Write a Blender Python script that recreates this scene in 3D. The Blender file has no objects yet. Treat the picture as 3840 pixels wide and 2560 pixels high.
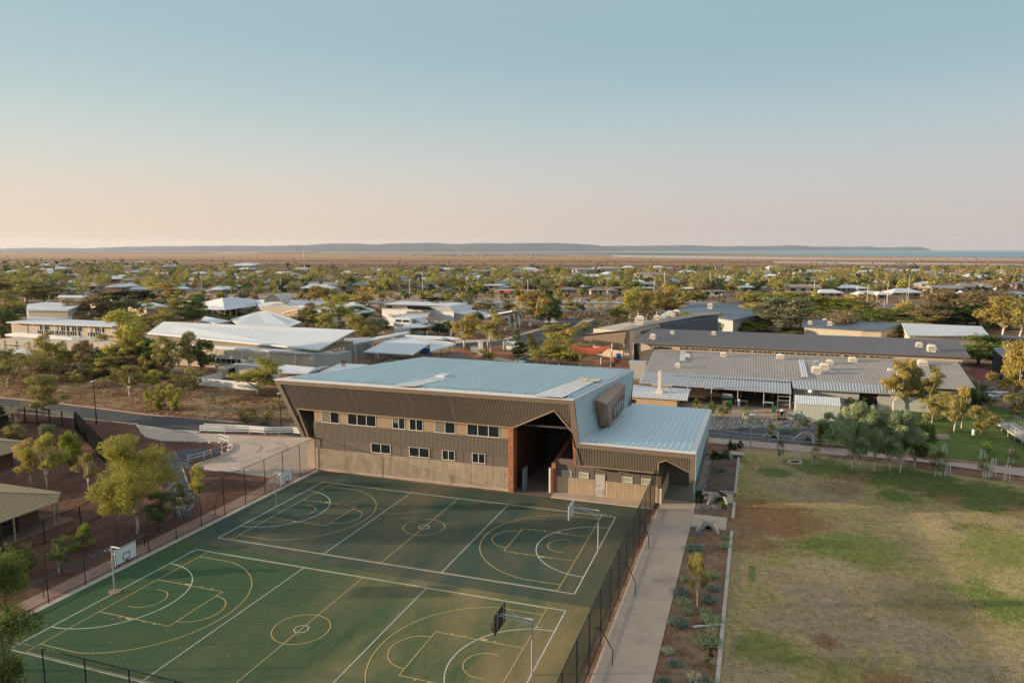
EXPO=0.8
HAZE=3.4e-5
C2Y=-17.7; SKYK=1.0
SKYL=[(230,198,172),(229,205,187),(206,209,200),(176,196,199),(152,182,190)]
SKYR=[(194,183,181),(200,189,186),(190,194,195),(160,186,194),(138,171,183)]
import bpy, bmesh, math, random
import numpy as np
from mathutils import Vector, Matrix
R = math.radians
rnd = random.Random(7)
sc = bpy.context.scene
COL = sc.collection
# ---------------------------------------------------------------- survey
# camera solved from the two 30.5 x 15.25 m courts; world X runs along the courts, Y towards the hall
F, CAM, YAW, PITCH, ROLL = 2679.86, Vector((41.655, -46.014, 23.774)), 0.329572, 0.127512, -0.000854
fw = Vector((-math.sin(YAW)*math.cos(PITCH), math.cos(YAW)*math.cos(PITCH), -math.sin(PITCH)))
rt0 = Vector((math.cos(YAW), math.sin(YAW), 0)); up0 = rt0.cross(fw)
rt = rt0*math.cos(ROLL)+up0*math.sin(ROLL); up = -rt0*math.sin(ROLL)+up0*math.cos(ROLL)
FX = Vector((-math.sin(YAW), math.cos(YAW), 0))          # level forward
ZT = dict(a=(1000,1300,1.568),b=(2000,1350,2.614),c=(2350,1150,1.5785),d=(0,1900,1.568),e=(1300,1900,1.809),f=(2300,1600,1.633),g=(2900,1450,2.090),h=(600,1750,2.94),i=(0,880,1.809),j=(1250,880,1.809),k=(2540,880,1.809),l=(0,1350,2.138),m=(1000,1380,3.733),n=(2080,1700,3.733),o=(700,1100,2.94),p=(1500,1100,2.613),q=(0,1100,3.36),r=(0,1850,2.2086),s=(0,900,3.36),t=(700,900,3.36),u=(1400,900,3.36),v=(2100,900,3.36),w=(2700,900,3.92),x=(3240,900,3.92),y=(3340,1200,3.136),A=(2600,1450,3.92),B=(2350,1350,3.92),C=(2450,2000,2.8),D=(2000,1080,3.36),E=(0,1500,2.614),N=(0,0,1))
def ray(k, x, y):
    a, b, s = ZT[k]; px, py = a+x/s, b+y/s
    return fw + rt*((px-1920)/F) - up*((py-1280)/F)
def at(k, x, y, z=0.0):
    "surveyed point at level z"
    d = ray(k, x, y); return CAM + d*((z-CAM.z)/d.z)
def hgt(k, x, y, base):
    "height over the point base"
    d = ray(k, x, y); n = FX
    return (CAM + d*(n.dot(Vector(base)-CAM)/n.dot(d))).z
def atY(k, x, y, Y):
    d = ray(k, x, y); return CAM + d*((Y-CAM.y)/d.y)
def pix(p):
    d = Vector(p)-CAM; w = d.dot(fw); return (1920+F*d.dot(rt)/w, 1280-F*d.dot(up)/w)
def dist(p): return (Vector(p)-CAM).dot(FX)
# ---------------------------------------------------------------- materials
MATS = {}
def mat(name, col, rough=0.8, var=0.12, scale=3.0, metal=0.0, bump=0.0, bscale=20.0, spec=0.2, col2=None, detail=6, stretch=None, dirt=None):
    if name in MATS: return MATS[name]
    m = bpy.data.materials.new(name); m.use_nodes = True; nt = m.node_tree; N = nt.nodes; L = nt.links
    b = N['Principled BSDF']; b.inputs['Roughness'].default_value = rough; b.inputs['Metallic'].default_value = metal
    b.inputs['Specular IOR Level'].default_value = spec
    tc = N.new('ShaderNodeNewGeometry'); src = tc.outputs['Position']
    if stretch:
        mp = N.new('ShaderNodeMapping'); mp.inputs['Scale'].default_value = stretch; L.new(src, mp.inputs['Vector']); src = mp.outputs[0]
    n = N.new('ShaderNodeTexNoise'); n.inputs['Scale'].default_value = scale; n.inputs['Detail'].default_value = detail; n.inputs['Roughness'].default_value = 0.65
    L.new(src, n.inputs['Vector'])
    r = N.new('ShaderNodeValToRGB'); r.color_ramp.elements[0].position = 0.3; r.color_ramp.elements[1].position = 0.7
    c2 = col2 or tuple(min(1, c*(1+var)) for c in col); c1 = tuple(c*(1-var) for c in col) if not col2 else col
    r.color_ramp.elements[0].color = (*c1, 1); r.color_ramp.elements[1].color = (*c2, 1)
    L.new(n.outputs['Fac'], r.inputs['Fac']); out = r.outputs['Color']
    if dirt:
        n2 = N.new('ShaderNodeTexNoise'); n2.inputs['Scale'].default_value = dirt[1]; n2.inputs['Detail'].default_value = 8; L.new(tc.outputs['Position'], n2.inputs['Vector'])
        r2 = N.new('ShaderNodeValToRGB'); r2.color_ramp.elements[0].position = dirt[2]; r2.color_ramp.elements[1].position = min(1, dirt[2]+0.22)
        L.new(n2.outputs['Fac'], r2.inputs['Fac'])
        mx = N.new('ShaderNodeMix'); mx.data_type = 'RGBA'; L.new(r2.outputs['Color'], mx.inputs['Factor']); L.new(out, mx.inputs['A']); mx.inputs['B'].default_value = (*dirt[0], 1); out = mx.outputs['Result']
    L.new(out, b.inputs['Base Color'])
    if bump:
        nb = N.new('ShaderNodeTexNoise'); nb.inputs['Scale'].default_value = bscale; nb.inputs['Detail'].default_value = 5; L.new(src, nb.inputs['Vector'])
        bp = N.new('ShaderNodeBump'); bp.inputs['Strength'].default_value = bump; bp.inputs['Distance'].default_value = 0.05
        L.new(nb.outputs['Fac'], bp.inputs['Height']); L.new(bp.outputs['Normal'], b.inputs['Normal'])
    MATS[name] = m; return m
def leafmat(name='foliage'):
    if name in MATS: return MATS[name]
    m = bpy.data.materials.new(name); m.use_nodes = True; nt = m.node_tree; N = nt.nodes; L = nt.links
    N.remove(N['Principled BSDF'])
    oi = N.new('ShaderNodeObjectInfo'); geo = N.new('ShaderNodeNewGeometry')
    n = N.new('ShaderNodeTexNoise'); n.inputs['Scale'].default_value = 1.1; n.inputs['Detail'].default_value = 3; L.new(geo.outputs['Position'], n.inputs['Vector'])
    wn = N.new('ShaderNodeTexWhiteNoise'); wn.noise_dimensions = '1D'; L.new(geo.outputs['Random Per Island'], wn.inputs['W'])
    ad = N.new('ShaderNodeMath'); ad.operation = 'MULTIPLY_ADD'; L.new(wn.outputs['Value'], ad.inputs[0]); ad.inputs[1].default_value = 0.55; ad.inputs[2].default_value = 0.0
    a2 = N.new('ShaderNodeMath'); a2.operation = 'MULTIPLY_ADD'; L.new(n.outputs['Fac'], a2.inputs[0]); a2.inputs[1].default_value = 1.5; L.new(ad.outputs[0], a2.inputs[2])
    v = N.new('ShaderNodeMath'); v.operation = 'ADD'; L.new(a2.outputs[0], v.inputs[0]); v.inputs[1].default_value = -0.02
    hs = N.new('ShaderNodeHueSaturation'); L.new(oi.outputs['Color'], hs.inputs['Color']); L.new(v.outputs[0], hs.inputs['Value'])
    hu = N.new('ShaderNodeMath'); hu.operation = 'MULTIPLY_ADD'; L.new(wn.outputs['Value'], hu.inputs[0]); hu.inputs[1].default_value = 0.05; hu.inputs[2].default_value = 0.475; L.new(hu.outputs[0], hs.inputs['Hue'])
    d = N.new('ShaderNodeBsdfDiffuse'); t = N.new('ShaderNodeBsdfTranslucent'); mx = N.new('ShaderNodeMixShader'); mx.inputs[0].default_value = 0.35
    L.new(hs.outputs[0], d.inputs['Color']); L.new(hs.outputs[0], t.inputs['Color']); L.new(d.outputs[0], mx.inputs[1]); L.new(t.outputs[0], mx.inputs[2])
    L.new(mx.outputs[0], N['Material Output'].inputs['Surface']); MATS[name] = m; return m
def meshmat(name, col, a):
    "woven wire: mostly open"
    if name in MATS: return MATS[name]
    m = bpy.data.materials.new(name); m.use_nodes = True; nt = m.node_tree; N = nt.nodes; L = nt.links
    b = N['Principled BSDF']; b.inputs['Base Color'].default_value = (*col, 1); b.inputs['Roughness'].default_value = 0.6
    n = N.new('ShaderNodeTexNoise'); n.inputs['Scale'].default_value = 0.8; g = N.new('ShaderNodeNewGeometry'); L.new(g.outputs['Position'], n.inputs['Vector'])
    mr = N.new('ShaderNodeMapRange'); mr.inputs['To Min'].default_value = a*0.85; mr.inputs['To Max'].default_value = a*1.15; L.new(n.outputs['Fac'], mr.inputs['Value']); L.new(mr.outputs[0], b.inputs['Alpha'])
    MATS[name] = m; return m
def glass(name='window_glass', col=(0.012, 0.016, 0.02), rough=0.06):
    if name in MATS: return MATS[name]
    m = mat(name, col, rough, 0.3, 0.7, spec=0.9); return m
def emit(name, col, s):
    if name in MATS: return MATS[name]
    m = bpy.data.materials.new(name); m.use_nodes = True; b = m.node_tree.nodes['Principled BSDF']
    b.inputs['Emission Color'].default_value = (*col, 1); b.inputs['Emission Strength'].default_value = s; MATS[name] = m; return m
# ---------------------------------------------------------------- mesh builder
class MB:
    def __init__(s): s.v = []; s.f = []
    def add(s, vs, fs):
        o = len(s.v); s.v += [tuple(p) for p in vs]; s.f += [tuple(o+i for i in f) for f in fs]; return s
    def box(s, x0, y0, z0, x1, y1, z1):
        vs = [(x0,y0,z0),(x1,y0,z0),(x1,y1,z0),(x0,y1,z0),(x0,y0,z1),(x1,y0,z1),(x1,y1,z1),(x0,y1,z1)]
        return s.add(vs, [(0,3,2,1),(4,5,6,7),(0,1,5,4),(1,2,6,5),(2,3,7,6),(3,0,4,7)])
    def hexa(s, lo, hi):
        "any block between two matching polygons"
        n = len(lo); s.add(list(lo)+list(hi), [tuple(range(n))[::-1], tuple(range(n, 2*n))] + [(i, (i+1) % n, (i+1) % n+n, i+n) for i in range(n)]); return s
    def slab(s, pts, t):
        "roof slab: top polygon pts, thickness t downwards"
        return s.hexa([(p[0], p[1], p[2]-t) for p in pts], [tuple(p) for p in pts])
    def prism(s, xy, z0, z1): return s.hexa([(p[0], p[1], z0) for p in xy], [(p[0], p[1], z1) for p in xy])
    def bar(s, p, q, w, h=None, upv=(0, 0, 1)):
        p = Vector(p); q = Vector(q); h = h or w; d = (q-p).normalized(); u = Vector(upv)
        if abs(d.dot(u)) > 0.98: u = Vector((1, 0, 0))
        a = d.cross(u).normalized()*(w/2); b = a.cross(d).normalized()*(h/2)
        return s.hexa([p-a-b, p+a-b, p+a+b, p-a+b], [q-a-b, q+a-b, q+a+b, q-a+b])
    def tube(s, pts, r, n=6, r2=None):
        pts = [Vector(p) for p in pts]; k = len(pts); o = len(s.v)
        for i, p in enumerate(pts):
            d = (pts[min(i+1, k-1)]-pts[max(i-1, 0)]).normalized(); u = Vector((0, 0, 1)) if abs(d.z) < 0.9 else Vector((1, 0, 0))
            a = d.cross(u).normalized(); b = a.cross(d); rr = r + ((r2 if r2 is not None else r)-r)*i/(k-1)
            for j in range(n):
                t = 2*math.pi*j/n; s.v.append(tuple(p+a*(rr*math.cos(t))+b*(rr*math.sin(t))))
        for i in range(k-1):
            for j in range(n): s.f.append((o+i*n+j, o+i*n+(j+1) % n, o+(i+1)*n+(j+1) % n, o+(i+1)*n+j))
        s.f.append(tuple(o+j for j in range(n))[::-1]); s.f.append(tuple(o+(k-1)*n+j for j in range(n))); return s
    def ring(s, c, r, w, t=0.03, n=20, a0=0, a1=360):
        c = Vector(c); P = [c+Vector((math.cos(R(a0+(a1-a0)*i/n))*r, math.sin(R(a0+(a1-a0)*i/n))*r, 0)) for i in range(n+1)]
        return s.tube(P, w, 5)
    def sheet(s, pts): return s.add(pts, [tuple(range(len(pts)))])
    def corr(s, a0, a1, b1, b0, pitch=0.3, dep=0.04, cap=0.5, n=(0, 0, 1)):
        "ribbed sheet: ribs run from edge a0-a1 to edge b0-b1"
        a0, a1, b0, b1 = map(Vector, (a0, a1, b0, b1)); L_ = (a1-a0).length; k = max(2, int(L_/pitch)); nn = Vector(n)*dep; o = len(s.v)
        prof = [(0, 0), (1-cap, 0), (1-cap+0.12*cap, 1), (1-0.12*cap, 1)]
        T = [((i+u)/k, h) for i in range(k) for u, h in prof]+[(1, 0)]
        for t, h in T: s.v += [tuple(a0.lerp(a1, t)+nn*h), tuple(b0.lerp(b1, t)+nn*h)]
        for i in range(len(T)-1): s.f.append((o+2*i, o+2*i+2, o+2*i+3, o+2*i+1))
        return s
def link(name, me, m, parent=None):
    o = bpy.data.objects.new(name, me); COL.objects.link(o)
    if m is not None and not me.materials: me.materials.append(m)
    if parent is not None: o.parent = parent
    return o
def wloc(p):
    v = Vector((0, 0, 0))
    while p is not None: v += p.location; p = p.parent
    return v
def build(mb, name, m, parent=None, smooth=False, local=False):
    "links one mesh object; vertices are given in world metres unless local"
    off = Vector((0, 0, 0)) if (local or parent is None) else wloc(parent)
    if parent is None and not local and mb.v:
        xs = [v[0] for v in mb.v]; ys = [v[1] for v in mb.v]; off = Vector(((min(xs)+max(xs))/2, (min(ys)+max(ys))/2, min(v[2] for v in mb.v)))
    me = bpy.data.meshes.new(name); me.from_pydata([(v[0]-off.x, v[1]-off.y, v[2]-off.z) for v in mb.v], [], mb.f); me.validate()
    bm = bmesh.new(); bm.from_mesh(me); bmesh.ops.recalc_face_normals(bm, faces=bm.faces); bm.to_mesh(me); bm.free()
    if smooth: me.polygons.foreach_set('use_smooth', [True]*len(me.polygons))
    o = link(name, me, m, parent)
    if parent is None and not local: o.location = off
    return o
def flat(name, pts, z, m, kind='structure'):
    mb = MB().sheet([(p[0], p[1], z) for p in pts]); o = build(mb, name, m)
    for p in o.data.polygons:
        if p.normal.z < 0: p.flip()
    if kind: o['kind'] = kind
    return o
def tag(o, label=None, cat=None, group=None, kind=None):
    if label: o['label'] = label
    if cat: o['category'] = cat
    if group: o['group'] = group
    if kind: o['kind'] = kind
    return o
def thing(name, label, cat, loc=(0, 0, 0), group=None, rz=0):
    o = bpy.data.objects.new(name, None); o.empty_display_size = 0.3; COL.objects.link(o); o.location = loc; o.rotation_euler = (0, 0, rz)
    return tag(o, label, cat, group)
def copy_tree(o, parent=None):
    c = o.copy(); COL.objects.link(c)
    if parent is not None: c.parent = parent
    for ch in list(o.children): copy_tree(ch, c)
    return c
def npmesh(name, V, Q, k=4):
    me = bpy.data.meshes.new(name); V = np.asarray(V, np.float32); Q = np.asarray(Q, np.int32)
    me.vertices.add(len(V)); me.vertices.foreach_set('co', V.ravel()); me.loops.add(Q.size); me.loops.foreach_set('vertex_index', Q.ravel())
    me.polygons.add(len(Q)); me.polygons.foreach_set('loop_start', np.arange(0, Q.size, k, dtype=np.int32)); me.polygons.foreach_set('loop_total', np.full(len(Q), k, np.int32))
    me.update(calc_edges=True); return me
def window(parent, p0, p1, z0, z1, n=2, frame=None, name='window', fw_=0.055, out=None, dep=0.08):
    "window in the wall line p0-p1: frame with mullions, glass as its sub-part; proud of the wall by dep"
    p0 = Vector((p0[0], p0[1], 0)); p1 = Vector((p1[0], p1[1], 0)); d = (p1-p0).normalized(); nrm = Vector((d.y, -d.x, 0))
    if out is not None and nrm.dot(Vector(out)) < 0: nrm = -nrm
    o = nrm*dep; mb = MB(); Z = Vector((0, 0, 1))
    def blk(a, b, za, zb, t0=0.0, t1=1.0): mb.hexa([a+Z*za-nrm*0.03, b+Z*za-nrm*0.03, b+Z*za+o, a+Z*za+o], [a+Z*zb-nrm*0.03, b+Z*zb-nrm*0.03, b+Z*zb+o, a+Z*zb+o])
    w = fw_
    blk(p0, p1, z0, z0+w); blk(p0, p1, z1-w, z1)
    L_ = (p1-p0).length
    for i in range(n+1):
        c = w/2+(L_-w)*i/n; blk(p0+d*(c-w/2), p0+d*(c+w/2), z0+w, z1-w)
    fr = build(mb, name, frame or MATS['white_frame'], parent)
    g = MB(); a = p0+d*w*0.5+nrm*(dep*0.45); b = p1-d*w*0.5+nrm*(dep*0.45)
    g.hexa([a+Z*(z0+w*0.5)-nrm*0.02, b+Z*(z0+w*0.5)-nrm*0.02, b+Z*(z0+w*0.5), a+Z*(z0+w*0.5)], [a+Z*(z1-w*0.5)-nrm*0.02, b+Z*(z1-w*0.5)-nrm*0.02, b+Z*(z1-w*0.5), a+Z*(z1-w*0.5)])
    build(g, 'pane', glass(), fr); return fr
def cen(pts): n = len(pts); return (sum(p[0] for p in pts)/n, sum(p[1] for p in pts)/n)
def inset(pts, d):
    c = Vector((*cen(pts), 0)); out = []
    for p in pts:
        v = Vector((p[0], p[1], 0))-c; L_ = v.length; out.append(c+v*max(0.1, (L_-d)/L_))
    return out
# palette (real-world base colours)
mat('white_frame', (0.72, 0.70, 0.66), 0.5, 0.04)
mat('blue_roof', (0.47, 0.585, 0.625), 0.5, 0.05, 0.35, stretch=(1, 0.15, 1), spec=0.4)
mat('roof_flashing', (0.62, 0.61, 0.60), 0.5, 0.04)
mat('white_roof', (0.58, 0.60, 0.62), 0.5, 0.06, 0.3, dirt=((0.50, 0.51, 0.53), 0.3, 0.56))
mat('tin_roof', (0.55, 0.57, 0.58), 0.45, 0.07, 0.5, metal=0.1)
mat('grey_roof', (0.32, 0.285, 0.26), 0.7, 0.10, 0.4, dirt=((0.36, 0.31, 0.27), 0.25, 0.5), stretch=(1, 0.3, 1))
mat('slate_roof', (0.145, 0.135, 0.145), 0.7, 0.08, 0.5)
mat('navy_roof', (0.10, 0.125, 0.16), 0.5, 0.08, 0.4)
mat('brown_clad', (0.112, 0.086, 0.068), 0.6, 0.07, 1.2)
mat('brown_frame', (0.18, 0.135, 0.10), 0.55, 0.05, 1.0)
mat('taupe_rib', (0.25, 0.20, 0.155), 0.6, 0.05, 1.0)
mat('taupe_panel', (0.145, 0.115, 0.10), 0.7, 0.06, 1.0)
mat('tan_panel', (0.33, 0.235, 0.15), 0.7, 0.05, 1.0)
mat('rib_concrete', (0.52, 0.42, 0.31), 0.85, 0.16, 1.3, bump=0.2, stretch=(1.6, 1.6, 0.5), dirt=((0.33, 0.25, 0.185), 0.9, 0.56))
mat('pale_rib', (0.58, 0.455, 0.31), 0.8, 0.10, 1.3, stretch=(1.5, 1.5, 0.6))
mat('cream_wall', (0.50, 0.43, 0.34), 0.85, 0.07, 0.8, dirt=((0.42, 0.33, 0.25), 0.5, 0.6))
mat('grey_wall', (0.36, 0.37, 0.36), 0.85, 0.06, 0.8)
mat('shed_wall', (0.42, 0.44, 0.40), 0.5, 0.05, 0.8)
mat('dark_steel', (0.018, 0.02, 0.024), 0.5, 0.1)
mat('awning_tin', (0.40, 0.405, 0.42), 0.6, 0.06, 0.5)
mat('galv', (0.40, 0.42, 0.43), 0.45, 0.08, metal=0.3)
mat('white_paint', (0.70, 0.70, 0.68), 0.5, 0.04)
mat('rust_steel', (0.07, 0.045, 0.035), 0.8, 0.3, 3)
mat('brown_post', (0.16, 0.10, 0.07), 0.6, 0.1)
mat('timber', (0.22, 0.15, 0.10), 0.85, 0.2, 3, stretch=(1, 1, 6))
mat('concrete', (0.45, 0.355, 0.285), 0.9, 0.10, 0.5, bump=0.15, bscale=30, dirt=((0.30, 0.23, 0.18), 0.35, 0.55))
mat('concrete_pale', (0.40, 0.365, 0.32), 0.9, 0.12, 2.0, bump=0.15, bscale=30)
mat('path_red', (0.30, 0.19, 0.145), 0.9, 0.15, 1.5, bump=0.2, dirt=((0.36, 0.27, 0.22), 0.5, 0.5))
mat('asphalt', (0.058, 0.060, 0.064), 0.9, 0.18, 0.7, bump=0.2, bscale=60, dirt=((0.085, 0.078, 0.072), 0.15, 0.5))
mat('red_dirt', (0.135, 0.062, 0.042), 0.95, 0.2, 1.2, bump=0.6, bscale=4, dirt=((0.21, 0.125, 0.085), 0.35, 0.55))
mat('rock', (0.16, 0.165, 0.18), 0.85, 0.45, 3.5, bump=0.3)
mat('trunk_white', (0.62, 0.55, 0.46), 0.85, 0.25, 3, stretch=(1, 1, 0.4))
mat('trunk_brown', (0.16, 0.12, 0.09), 0.9, 0.25, 3)
mat('line_white', (0.57, 0.56, 0.51), 0.8, 0.2, 3, dirt=((0.38, 0.38, 0.32), 0.5, 0.55))
mat('line_yellow', (0.52, 0.39, 0.16), 0.8, 0.2, 3, dirt=((0.36, 0.28, 0.13), 0.5, 0.55))
# ---------------------------------------------------------------- world, sun, camera
w = bpy.data.worlds.new('World'); sc.world = w; w.use_nodes = True; nt = w.node_tree; bg = nt.nodes['Background']
SUN_EL, SUN_HEAD = 9.0, Vector((0.940, 0.341, 0))        # heading the light travels
sky = nt.nodes.new('ShaderNodeTexSky'); sky.sky_type = 'NISHITA'; sky.sun_disc = False
sky.sun_elevation = R(SUN_EL); to_sun = -SUN_HEAD.normalized()
sky.sun_rotation = math.atan2(to_sun.x, to_sun.y); sky.air_density = 1.0; sky.dust_density = 1.6; sky.ozone_density = 2.0; sky.altitude = 20
# sky colour by elevation, warmer towards the sun, over the physical sky
Ng = nt.nodes; Lg = nt.links
tcw = Ng.new('ShaderNodeTexCoord'); nv = Ng.new('ShaderNodeVectorMath'); nv.operation = 'NORMALIZE'; Lg.new(tcw.outputs['Generated'], nv.inputs[0])
sp = Ng.new('ShaderNodeSeparateXYZ'); Lg.new(nv.outputs[0], sp.inputs[0])
dt = Ng.new('ShaderNodeVectorMath'); dt.operation = 'DOT_PRODUCT'; Lg.new(nv.outputs[0], dt.inputs[0]); dt.inputs[1].default_value = tuple(to_sun)
az = Ng.new('ShaderNodeMapRange'); az.inputs['From Min'].default_value = -0.6; az.inputs['From Max'].default_value = 0.7; az.interpolation_type = 'SMOOTHSTEP'; Lg.new(dt.outputs['Value'], az.inputs['Value'])
def skyramp(stops):
    q = Ng.new('ShaderNodeValToRGB'); Lg.new(sp.outputs['Z'], q.inputs['Fac']); c = q.color_ramp; c.interpolation = 'B_SPLINE'
    while len(c.elements) < len(stops): c.elements.new(0.5)
    lin = lambda v: (v/255/12.92 if v/255 < 0.04045 else ((v/255+0.055)/1.055)**2.4)
    for e, (p, rgb) in zip(c.elements, stops): e.position = p; e.color = (*[lin(v) for v in rgb], 1)
    return q.outputs['Color']
warm = skyramp([(0.0, SKYL[0]), (0.05, SKYL[1]), (0.12, SKYL[2]), (0.20, SKYL[3]), (0.30, SKYL[4]), (0.45, (186,200,208)), (1.0, (214,219,223))])  # highest stops, out of view, are brightened to lift the ambient light
cool = skyramp([(0.0, SKYR[0]), (0.05, SKYR[1]), (0.12, SKYR[2]), (0.20, SKYR[3]), (0.30, SKYR[4]), (0.45, (180,197,205)), (1.0, (210,216,221))])
mxs = Ng.new('ShaderNodeMix'); mxs.data_type = 'RGBA'; Lg.new(az.outputs[0], mxs.inputs['Factor']); Lg.new(cool, mxs.inputs['A']); Lg.new(warm, mxs.inputs['B'])
ml = Ng.new('ShaderNodeVectorMath'); ml.operation = 'SCALE'; Lg.new(mxs.outputs['Result'], ml.inputs[0]); ml.inputs['Scale'].default_value = SKYK/0.13/2**EXPO
m3 = Ng.new('ShaderNodeVectorMath'); m3.operation = 'SCALE'; Lg.new(sky.outputs[0], m3.inputs[0]); m3.inputs['Scale'].default_value = 0.07
m2 = Ng.new('ShaderNodeVectorMath'); m2.operation = 'ADD'; Lg.new(m3.outputs[0], m2.inputs[0]); Lg.new(ml.outputs[0], m2.inputs[1])
Lg.new(m2.outputs[0], bg.inputs['Color']); bg.inputs['Strength'].default_value = 0.13
sd = bpy.data.lights.new('sun', 'SUN'); sd.energy = 5.0; sd.angle = R(0.6); sd.color = (1.0, 0.77, 0.52)
so = bpy.data.objects.new('sun', sd); COL.objects.link(so)
ldir = Vector((SUN_HEAD.x*math.cos(R(SUN_EL)), SUN_HEAD.y*math.cos(R(SUN_EL)), -math.sin(R(SUN_EL))))
so.rotation_euler = ldir.to_track_quat('-Z', 'Y').to_euler(); so.location = (0, 0, 60)
cd = bpy.data.cameras.new('camera'); cam = bpy.data.objects.new('camera', cd); COL.objects.link(cam)
cd.sensor_width = 36; cd.lens = F/3840*36; cd.clip_start = 0.5; cd.clip_end = 60000
M = Matrix((rt, up, -fw)).transposed().to_4x4(); M.translation = CAM; cam.matrix_world = M; sc.camera = cam
sc.view_settings.view_transform = 'Standard'; sc.view_settings.look = 'None'; sc.view_settings.exposure = EXPO; sc.view_settings.gamma = 1
sc.cycles.max_bounces = 6; sc.cycles.transparent_max_bounces = 12; sc.cycles.volume_bounces = 0; sc.cycles.use_denoising = True
# ---------------------------------------------------------------- ground
def ground_material():
    m = bpy.data.materials.new('ground_earth'); m.use_nodes = True; nt = m.node_tree; N = nt.nodes; L = nt.links; b = N['Principled BSDF']; b.inputs['Roughness'].default_value = 0.95; b.inputs['Specular IOR Level'].default_value = 0.1
    g = N.new('ShaderNodeNewGeometry'); P = g.outputs['Position']
    def dot(v, off):
        s = N.new('ShaderNodeVectorMath'); s.operation = 'SUBTRACT'; L.new(P, s.inputs[0]); s.inputs[1].default_value = off
        d = N.new('ShaderNodeVectorMath'); d.operation = 'DOT_PRODUCT'; L.new(s.outputs[0], d.inputs[0]); d.inputs[1].default_value = v; return d.outputs['Value']
    f = dot(tuple(FX), tuple(CAM)); r_ = dot(tuple(rt0), tuple(CAM))
    def mth(op, a, c=None, d=None):
        n = N.new('ShaderNodeMath'); n.operation = op
        for i, q in enumerate((a, c, d)):
            if q is None: continue
            if isinstance(q, (int, float)): n.inputs[i].default_value = q
            else: L.new(q, n.inputs[i])
        return n.outputs[0]
    inv = mth('DIVIDE', 6370.0, mth('MAXIMUM', f, 50.0))       # band coordinate: 63700 / distance, in tenths
    lat = mth('DIVIDE', r_, mth('MAXIMUM', f, 50.0))
    cv = N.new('ShaderNodeCombineXYZ'); L.new(mth('MULTIPLY', lat, 3.0), cv.inputs[0]); L.new(mth('MULTIPLY', inv, 6.0), cv.inputs[1])
    nz = N.new('ShaderNodeTexNoise'); nz.inputs['Scale'].default_value = 1.0; nz.inputs['Detail'].default_value = 8; nz.inputs['Roughness'].default_value = 0.65; L.new(cv.outputs[0], nz.inputs['Vector'])
    wob = mth('MULTIPLY_ADD', nz.outputs['Fac'], 1.2, -0.6)
    bandc = mth('ADD', mth('ADD', inv, mth('MULTIPLY', wob, 0.8)), mth('MULTIPLY', lat, -1.0))
    rp = N.new('ShaderNodeValToRGB'); L.new(mth('MULTIPLY', bandc, 0.1), rp.inputs['Fac']); cr = rp.color_ramp
    S = [(0.0, (0.234, 0.185, 0.168)), (0.06, (0.207, 0.151, 0.128)), (0.085, (0.324, 0.235, 0.200)), (0.11, (0.216, 0.143, 0.096)), (0.145, (0.126, 0.080, 0.056)), (0.165, (0.360, 0.235, 0.144)), (0.25, (0.423, 0.260, 0.144)), (0.36, (0.378, 0.223, 0.120)), (0.44, (0.198, 0.105, 0.064)), (0.50, (0.333, 0.206, 0.120)), (0.58, (0.153, 0.088, 0.056)), (0.75, (0.198, 0.113, 0.068))]
    while len(cr.elements) < len(S): cr.elements.new(0.5)
    for e, (p, c) in zip(cr.elements, S): e.position = p; e.color = (*c, 1)
    # near earth: red dirt and dry grass
    def noise(sc_, det=8, ro=0.65):
        n = N.new('ShaderNodeTexNoise'); n.inputs['Scale'].default_value = sc_; n.inputs['Detail'].default_value = det; n.inputs['Roughness'].default_value = ro; L.new(P, n.inputs['Vector']); return n.outputs['Fac']
    def ramp(fac, els):
        q = N.new('ShaderNodeValToRGB'); L.new(fac, q.inputs['Fac']); c = q.color_ramp
        while len(c.elements) < len(els): c.elements.new(0.5)
        for e, (p, col) in zip(c.elements, els): e.position = p; e.color = (*col, 1)
        return q.outputs['Color']
    near = ramp(noise(0.12), [(0.36, (0.14, 0.062, 0.042)), (0.47, (0.19, 0.10, 0.066)), (0.55, (0.28, 0.195, 0.12)), (0.66, (0.34, 0.26, 0.155))])
    fine = ramp(noise(1.6, 10, 0.75), [(0.3, (0.55, 0.55, 0.55)), (0.7, (1.35, 1.35, 1.35))])
    mu = N.new('ShaderNodeMix'); mu.data_type = 'RGBA'; mu.blend_type = 'MULTIPLY'; mu.inputs['Factor'].default_value = 1; L.new(near, mu.inputs['A']); L.new(fine, mu.inputs['B'])
    far = N.new('ShaderNodeMapRange'); L.new(f, far.inputs['Value']); far.inputs['From Min'].default_value = 260; far.inputs['From Max'].default_value = 900
    mx = N.new('ShaderNodeMix'); mx.data_type = 'RGBA'; L.new(far.outputs[0], mx.inputs['Factor']); L.new(mu.outputs['Result'], mx.inputs['A']); L.new(rp.outputs[0], mx.inputs['B'])
    L.new(mx.outputs['Result'], b.inputs['Base Color'])
    bp = N.new('ShaderNodeBump'); bp.inputs['Strength'].default_value = 0.5; bp.inputs['Distance'].default_value = 0.15; L.new(noise(1.5, 8), bp.inputs['Height']); L.new(bp.outputs[0], b.inputs['Normal'])
    return m
o = CAM; c_ = Vector((CAM.x, CAM.y, 0))
gp = []
nA, rr = 96, [0.1, 60, 200, 700, 2500, 8000, 15800]
V, Q = [], []
for q in rr:
    for i in range(nA): a = 2*math.pi*i/nA; V.append((c_.x+q*math.cos(a), c_.y+q*math.sin(a), -0.03))
for k in range(len(rr)-1):
    for i in range(nA): Q.append((k*nA+i, (k+1)*nA+i, (k+1)*nA+(i+1) % nA, k*nA+(i+1) % nA))
g_ = build(MB().add(V, Q), 'ground', ground_material()); g_['kind'] = 'structure'
for p in g_.data.polygons:
    if p.normal.z < 0: p.flip()
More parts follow.
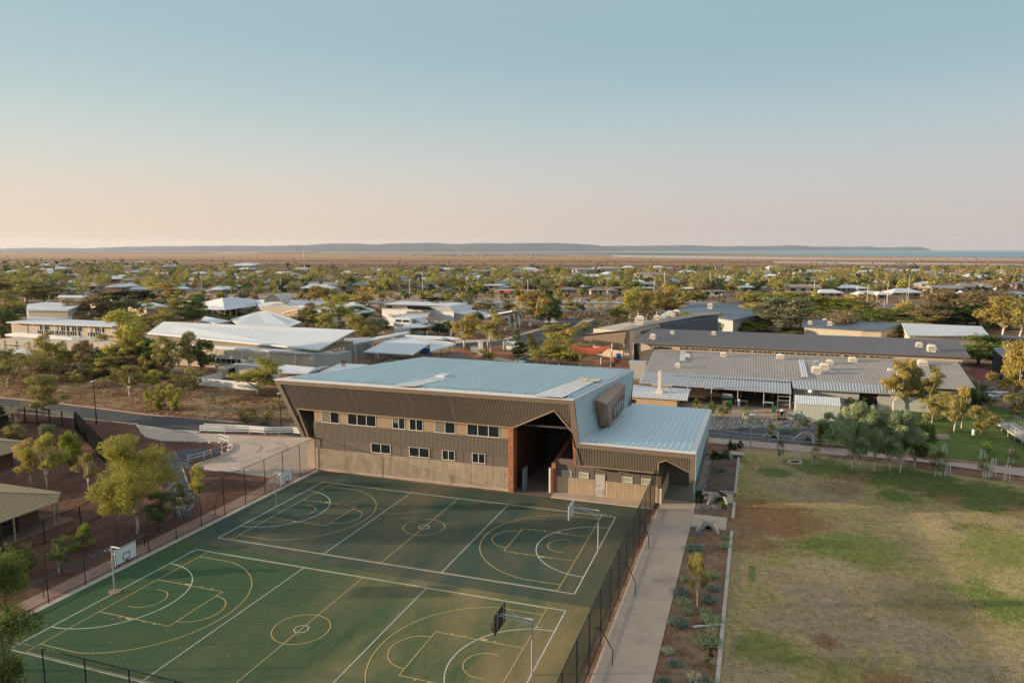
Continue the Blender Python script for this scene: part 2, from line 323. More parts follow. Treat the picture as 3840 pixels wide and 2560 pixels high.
# sea and tidal water
def water_mat(name, col, rough):
    m = mat(name, col, rough, 0.08, 0.002, spec=0.6); return m
def flatpx(name, pts, z, m, k='N', zz=0.0): return flat(name, [at(k, x, y, zz) for x, y in pts], z, m)
SH = lambda y: max(y, 940.05)
flat('sea', [at('N', x, y) for x, y in ((1900,940.6),(1950,943.2),(2200,947),(2500,950.5),(3000,956),(3500,963),(4300,973),(5200,975),(5200,940.05),(3840,940.05),(3000,940.05),(1900,940.05))], -0.005, water_mat('sea_water', (0.14, 0.27, 0.32), 0.75))
flat('tidal_water', [at('N', x, y) for x, y in ((300,944.2),(600,944.8),(900,944.9),(1100,943.4),(1400,942.3),(1400,941.6),(900,943.0),(300,943.2))], -0.004, water_mat('tidal_sheen', (0.46, 0.43, 0.41), 0.8))
mat('salt_crust', (0.52, 0.44, 0.41), 0.9, 0.1, 0.01); mat('mud', (0.24, 0.20, 0.185), 0.6, 0.15, 0.004)
for nm, P_ in (('salt_flat', ((2900,981),(3400,985.5),(3840,990),(4300,993),(4300,996),(3840,993),(3500,991),(3200,989.5),(2900,985))),
               ('salt_flat', ((2300,957),(2700,962),(3200,968.5),(3840,971),(4300,972),(4300,975),(3840,974),(3100,972),(2700,970),(2300,963))),
               ('salt_flat', ((3050,1003),(3400,1010),(3840,1017),(3900,1021),(3500,1018),(3100,1008))),
               ('salt_flat', ((700,952.5),(860,947.8),(1000,947.6),(940,949.5),(760,951.8)))):
    flat(nm, [at('N', x, y) for x, y in P_], 0.0+0.001*rnd.random(), MATS['salt_crust'])
flat('mud_flat', [at('N', x, y) for x, y in ((1150,951),(1250,944.5),(1600,944.2),(2100,948.5),(2600,957.5),(2500,962),(2000,959),(1600,955),(1300,953))], -0.006, MATS['mud'])
# hills beyond the water
def range_(name, prof, D0, D1, m, base):
    V, Q = [], []; K = 9
    prof2 = []
    for (x0, y0), (x1, y1) in zip(prof, prof[1:]):
        n = max(2, int((x1-x0)/18))
        for i in range(n): t = i/n; prof2.append((x0+(x1-x0)*t, y0+(y1-y0)*t+rnd.uniform(-1.0, 1.0)))
    prof2.append(prof[-1])
    for x, y in prof2:
        d = ray('N', x, 1000); d = Vector((d.x, d.y, 0)); d = d/d.dot(FX)
        H = max(0.5, (base-y)*D0/F)
        for k in range(K):
            t = k/(K-1); hh = math.sin(math.pi*min(1, t*1.25+0.02) if t < 0.4 else math.pi*(0.5+(t-0.4)/1.2))**0.8
            hh = max(0.0, hh)*(1+0.10*math.sin(x*0.05+k*1.7)*(1 if k not in (3, 4) else 0)); p = Vector((CAM.x, CAM.y, 0))+d*(D0+(D1-D0)*t)
            V.append((p.x, p.y, H*min(hh, 1.0)-0.2))
    n = len(prof2)
    for i in range(n-1):
        for k in range(K-1): Q.append((i*K+k, (i+1)*K+k, (i+1)*K+k+1, i*K+k+1))
    o = build(MB().add(V, Q), name, m, smooth=False); o['kind'] = 'structure'; return o
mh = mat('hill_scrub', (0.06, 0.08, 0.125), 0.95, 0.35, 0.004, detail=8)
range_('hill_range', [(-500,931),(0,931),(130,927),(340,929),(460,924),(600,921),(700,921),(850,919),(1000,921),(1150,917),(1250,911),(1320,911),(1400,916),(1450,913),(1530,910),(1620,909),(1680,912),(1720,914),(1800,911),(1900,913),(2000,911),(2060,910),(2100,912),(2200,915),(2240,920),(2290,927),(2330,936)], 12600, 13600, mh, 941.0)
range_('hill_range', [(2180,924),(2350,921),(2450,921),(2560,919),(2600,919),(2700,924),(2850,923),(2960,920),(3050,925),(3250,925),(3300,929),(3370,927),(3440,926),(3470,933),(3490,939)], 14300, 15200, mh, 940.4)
# haze: even thin air round everything
hz = MB().box(-17500, -17500, -1.5, 17500, 17500, 260); hm = bpy.data.materials.new('haze_air'); hm.use_nodes = True; hn = hm.node_tree
hn.nodes.remove(hn.nodes['Principled BSDF']); pv = hn.nodes.new('ShaderNodeVolumePrincipled'); pv.inputs['Color'].default_value = (0.80, 0.86, 0.95, 1); pv.inputs['Density'].default_value = HAZE; pv.inputs['Anisotropy'].default_value = 0.2
hn.links.new(pv.outputs[0], hn.nodes['Material Output'].inputs['Volume'])
if HAZE > 0: o = build(hz, 'haze', hm); o['kind'] = 'stuff'; tag(o, 'thin pale haze greying the distant hills', 'haze')
# ---------------------------------------------------------------- roads, paths, lawn, beds
def px(k, *pts, z=0.0): return [at(k, x, y, z) for x, y in pts]
def gmix(name, els, sc_, sc2=1.2, bump=0.3, fine=(0.6, 1.35), extra=None):
    m = bpy.data.materials.new(name); m.use_nodes = True; nt = m.node_tree; N = nt.nodes; L = nt.links; b = N['Principled BSDF']; b.inputs['Roughness'].default_value = 0.95; b.inputs['Specular IOR Level'].default_value = 0.1
    g = N.new('ShaderNodeNewGeometry'); P = g.outputs['Position']
    def nz(s, d=9, r_=0.7):
        n = N.new('ShaderNodeTexNoise'); n.inputs['Scale'].default_value = s; n.inputs['Detail'].default_value = d; n.inputs['Roughness'].default_value = r_; L.new(P, n.inputs['Vector']); return n.outputs['Fac']
    def rp(f, e):
        q = N.new('ShaderNodeValToRGB'); L.new(f, q.inputs[0]); c = q.color_ramp
        while len(c.elements) < len(e): c.elements.new(0.5)
        for el, (p, cc) in zip(c.elements, e): el.position = p; el.color = (*cc, 1) if isinstance(cc, tuple) else (cc, cc, cc, 1)
        return q.outputs[0]
    out = rp(nz(sc_), els)
    if extra:
        for (ec, es, e0, e1) in extra:
            mx = N.new('ShaderNodeMix'); mx.data_type = 'RGBA'; L.new(rp(nz(es), [(e0, 0.0), (e1, 1.0)]), mx.inputs['Factor']); L.new(out, mx.inputs['A']); mx.inputs['B'].default_value = (*ec, 1); out = mx.outputs['Result']
    for (cx_, cy_), r_, cc in (LAWN_SPOTS if name == 'dry_lawn' else []):
        v1 = N.new('ShaderNodeVectorMath'); v1.operation = 'DISTANCE'; L.new(P, v1.inputs[0]); v1.inputs[1].default_value = (cx_, cy_, 0)
        ad = N.new('ShaderNodeMath'); ad.operation = 'MULTIPLY_ADD'; L.new(nz(0.45, 10, 0.78), ad.inputs[0]); ad.inputs[1].default_value = r_*2.2; L.new(v1.outputs['Value'], ad.inputs[2])
        mr = N.new('ShaderNodeMapRange'); mr.interpolation_type = 'SMOOTHSTEP'; L.new(ad.outputs[0], mr.inputs['Value']); mr.inputs['From Min'].default_value = r_*1.6; mr.inputs['From Max'].default_value = r_*2.1; mr.inputs['To Min'].default_value = 0.85; mr.inputs['To Max'].default_value = 0
        mx = N.new('ShaderNodeMix'); mx.data_type = 'RGBA'; L.new(mr.outputs[0], mx.inputs['Factor']); L.new(out, mx.inputs['A']); mx.inputs['B'].default_value = (*cc, 1); out = mx.outputs['Result']
    if name == 'dry_lawn': fine = (0.62, 1.12)
    for s_, f_ in ((sc2, fine), (sc2*9, (0.62, 1.3))):
        mu = N.new('ShaderNodeMix'); mu.data_type = 'RGBA'; mu.blend_type = 'MULTIPLY'; mu.inputs['Factor'].default_value = 1; L.new(out, mu.inputs['A']); L.new(rp(nz(s_, 6), [(0.3, f_[0]), (0.7, f_[1])]), mu.inputs['B']); out = mu.outputs['Result']
    L.new(out, b.inputs['Base Color']); bp = N.new('ShaderNodeBump'); bp.inputs['Strength'].default_value = bump; bp.inputs['Distance'].default_value = 0.08; L.new(nz(5, 9), bp.inputs['Height']); L.new(bp.outputs[0], b.inputs['Normal']); MATS[name] = m; return m
straw = (0.41, 0.305, 0.155); lawn = (0.20, 0.205, 0.065); deep = (0.055, 0.105, 0.02); bare = (0.27, 0.145, 0.085); lil = (0.33, 0.25, 0.17)
LAWN_SPOTS = [((43.6, 19.5), 6.2, (0.27, 0.125, 0.07)), ((41.8, 13), 3.0, (0.30, 0.16, 0.09)), ((67.5, 30), 6.5, (0.27, 0.15, 0.10)), ((73, 27), 5.5, (0.28, 0.17, 0.12)), ((61, 31.5), 4, (0.27, 0.13, 0.075)), ((50.5, 30), 3.0, (0.28, 0.17, 0.11)), ((52, 34.8), 3, (0.28, 0.15, 0.09)), ((58, 35.2), 6, (0.07, 0.12, 0.025)), ((64, 33.3), 5, (0.07, 0.12, 0.025)), ((49, 37.5), 4.5, (0.09, 0.14, 0.03)), ((70, 31.0), 5, (0.06, 0.11, 0.022)), ((77, 27.5), 5, (0.06, 0.11, 0.022)), ((55.5, 29.5), 2.4, (0.09, 0.15, 0.035)), ((62.5, 29), 2.6, (0.09, 0.15, 0.035)), ((44.5, 33.5), 2.6, (0.10, 0.15, 0.04)), ((58.5, 8.5), 4.5, (0.13, 0.20, 0.04)), ((54, 6.0), 4, (0.26, 0.21, 0.10)), ((47, 1.0), 5, (0.33, 0.25, 0.17)), ((44, -11), 4.0, (0.14, 0.17, 0.045)), ((54, -4), 4.5, (0.27, 0.22, 0.15)), ((49.5, -5.5), 2.6, (0.26, 0.13, 0.08)), ((46.5, -1), 1.2, (0.24, 0.11, 0.07)), ((58, -6), 5, (0.16, 0.18, 0.05)), ((50, 14.5), 5, (0.21, 0.24, 0.06)), ((63, 17), 7, (0.22, 0.25, 0.07)), ((56, 21.5), 3.4, (0.50, 0.38, 0.19)), ((47.5, 9.5), 3.6, (0.46, 0.35, 0.21)), ((61, 11.5), 3.5, (0.48, 0.37, 0.18)), ((52, 1.5), 3.0, (0.36, 0.27, 0.20)), ((46.3, 5), 3, (0.37, 0.27, 0.19)), ((60, 2), 4, (0.44, 0.34, 0.18)), ((43.0, -3), 2.5, (0.17, 0.19, 0.05))]
gmix('dry_lawn', [(0.30, lawn), (0.42, (0.33, 0.28, 0.10)), (0.52, straw), (0.62, lil), (0.72, (0.32, 0.26, 0.10))], 0.10, 1.6, 0.6, (0.72, 1.25), extra=[((0.075, 0.125, 0.03), 0.14, 0.60, 0.70), (bare, 0.23, 0.63, 0.72)])
gmix('green_lawn', [(0.35, (0.075, 0.115, 0.025)), (0.55, (0.12, 0.155, 0.04)), (0.7, (0.20, 0.19, 0.07))], 0.16, 1.5, 0.5)
gmix('bare_red', [(0.35, (0.24, 0.11, 0.06)), (0.6, (0.31, 0.17, 0.10)), (0.7, (0.26, 0.21, 0.12))], 0.3, 2.0, 0.4)
gmix('bed_soil', [(0.35, (0.15, 0.075, 0.045)), (0.55, (0.21, 0.135, 0.09)), (0.7, (0.26, 0.19, 0.14))], 0.5, 2.5, 0.8)
gmix('yard_dirt', [(0.35, (0.10, 0.045, 0.032)), (0.55, (0.145, 0.075, 0.052)), (0.7, (0.19, 0.11, 0.08))], 0.25, 1.6, 0.8)
gmix('scrub_grass', [(0.34, (0.13, 0.055, 0.035)), (0.48, (0.18, 0.09, 0.055)), (0.57, (0.31, 0.21, 0.125)), (0.68, (0.20, 0.13, 0.075))], 0.16, 1.1, 1.0)
gmix('gravel_grey', [(0.35, (0.10, 0.10, 0.11)), (0.6, (0.16, 0.155, 0.16)), (0.7, (0.13, 0.08, 0.06))], 1.0, 4, 1.0)
# playing field
KE = 40.55
flat('playing_field', [(KE, -32), (75, -32), (110, 8), (112, 31), (74.0, 35.5), (56, 41.0), (KE, 42.5)], 0.000, MATS['dry_lawn'])
def blob(name, k, x, y, rx, ry, m, z):
    c = at(k, x, y); sx = rx/ZT[k][2]*dist(c)/F; sy = ry/ZT[k][2]*dist(c)**2/F/CAM.z
    return flat(name, [c+rt0*(sx*math.cos(t)*(1+0.18*math.sin(3*t+x)+0.1*math.sin(7*t)))+FX*(sy*math.sin(t)*(1+0.2*math.sin(4*t+y)+0.12*math.sin(9*t+x))) for t in [i*2*math.pi/40 for i in range(40)]], z, m)
flat('mown_patch', px('f', (828,848), (868,848), (868,945), (828,945)), 0.008, gmix('mown_green', [(0.35, (0.13, 0.17, 0.04)), (0.7, (0.22, 0.22, 0.075))], 0.9, 1.5, 0.5))
# green lawn beyond the path and the lawn at the back right
flat('green_lawn', px('g', (1240,150), (1500,150), (1800,150), (1965,160), (2300,200), (2300,640), (1965,620), (1400,560), (900,500), (420,455), (320,270), (640,280)), 0.004, MATS['green_lawn'])
# path across the top of the field
def ribbon(name, pts, w, z, m, h=None):
    P = [Vector((p[0], p[1], 0)) for p in pts]; A, B = [], []
    for i, p in enumerate(P):
        d = (P[min(i+1, len(P)-1)]-P[max(i-1, 0)]).normalized(); n = Vector((-d.y, d.x, 0))*w/2; A.append(p+n); B.append(p-n)
    mb = MB()
    for i in range(len(P)-1):
        q = [B[i], B[i+1], A[i+1], A[i]]
        if h: mb.hexa([(v.x, v.y, z) for v in q], [(v.x, v.y, z+h) for v in q])
        else: mb.sheet([(v.x, v.y, z) for v in q])
    o = build(mb, name, m); o['kind'] = 'structure'
    if not h:
        for p in o.data.polygons:
            if p.normal.z < 0: p.flip()
    return o
mb = MB().hexa([(p.x, p.y, -0.02) for p in px('A', (235,745), (2230,915), (2260,1020), (230,825))], [(p.x, p.y, 0.05) for p in px('A', (235,745), (2230,915), (2260,1020), (230,825))])
mb2 = px('g', (565,485), (1200,575), (1965,640), (2300,680), (2300,760), (1900,695), (1160,590), (570,535))
o = build(mb, 'lawn_path', mat('path_pink', (0.40, 0.30, 0.25), 0.9, 0.08, 0.6, bump=0.1)); o['kind'] = 'structure'
flat('lawn_path', mb2, 0.05, MATS['path_pink'])
# beds between the concrete path and the field
def bed(name, y0, y1, m, z=0.006): return flat(name, [(37.1, y0), (KE-0.22, y0), (KE-0.22, y1), (37.1, y1)], z, m)
bed('garden_bed', -30, 15.1, MATS['bed_soil']); bed('garden_bed', 18.3, 22.3, MATS['bed_soil']); bed('garden_bed', 24.9, 38.4, MATS['bed_soil'])
for y0, y1 in ((15.3, 18.2), (22.35, 24.8)):
    pass
sl = MB().box(37.07, 15.2, -0.02, 40.0, 18.2, 0.06); o = build(sl, 'path_slab', MATS['concrete']); o['kind'] = 'structure'
sl = MB().box(37.4, 22.4, -0.02, 40.3, 24.85, 0.06); o = build(sl, 'path_slab', MATS['concrete']); o['kind'] = 'structure'
kb = MB()
y = -30.0
while y < 15.0: kb.box(KE-0.2, y, -0.02, KE+0.05, min(15.1, y+2.97), 0.13); y += 3.0
o = build(kb, 'bed_kerb', MATS['concrete_pale']); o['kind'] = 'structure'
kb = MB(); kb.box(KE-0.2, 18.25, -0.02, KE+0.05, 22.1, 0.13).box(38.9, 22.1, -0.02, KE+0.05, 22.3, 0.13); o = build(kb, 'bed_kerb', MATS['concrete_pale']); o['kind'] = 'structure'
kb = MB(); kb.box(KE-0.2, 25.3, -0.02, KE+0.05, 38.6, 0.13).box(39.0, 25.1, -0.02, KE+0.05, 25.3, 0.13); o = build(kb, 'bed_kerb', MATS['concrete_pale']); o['kind'] = 'structure'
# rock garden behind the path
flat('rock_garden', px('A', (230,430), (1770,510), (1790,860), (235,740)), 0.003, MATS['gravel_grey'])
flat('yard_floor', px('A', (-300,120), (1480,330), (1480,470), (900,450), (230,430), (-100,400)), 0.004, mat('yard_concrete', (0.36, 0.27, 0.20), 0.9, 0.15, 0.7, dirt=((0.30, 0.17, 0.11), 0.4, 0.5)))
# forecourt to the left of the hall, ramp and driveway
fc = px('m', (690,1430)) 
flat('forecourt', [*px('l', (1105,515), (1410,560), (1600,585), (2352,620)), Vector((-4.6, 34, 0)), Vector((-3.2, 18.4, 0)), *px('l', (2165,940), (1545,860), (1600,835), (1800,765), (1865,700), (1840,665), (1600,655), (1300,648), (1180,620), (1135,580), (1120,545))], 0.010, MATS['concrete'])
ribbon('drive_kerb', px('l', (1090,512), (1115,540), (1130,580), (1175,622), (1300,650), (1600,657), (1820,662)), 0.22, -0.02, MATS['concrete_pale'], 0.15)
ribbon('drive_kerb', px('l', (1845,668), (1868,690), (1850,730), (1760,780), (1600,832), (1545,862)), 0.25, -0.02, MATS['concrete_pale'], 0.16)
ribbon('bed_edging', px('l', (1465,875), (1505,990)), 0.12, -0.02, MATS['concrete_pale'], 0.12)
ribbon('bed_edging', px('l', (1545,862), (2165,940)), 0.1, -0.02, MATS['concrete_pale'], 0.1)
flat('yard', [*px('l', (-200,400), (650,472), (1090,517)), *px('l', (1130,582), (1178,624), (1300,652), (1600,659), (1820,664), (1800,765), (1545,865), (2165,942)), Vector((-4.9, 14, 0)), Vector((-4.9, -22, 0)), Vector((-30, -22, 0)), Vector((-80, 10, 0)), Vector((-75, 27, 0))], 0.002, MATS['yard_dirt'])
# service road
flat('road', [*px('l', (-600,250), (0,304), (450,347), (1200,442), (1960,507), (2352,530)), Vector((-8.5, 33.5, 0)), Vector((-8.5, 60, 0)), Vector((-4.5, 60, 0)), Vector((-4.5, 28, 0)), *px('l', (2240,590), (1610,582), (1400,568), (1090,513), (650,468), (0,400), (-600,340))], 0.006, MATS['asphalt'])
ribbon('road_kerb', px('l', (-600,248), (0,302), (450,345), (1200,440), (1960,505)), 0.3, -0.02, mat('kerb_red', (0.36, 0.235, 0.17), 0.9, 0.15, 1), 0.14)
ribbon('road_kerb', px('l', (-200,385), (650,469), (1090,514)), 0.18, -0.02, MATS['concrete_pale'], 0.13)
ribbon('traffic_island', px('l', (1410,568), (1480,572), (1590,583)), 0.8, -0.02, MATS['concrete_pale'], 0.14)
# scrub slope north of the road and all the school grounds
flat('scrub', [*px('l', (-900,215), (0,300), (450,343), (1200,438), (1960,503)), Vector((-24, 36, 0)), Vector((-4.9, 37, 0)), Vector((-4.9, 58, 0)), Vector((-60, 62, 0)), Vector((-150, 78, 0))], -0.002, MATS['scrub_grass'])
# car park and the main road far behind
asp2 = mat('asphalt_pale', (0.13, 0.135, 0.14), 0.9, 0.12, 0.3)
flat('car_park', px('p', (540,490), (1010,440), (1180,385), (1450,315), (1290,230), (1420,215), (2170,215), (2250,260), (1830,400), (1400,640), (1220,700), (1080,690), (1180,640), (1350,565), (1320,510), (1000,500), (700,535), (540,530)), 0.001, MATS['asphalt'])
flat('parking_island', px('p', (1400,280), (1500,232), (1600,222), (1730,230), (1620,245), (1500,262), (1560,282), (1430,290)), 0.005, MATS['concrete'])
flat('parking_island', px('p', (1840,232), (2000,228), (1900,260), (1720,330), (1560,395), (1520,400), (1700,320)), 0.005, MATS['concrete'])
flat('footpath', px('p', (1010,445), (1200,385), (1440,322), (1460,330), (1230,400), (1060,450), (850,470), (540,490), (535,455), (850,450)), 0.004, MATS['concrete'])
flat('footpath', px('p', (690,520), (740,518), (900,610), (1100,655), (1080,672), (860,640), (690,560)), 0.0045, MATS['concrete_pale'])
ribbon('parking_kerb', px('p', (1355,565), (1180,640), (1085,672)), 0.25, -0.02, MATS['concrete_pale'], 0.14)
zb_ = MB()
for i in range(6): a = at('p', 1085+i*18, 668+i*2); zb_.sheet([(a.x, a.y, 0.006), (a.x+0.5, a.y, 0.006), (a.x+0.5, a.y+3, 0.006), (a.x, a.y+3, 0.006)])
o = build(zb_, 'zebra_crossing', MATS['line_white']); o['kind'] = 'structure'
bm_ = MB()
for k_, (x0, y0, x1, y1, n) in enumerate(((1480,245,1690,228,9), (1250,400,1380,352,7), (1700,300,1900,245,9), (1760,330,2000,262,9))):
    a, b = at('p', x0, y0), at('p', x1, y1)
    for i in range(n+1):
        p = a.lerp(b, i/n); dd = (b-a).normalized(); nn = Vector((-dd.y, dd.x, 0)); q = p-nn*4.5; bm_.sheet([(p.x, p.y, 0.006), (p.x+dd.x*0.12, p.y+dd.y*0.12, 0.006), (q.x+dd.x*0.12, q.y+dd.y*0.12, 0.006), (q.x, q.y, 0.006)])
o = build(bm_, 'bay_marking', MATS['line_white']); o['kind'] = 'structure'
def wroad(name, y0, y1, z, m, k='N', x0=-400, x1=4300, tilt=0.0): return flat(name, [at(k, x0, y0), at(k, x1, y0+tilt), at(k, x1, y1+tilt), at(k, x0, y1)], z, m)
wroad('main_road', 1137, 1142, -0.004, asp2, x0=900, x1=3000); wroad('main_road', 1153, 1173, -0.006, asp2, x0=1500, x1=2600)
wroad('verge_strip', 1131, 1135, -0.004, MATS['concrete_pale'], x0=1300, x1=2700); wroad('verge_strip', 1149, 1151, -0.004, MATS['concrete_pale'], x0=1500, x1=2500)
flat('main_road', px('x', (-100,1010), (250,960), (700,925), (1200,905), (1200,925), (700,955), (330,985), (100,1040)), -0.004, asp2)
flat('main_road', px('w', (-100,640), (330,720), (850,820), (800,835), (300,745), (-100,665)), -0.003, asp2)
flat('verge_strip', px('w', (300,728), (760,798), (760,808), (300,738)), 0.001, MATS['concrete_pale'])
flat('verge_strip', px('x', (800,944), (1500,950), (2352,955), (2352,965), (1500,958), (800,950)), 0.0, MATS['concrete_pale'])
flat('main_road', px('s', (600,650), (1100,668), (1500,690), (2000,700), (2000,725), (1400,715), (1000,700), (600,690)), -0.004, mat('verge_dirt', (0.36, 0.26, 0.19), 0.95, 0.15, 0.2))
flat('verge_dirt', [at('N', x, y) for x, y in ((500,1098), (1500,1095), (2100,1112), (2600,1125), (2600,1148), (1400,1150), (700,1118))], -0.012, MATS['verge_dirt'])
flat('brick_paving', px('D', (700,1000), (780,900), (1200,900), (1240,1020), (900,1030)), 0.004, mat('red_paving', (0.30, 0.115, 0.065), 0.9, 0.12, 1.5))
flat('brick_paving', px('p', (540,540), (1000,560), (1180,640), (1000,660), (700,620), (540,590)), 0.002, MATS['red_paving'])
flat('gravel_mound', px('p', (480,600), (560,560), (740,655), (420,640)), 0.004, mat('gravel', (0.16, 0.13, 0.12), 0.95, 0.3, 3, bump=1))
flat('courtyard', px('o', (1540,745), (1760,700), (2352,690), (2352,800), (1900,790)), 0.004, mat('courtyard_paving', (0.24, 0.14, 0.10), 0.9, 0.12, 1))
flat('courtyard', px('y', (960,620), (1340,600), (1568,820), (1568,1000), (1300,1010), (1040,1000)), 0.006, MATS['courtyard_paving'])
flat('garden_lawn', px('o', (300,240), (520,235), (600,255), (430,300), (310,295)), 0.002, mat('bright_lawn', (0.22, 0.25, 0.09), 0.9, 0.1, 0.8))
# stones
def rocks(name, label, poly, n, smin, smax, seed, m='rock'):
    rs = np.random.RandomState(seed); P = [Vector((p[0], p[1], 0)) for p in poly]; xs = [p.x for p in P]; ys = [p.y for p in P]; out = []
    def inside(x, y):
        c = False
        for i in range(len(P)):
            a, b = P[i], P[i-1]
            if (a.y > y) != (b.y > y) and x < (b.x-a.x)*(y-a.y)/(b.y-a.y)+a.x: c = not c
        return c
    while len(out) < n:
        x, y = rs.uniform(min(xs), max(xs)), rs.uniform(min(ys), max(ys))
        if inside(x, y): out.append((x, y))
    O = np.array([(1,0,0),(-1,0,0),(0,1,0),(0,-1,0),(0,0,1),(0,0,-1)], float); T_ = np.array([(0,2,4),(2,1,4),(1,3,4),(3,0,4),(2,0,5),(1,2,5),(3,1,5),(0,3,5)])
    V = np.zeros((n, 6, 3)); 
    for i, (x, y) in enumerate(out):
        s = rs.uniform(smin, smax); v = O*rs.uniform(0.6, 1.3, (6, 1))*s*np.array([1, 0.75, 0.6]); a = rs.uniform(0, 6.28); c_, s_ = math.cos(a), math.sin(a)
        w_ = v.copy(); w_[:, 0] = v[:, 0]*c_-v[:, 1]*s_; w_[:, 1] = v[:, 0]*s_+v[:, 1]*c_; V[i] = w_+np.array([x, y, s*0.3])
    Q = (T_[None]+np.arange(n)[:, None, None]*6).reshape(-1, 3); o = link(name, npmesh(name, V.reshape(-1, 3), Q, 3), MATS[m]); return tag(o, label, 'stones', kind='stuff')
rocks('rock_mulch', 'grey river stones in the drain bed beside the curved ramp', px('l', (1290,770), (1500,712), (1760,705), (1770,745), (1500,830), (1560,862), (1465,875), (1505,990), (1560,1100), (1560,1250), (1440,1290), (1330,1080), (1370,900)), 3800, 0.05, 0.16, 1)
rocks('rock_mulch', 'grey stones filling the rock garden behind the railing', px('A', (232,432), (1770,512), (1788,858), (236,738)), 4200, 0.06, 0.18, 2)
rocks('rock_mulch', 'grey stones at the pipe outlets in the bed beside the hall posts', [(37.15,25.0),(40.2,25.2),(40.2,38),(37.4,38.3)], 900, 0.04, 0.12, 3)
rocks('rock_mulch', 'grey stones round the middle pipe outlet bed', [(37.15,18.3),(38.9,18.3),(38.9,19.6),(39.6,19.4),(40.1,22.2),(37.3,22.3)], 420, 0.04, 0.11, 4)
rocks('rock_mulch', 'grey stones round the nearest concrete pipe outlet', [(37.15,13.2),(38.2,13.0),(38.4,15.1),(37.15,15.1)], 200, 0.04, 0.11, 5)
rocks('rock_mulch', 'pale scattered stones along the foot of the left path', px('r', (120,850), (430,700), (900,500), (1500,200), (1546,90), (1300,290), (900,430), (200,760)), 900, 0.03, 0.09, 6)
rocks('rock_mulch', 'small pebbles in the shrub bed along the concrete path', [(37.15,-12),(40.3,-12),(40.3,13),(37.15,13)], 500, 0.015, 0.04, 7, 'concrete_pale')
# tufts of grass
def tufts(name, label, poly, n, h0, h1, cols, seed, blades=5, wid=0.02):
    rs = np.random.RandomState(seed); P = [Vector((p[0], p[1], 0)) for p in poly]; xs = [p.x for p in P]; ys = [p.y for p in P]
    A = rs.uniform([min(xs), min(ys)], [max(xs), max(ys)], (n*4, 2)); ins = np.zeros(len(A), bool)
    for i in range(len(P)):
        a, b = P[i], P[i-1]; cnd = ((a.y > A[:, 1]) != (b.y > A[:, 1])) & (A[:, 0] < (b.x-a.x)*(A[:, 1]-a.y)/((b.y-a.y) or 1e-9)+a.x); ins ^= cnd
    A = A[ins][:n]; n = len(A); V = []
    h = rs.uniform(h0, h1, n)
    for k in range(blades):
        a = rs.uniform(0, 6.28, n); l = rs.uniform(0.1, 0.8, n); d = np.stack([np.cos(a), np.sin(a)], 1); pr = np.stack([-np.sin(a), np.cos(a)], 1); hh = h*rs.uniform(0.6, 1.0, n)
        b0 = A+rs.normal(size=(n, 2))*(h[:, None]*0.25); tip = b0+d*(hh*l)[:, None]
        w_ = (wid*rs.uniform(0.7, 1.5, n))[:, None]
        V.append(np.stack([np.c_[b0-pr*w_, np.zeros(n)], np.c_[b0+pr*w_, np.zeros(n)], np.c_[tip, hh]], 1))
    V = np.concatenate(V).reshape(-1, 3); o = link(name, npmesh(name, V, np.arange(len(V)).reshape(-1, 3), 3), None)
    o.data.materials.append(MATS['foliage']); o.color = (*cols, 1); return tag(o, label, 'grass', kind='stuff')
leafmat()
sc_poly = [*px('l', (-900,215), (0,298), (450,341), (1200,436), (1960,500)), Vector((-24, 36, 0)), Vector((-8.9, 37, 0)), Vector((-8.9, 50, 0)), Vector((-52, 58, 0)), Vector((-130, 76, 0))]
tufts('dry_grass', 'straw coloured grass on the slope above the service road', sc_poly, 9000, 0.10, 0.30, (0.44, 0.31, 0.18), 11, 5, 0.025)
tufts('dry_grass', 'low olive scrub tufts on the slope above the service road', sc_poly, 2600, 0.12, 0.4, (0.20, 0.17, 0.08), 12, 6, 0.04)
fp_poly = [(KE+0.1, -14), (52, -14), (78, 4), (90, 26), (72, 34), (56, 38), (KE+0.1, 40.5)]
tufts('lawn_grass', 'short straw coloured grass over the playing field', fp_poly, 36000, 0.03, 0.09, (0.44, 0.34, 0.16), 21, 3, 0.022)
tufts('lawn_grass', 'short green grass over the playing field', fp_poly, 22000, 0.03, 0.09, (0.20, 0.23, 0.07), 22, 3, 0.022)
# ---------------------------------------------------------------- plants
leafmat()
def leaves(rs, centres, radii, per, size, asp=0.5, flatten=0.8, out=0.9):
    Vs, n0 = [], 0
    C, Nn, U, W_ = [], [], [], []
    for c, r_, n in zip(centres, radii, per):
        d = rs.normal(size=(n, 3)); d /= np.linalg.norm(d, axis=1)[:, None]
        rad = r_*rs.uniform(0.35, 1.0, n)**0.6
        p = np.array(c)+d*rad[:, None]*np.array([1, 1, flatten])
        nr = d*out+rs.normal(size=(n, 3))*0.55+np.array([0, 0, 0.25]); nr /= np.linalg.norm(nr, axis=1)[:, None]
        t = np.cross(nr, rs.normal(size=(n, 3))); t /= np.linalg.norm(t, axis=1)[:, None]; b = np.cross(nr, t)
        s = size*rs.uniform(0.6, 1.3, n)[:, None]
        C.append(np.stack([p-t*s, p-b*s*asp, p+t*s, p+b*s*asp], 1))
    P = np.concatenate(C); V = P.reshape(-1, 3); Q = np.arange(len(V)).reshape(-1, 4); return V, Q
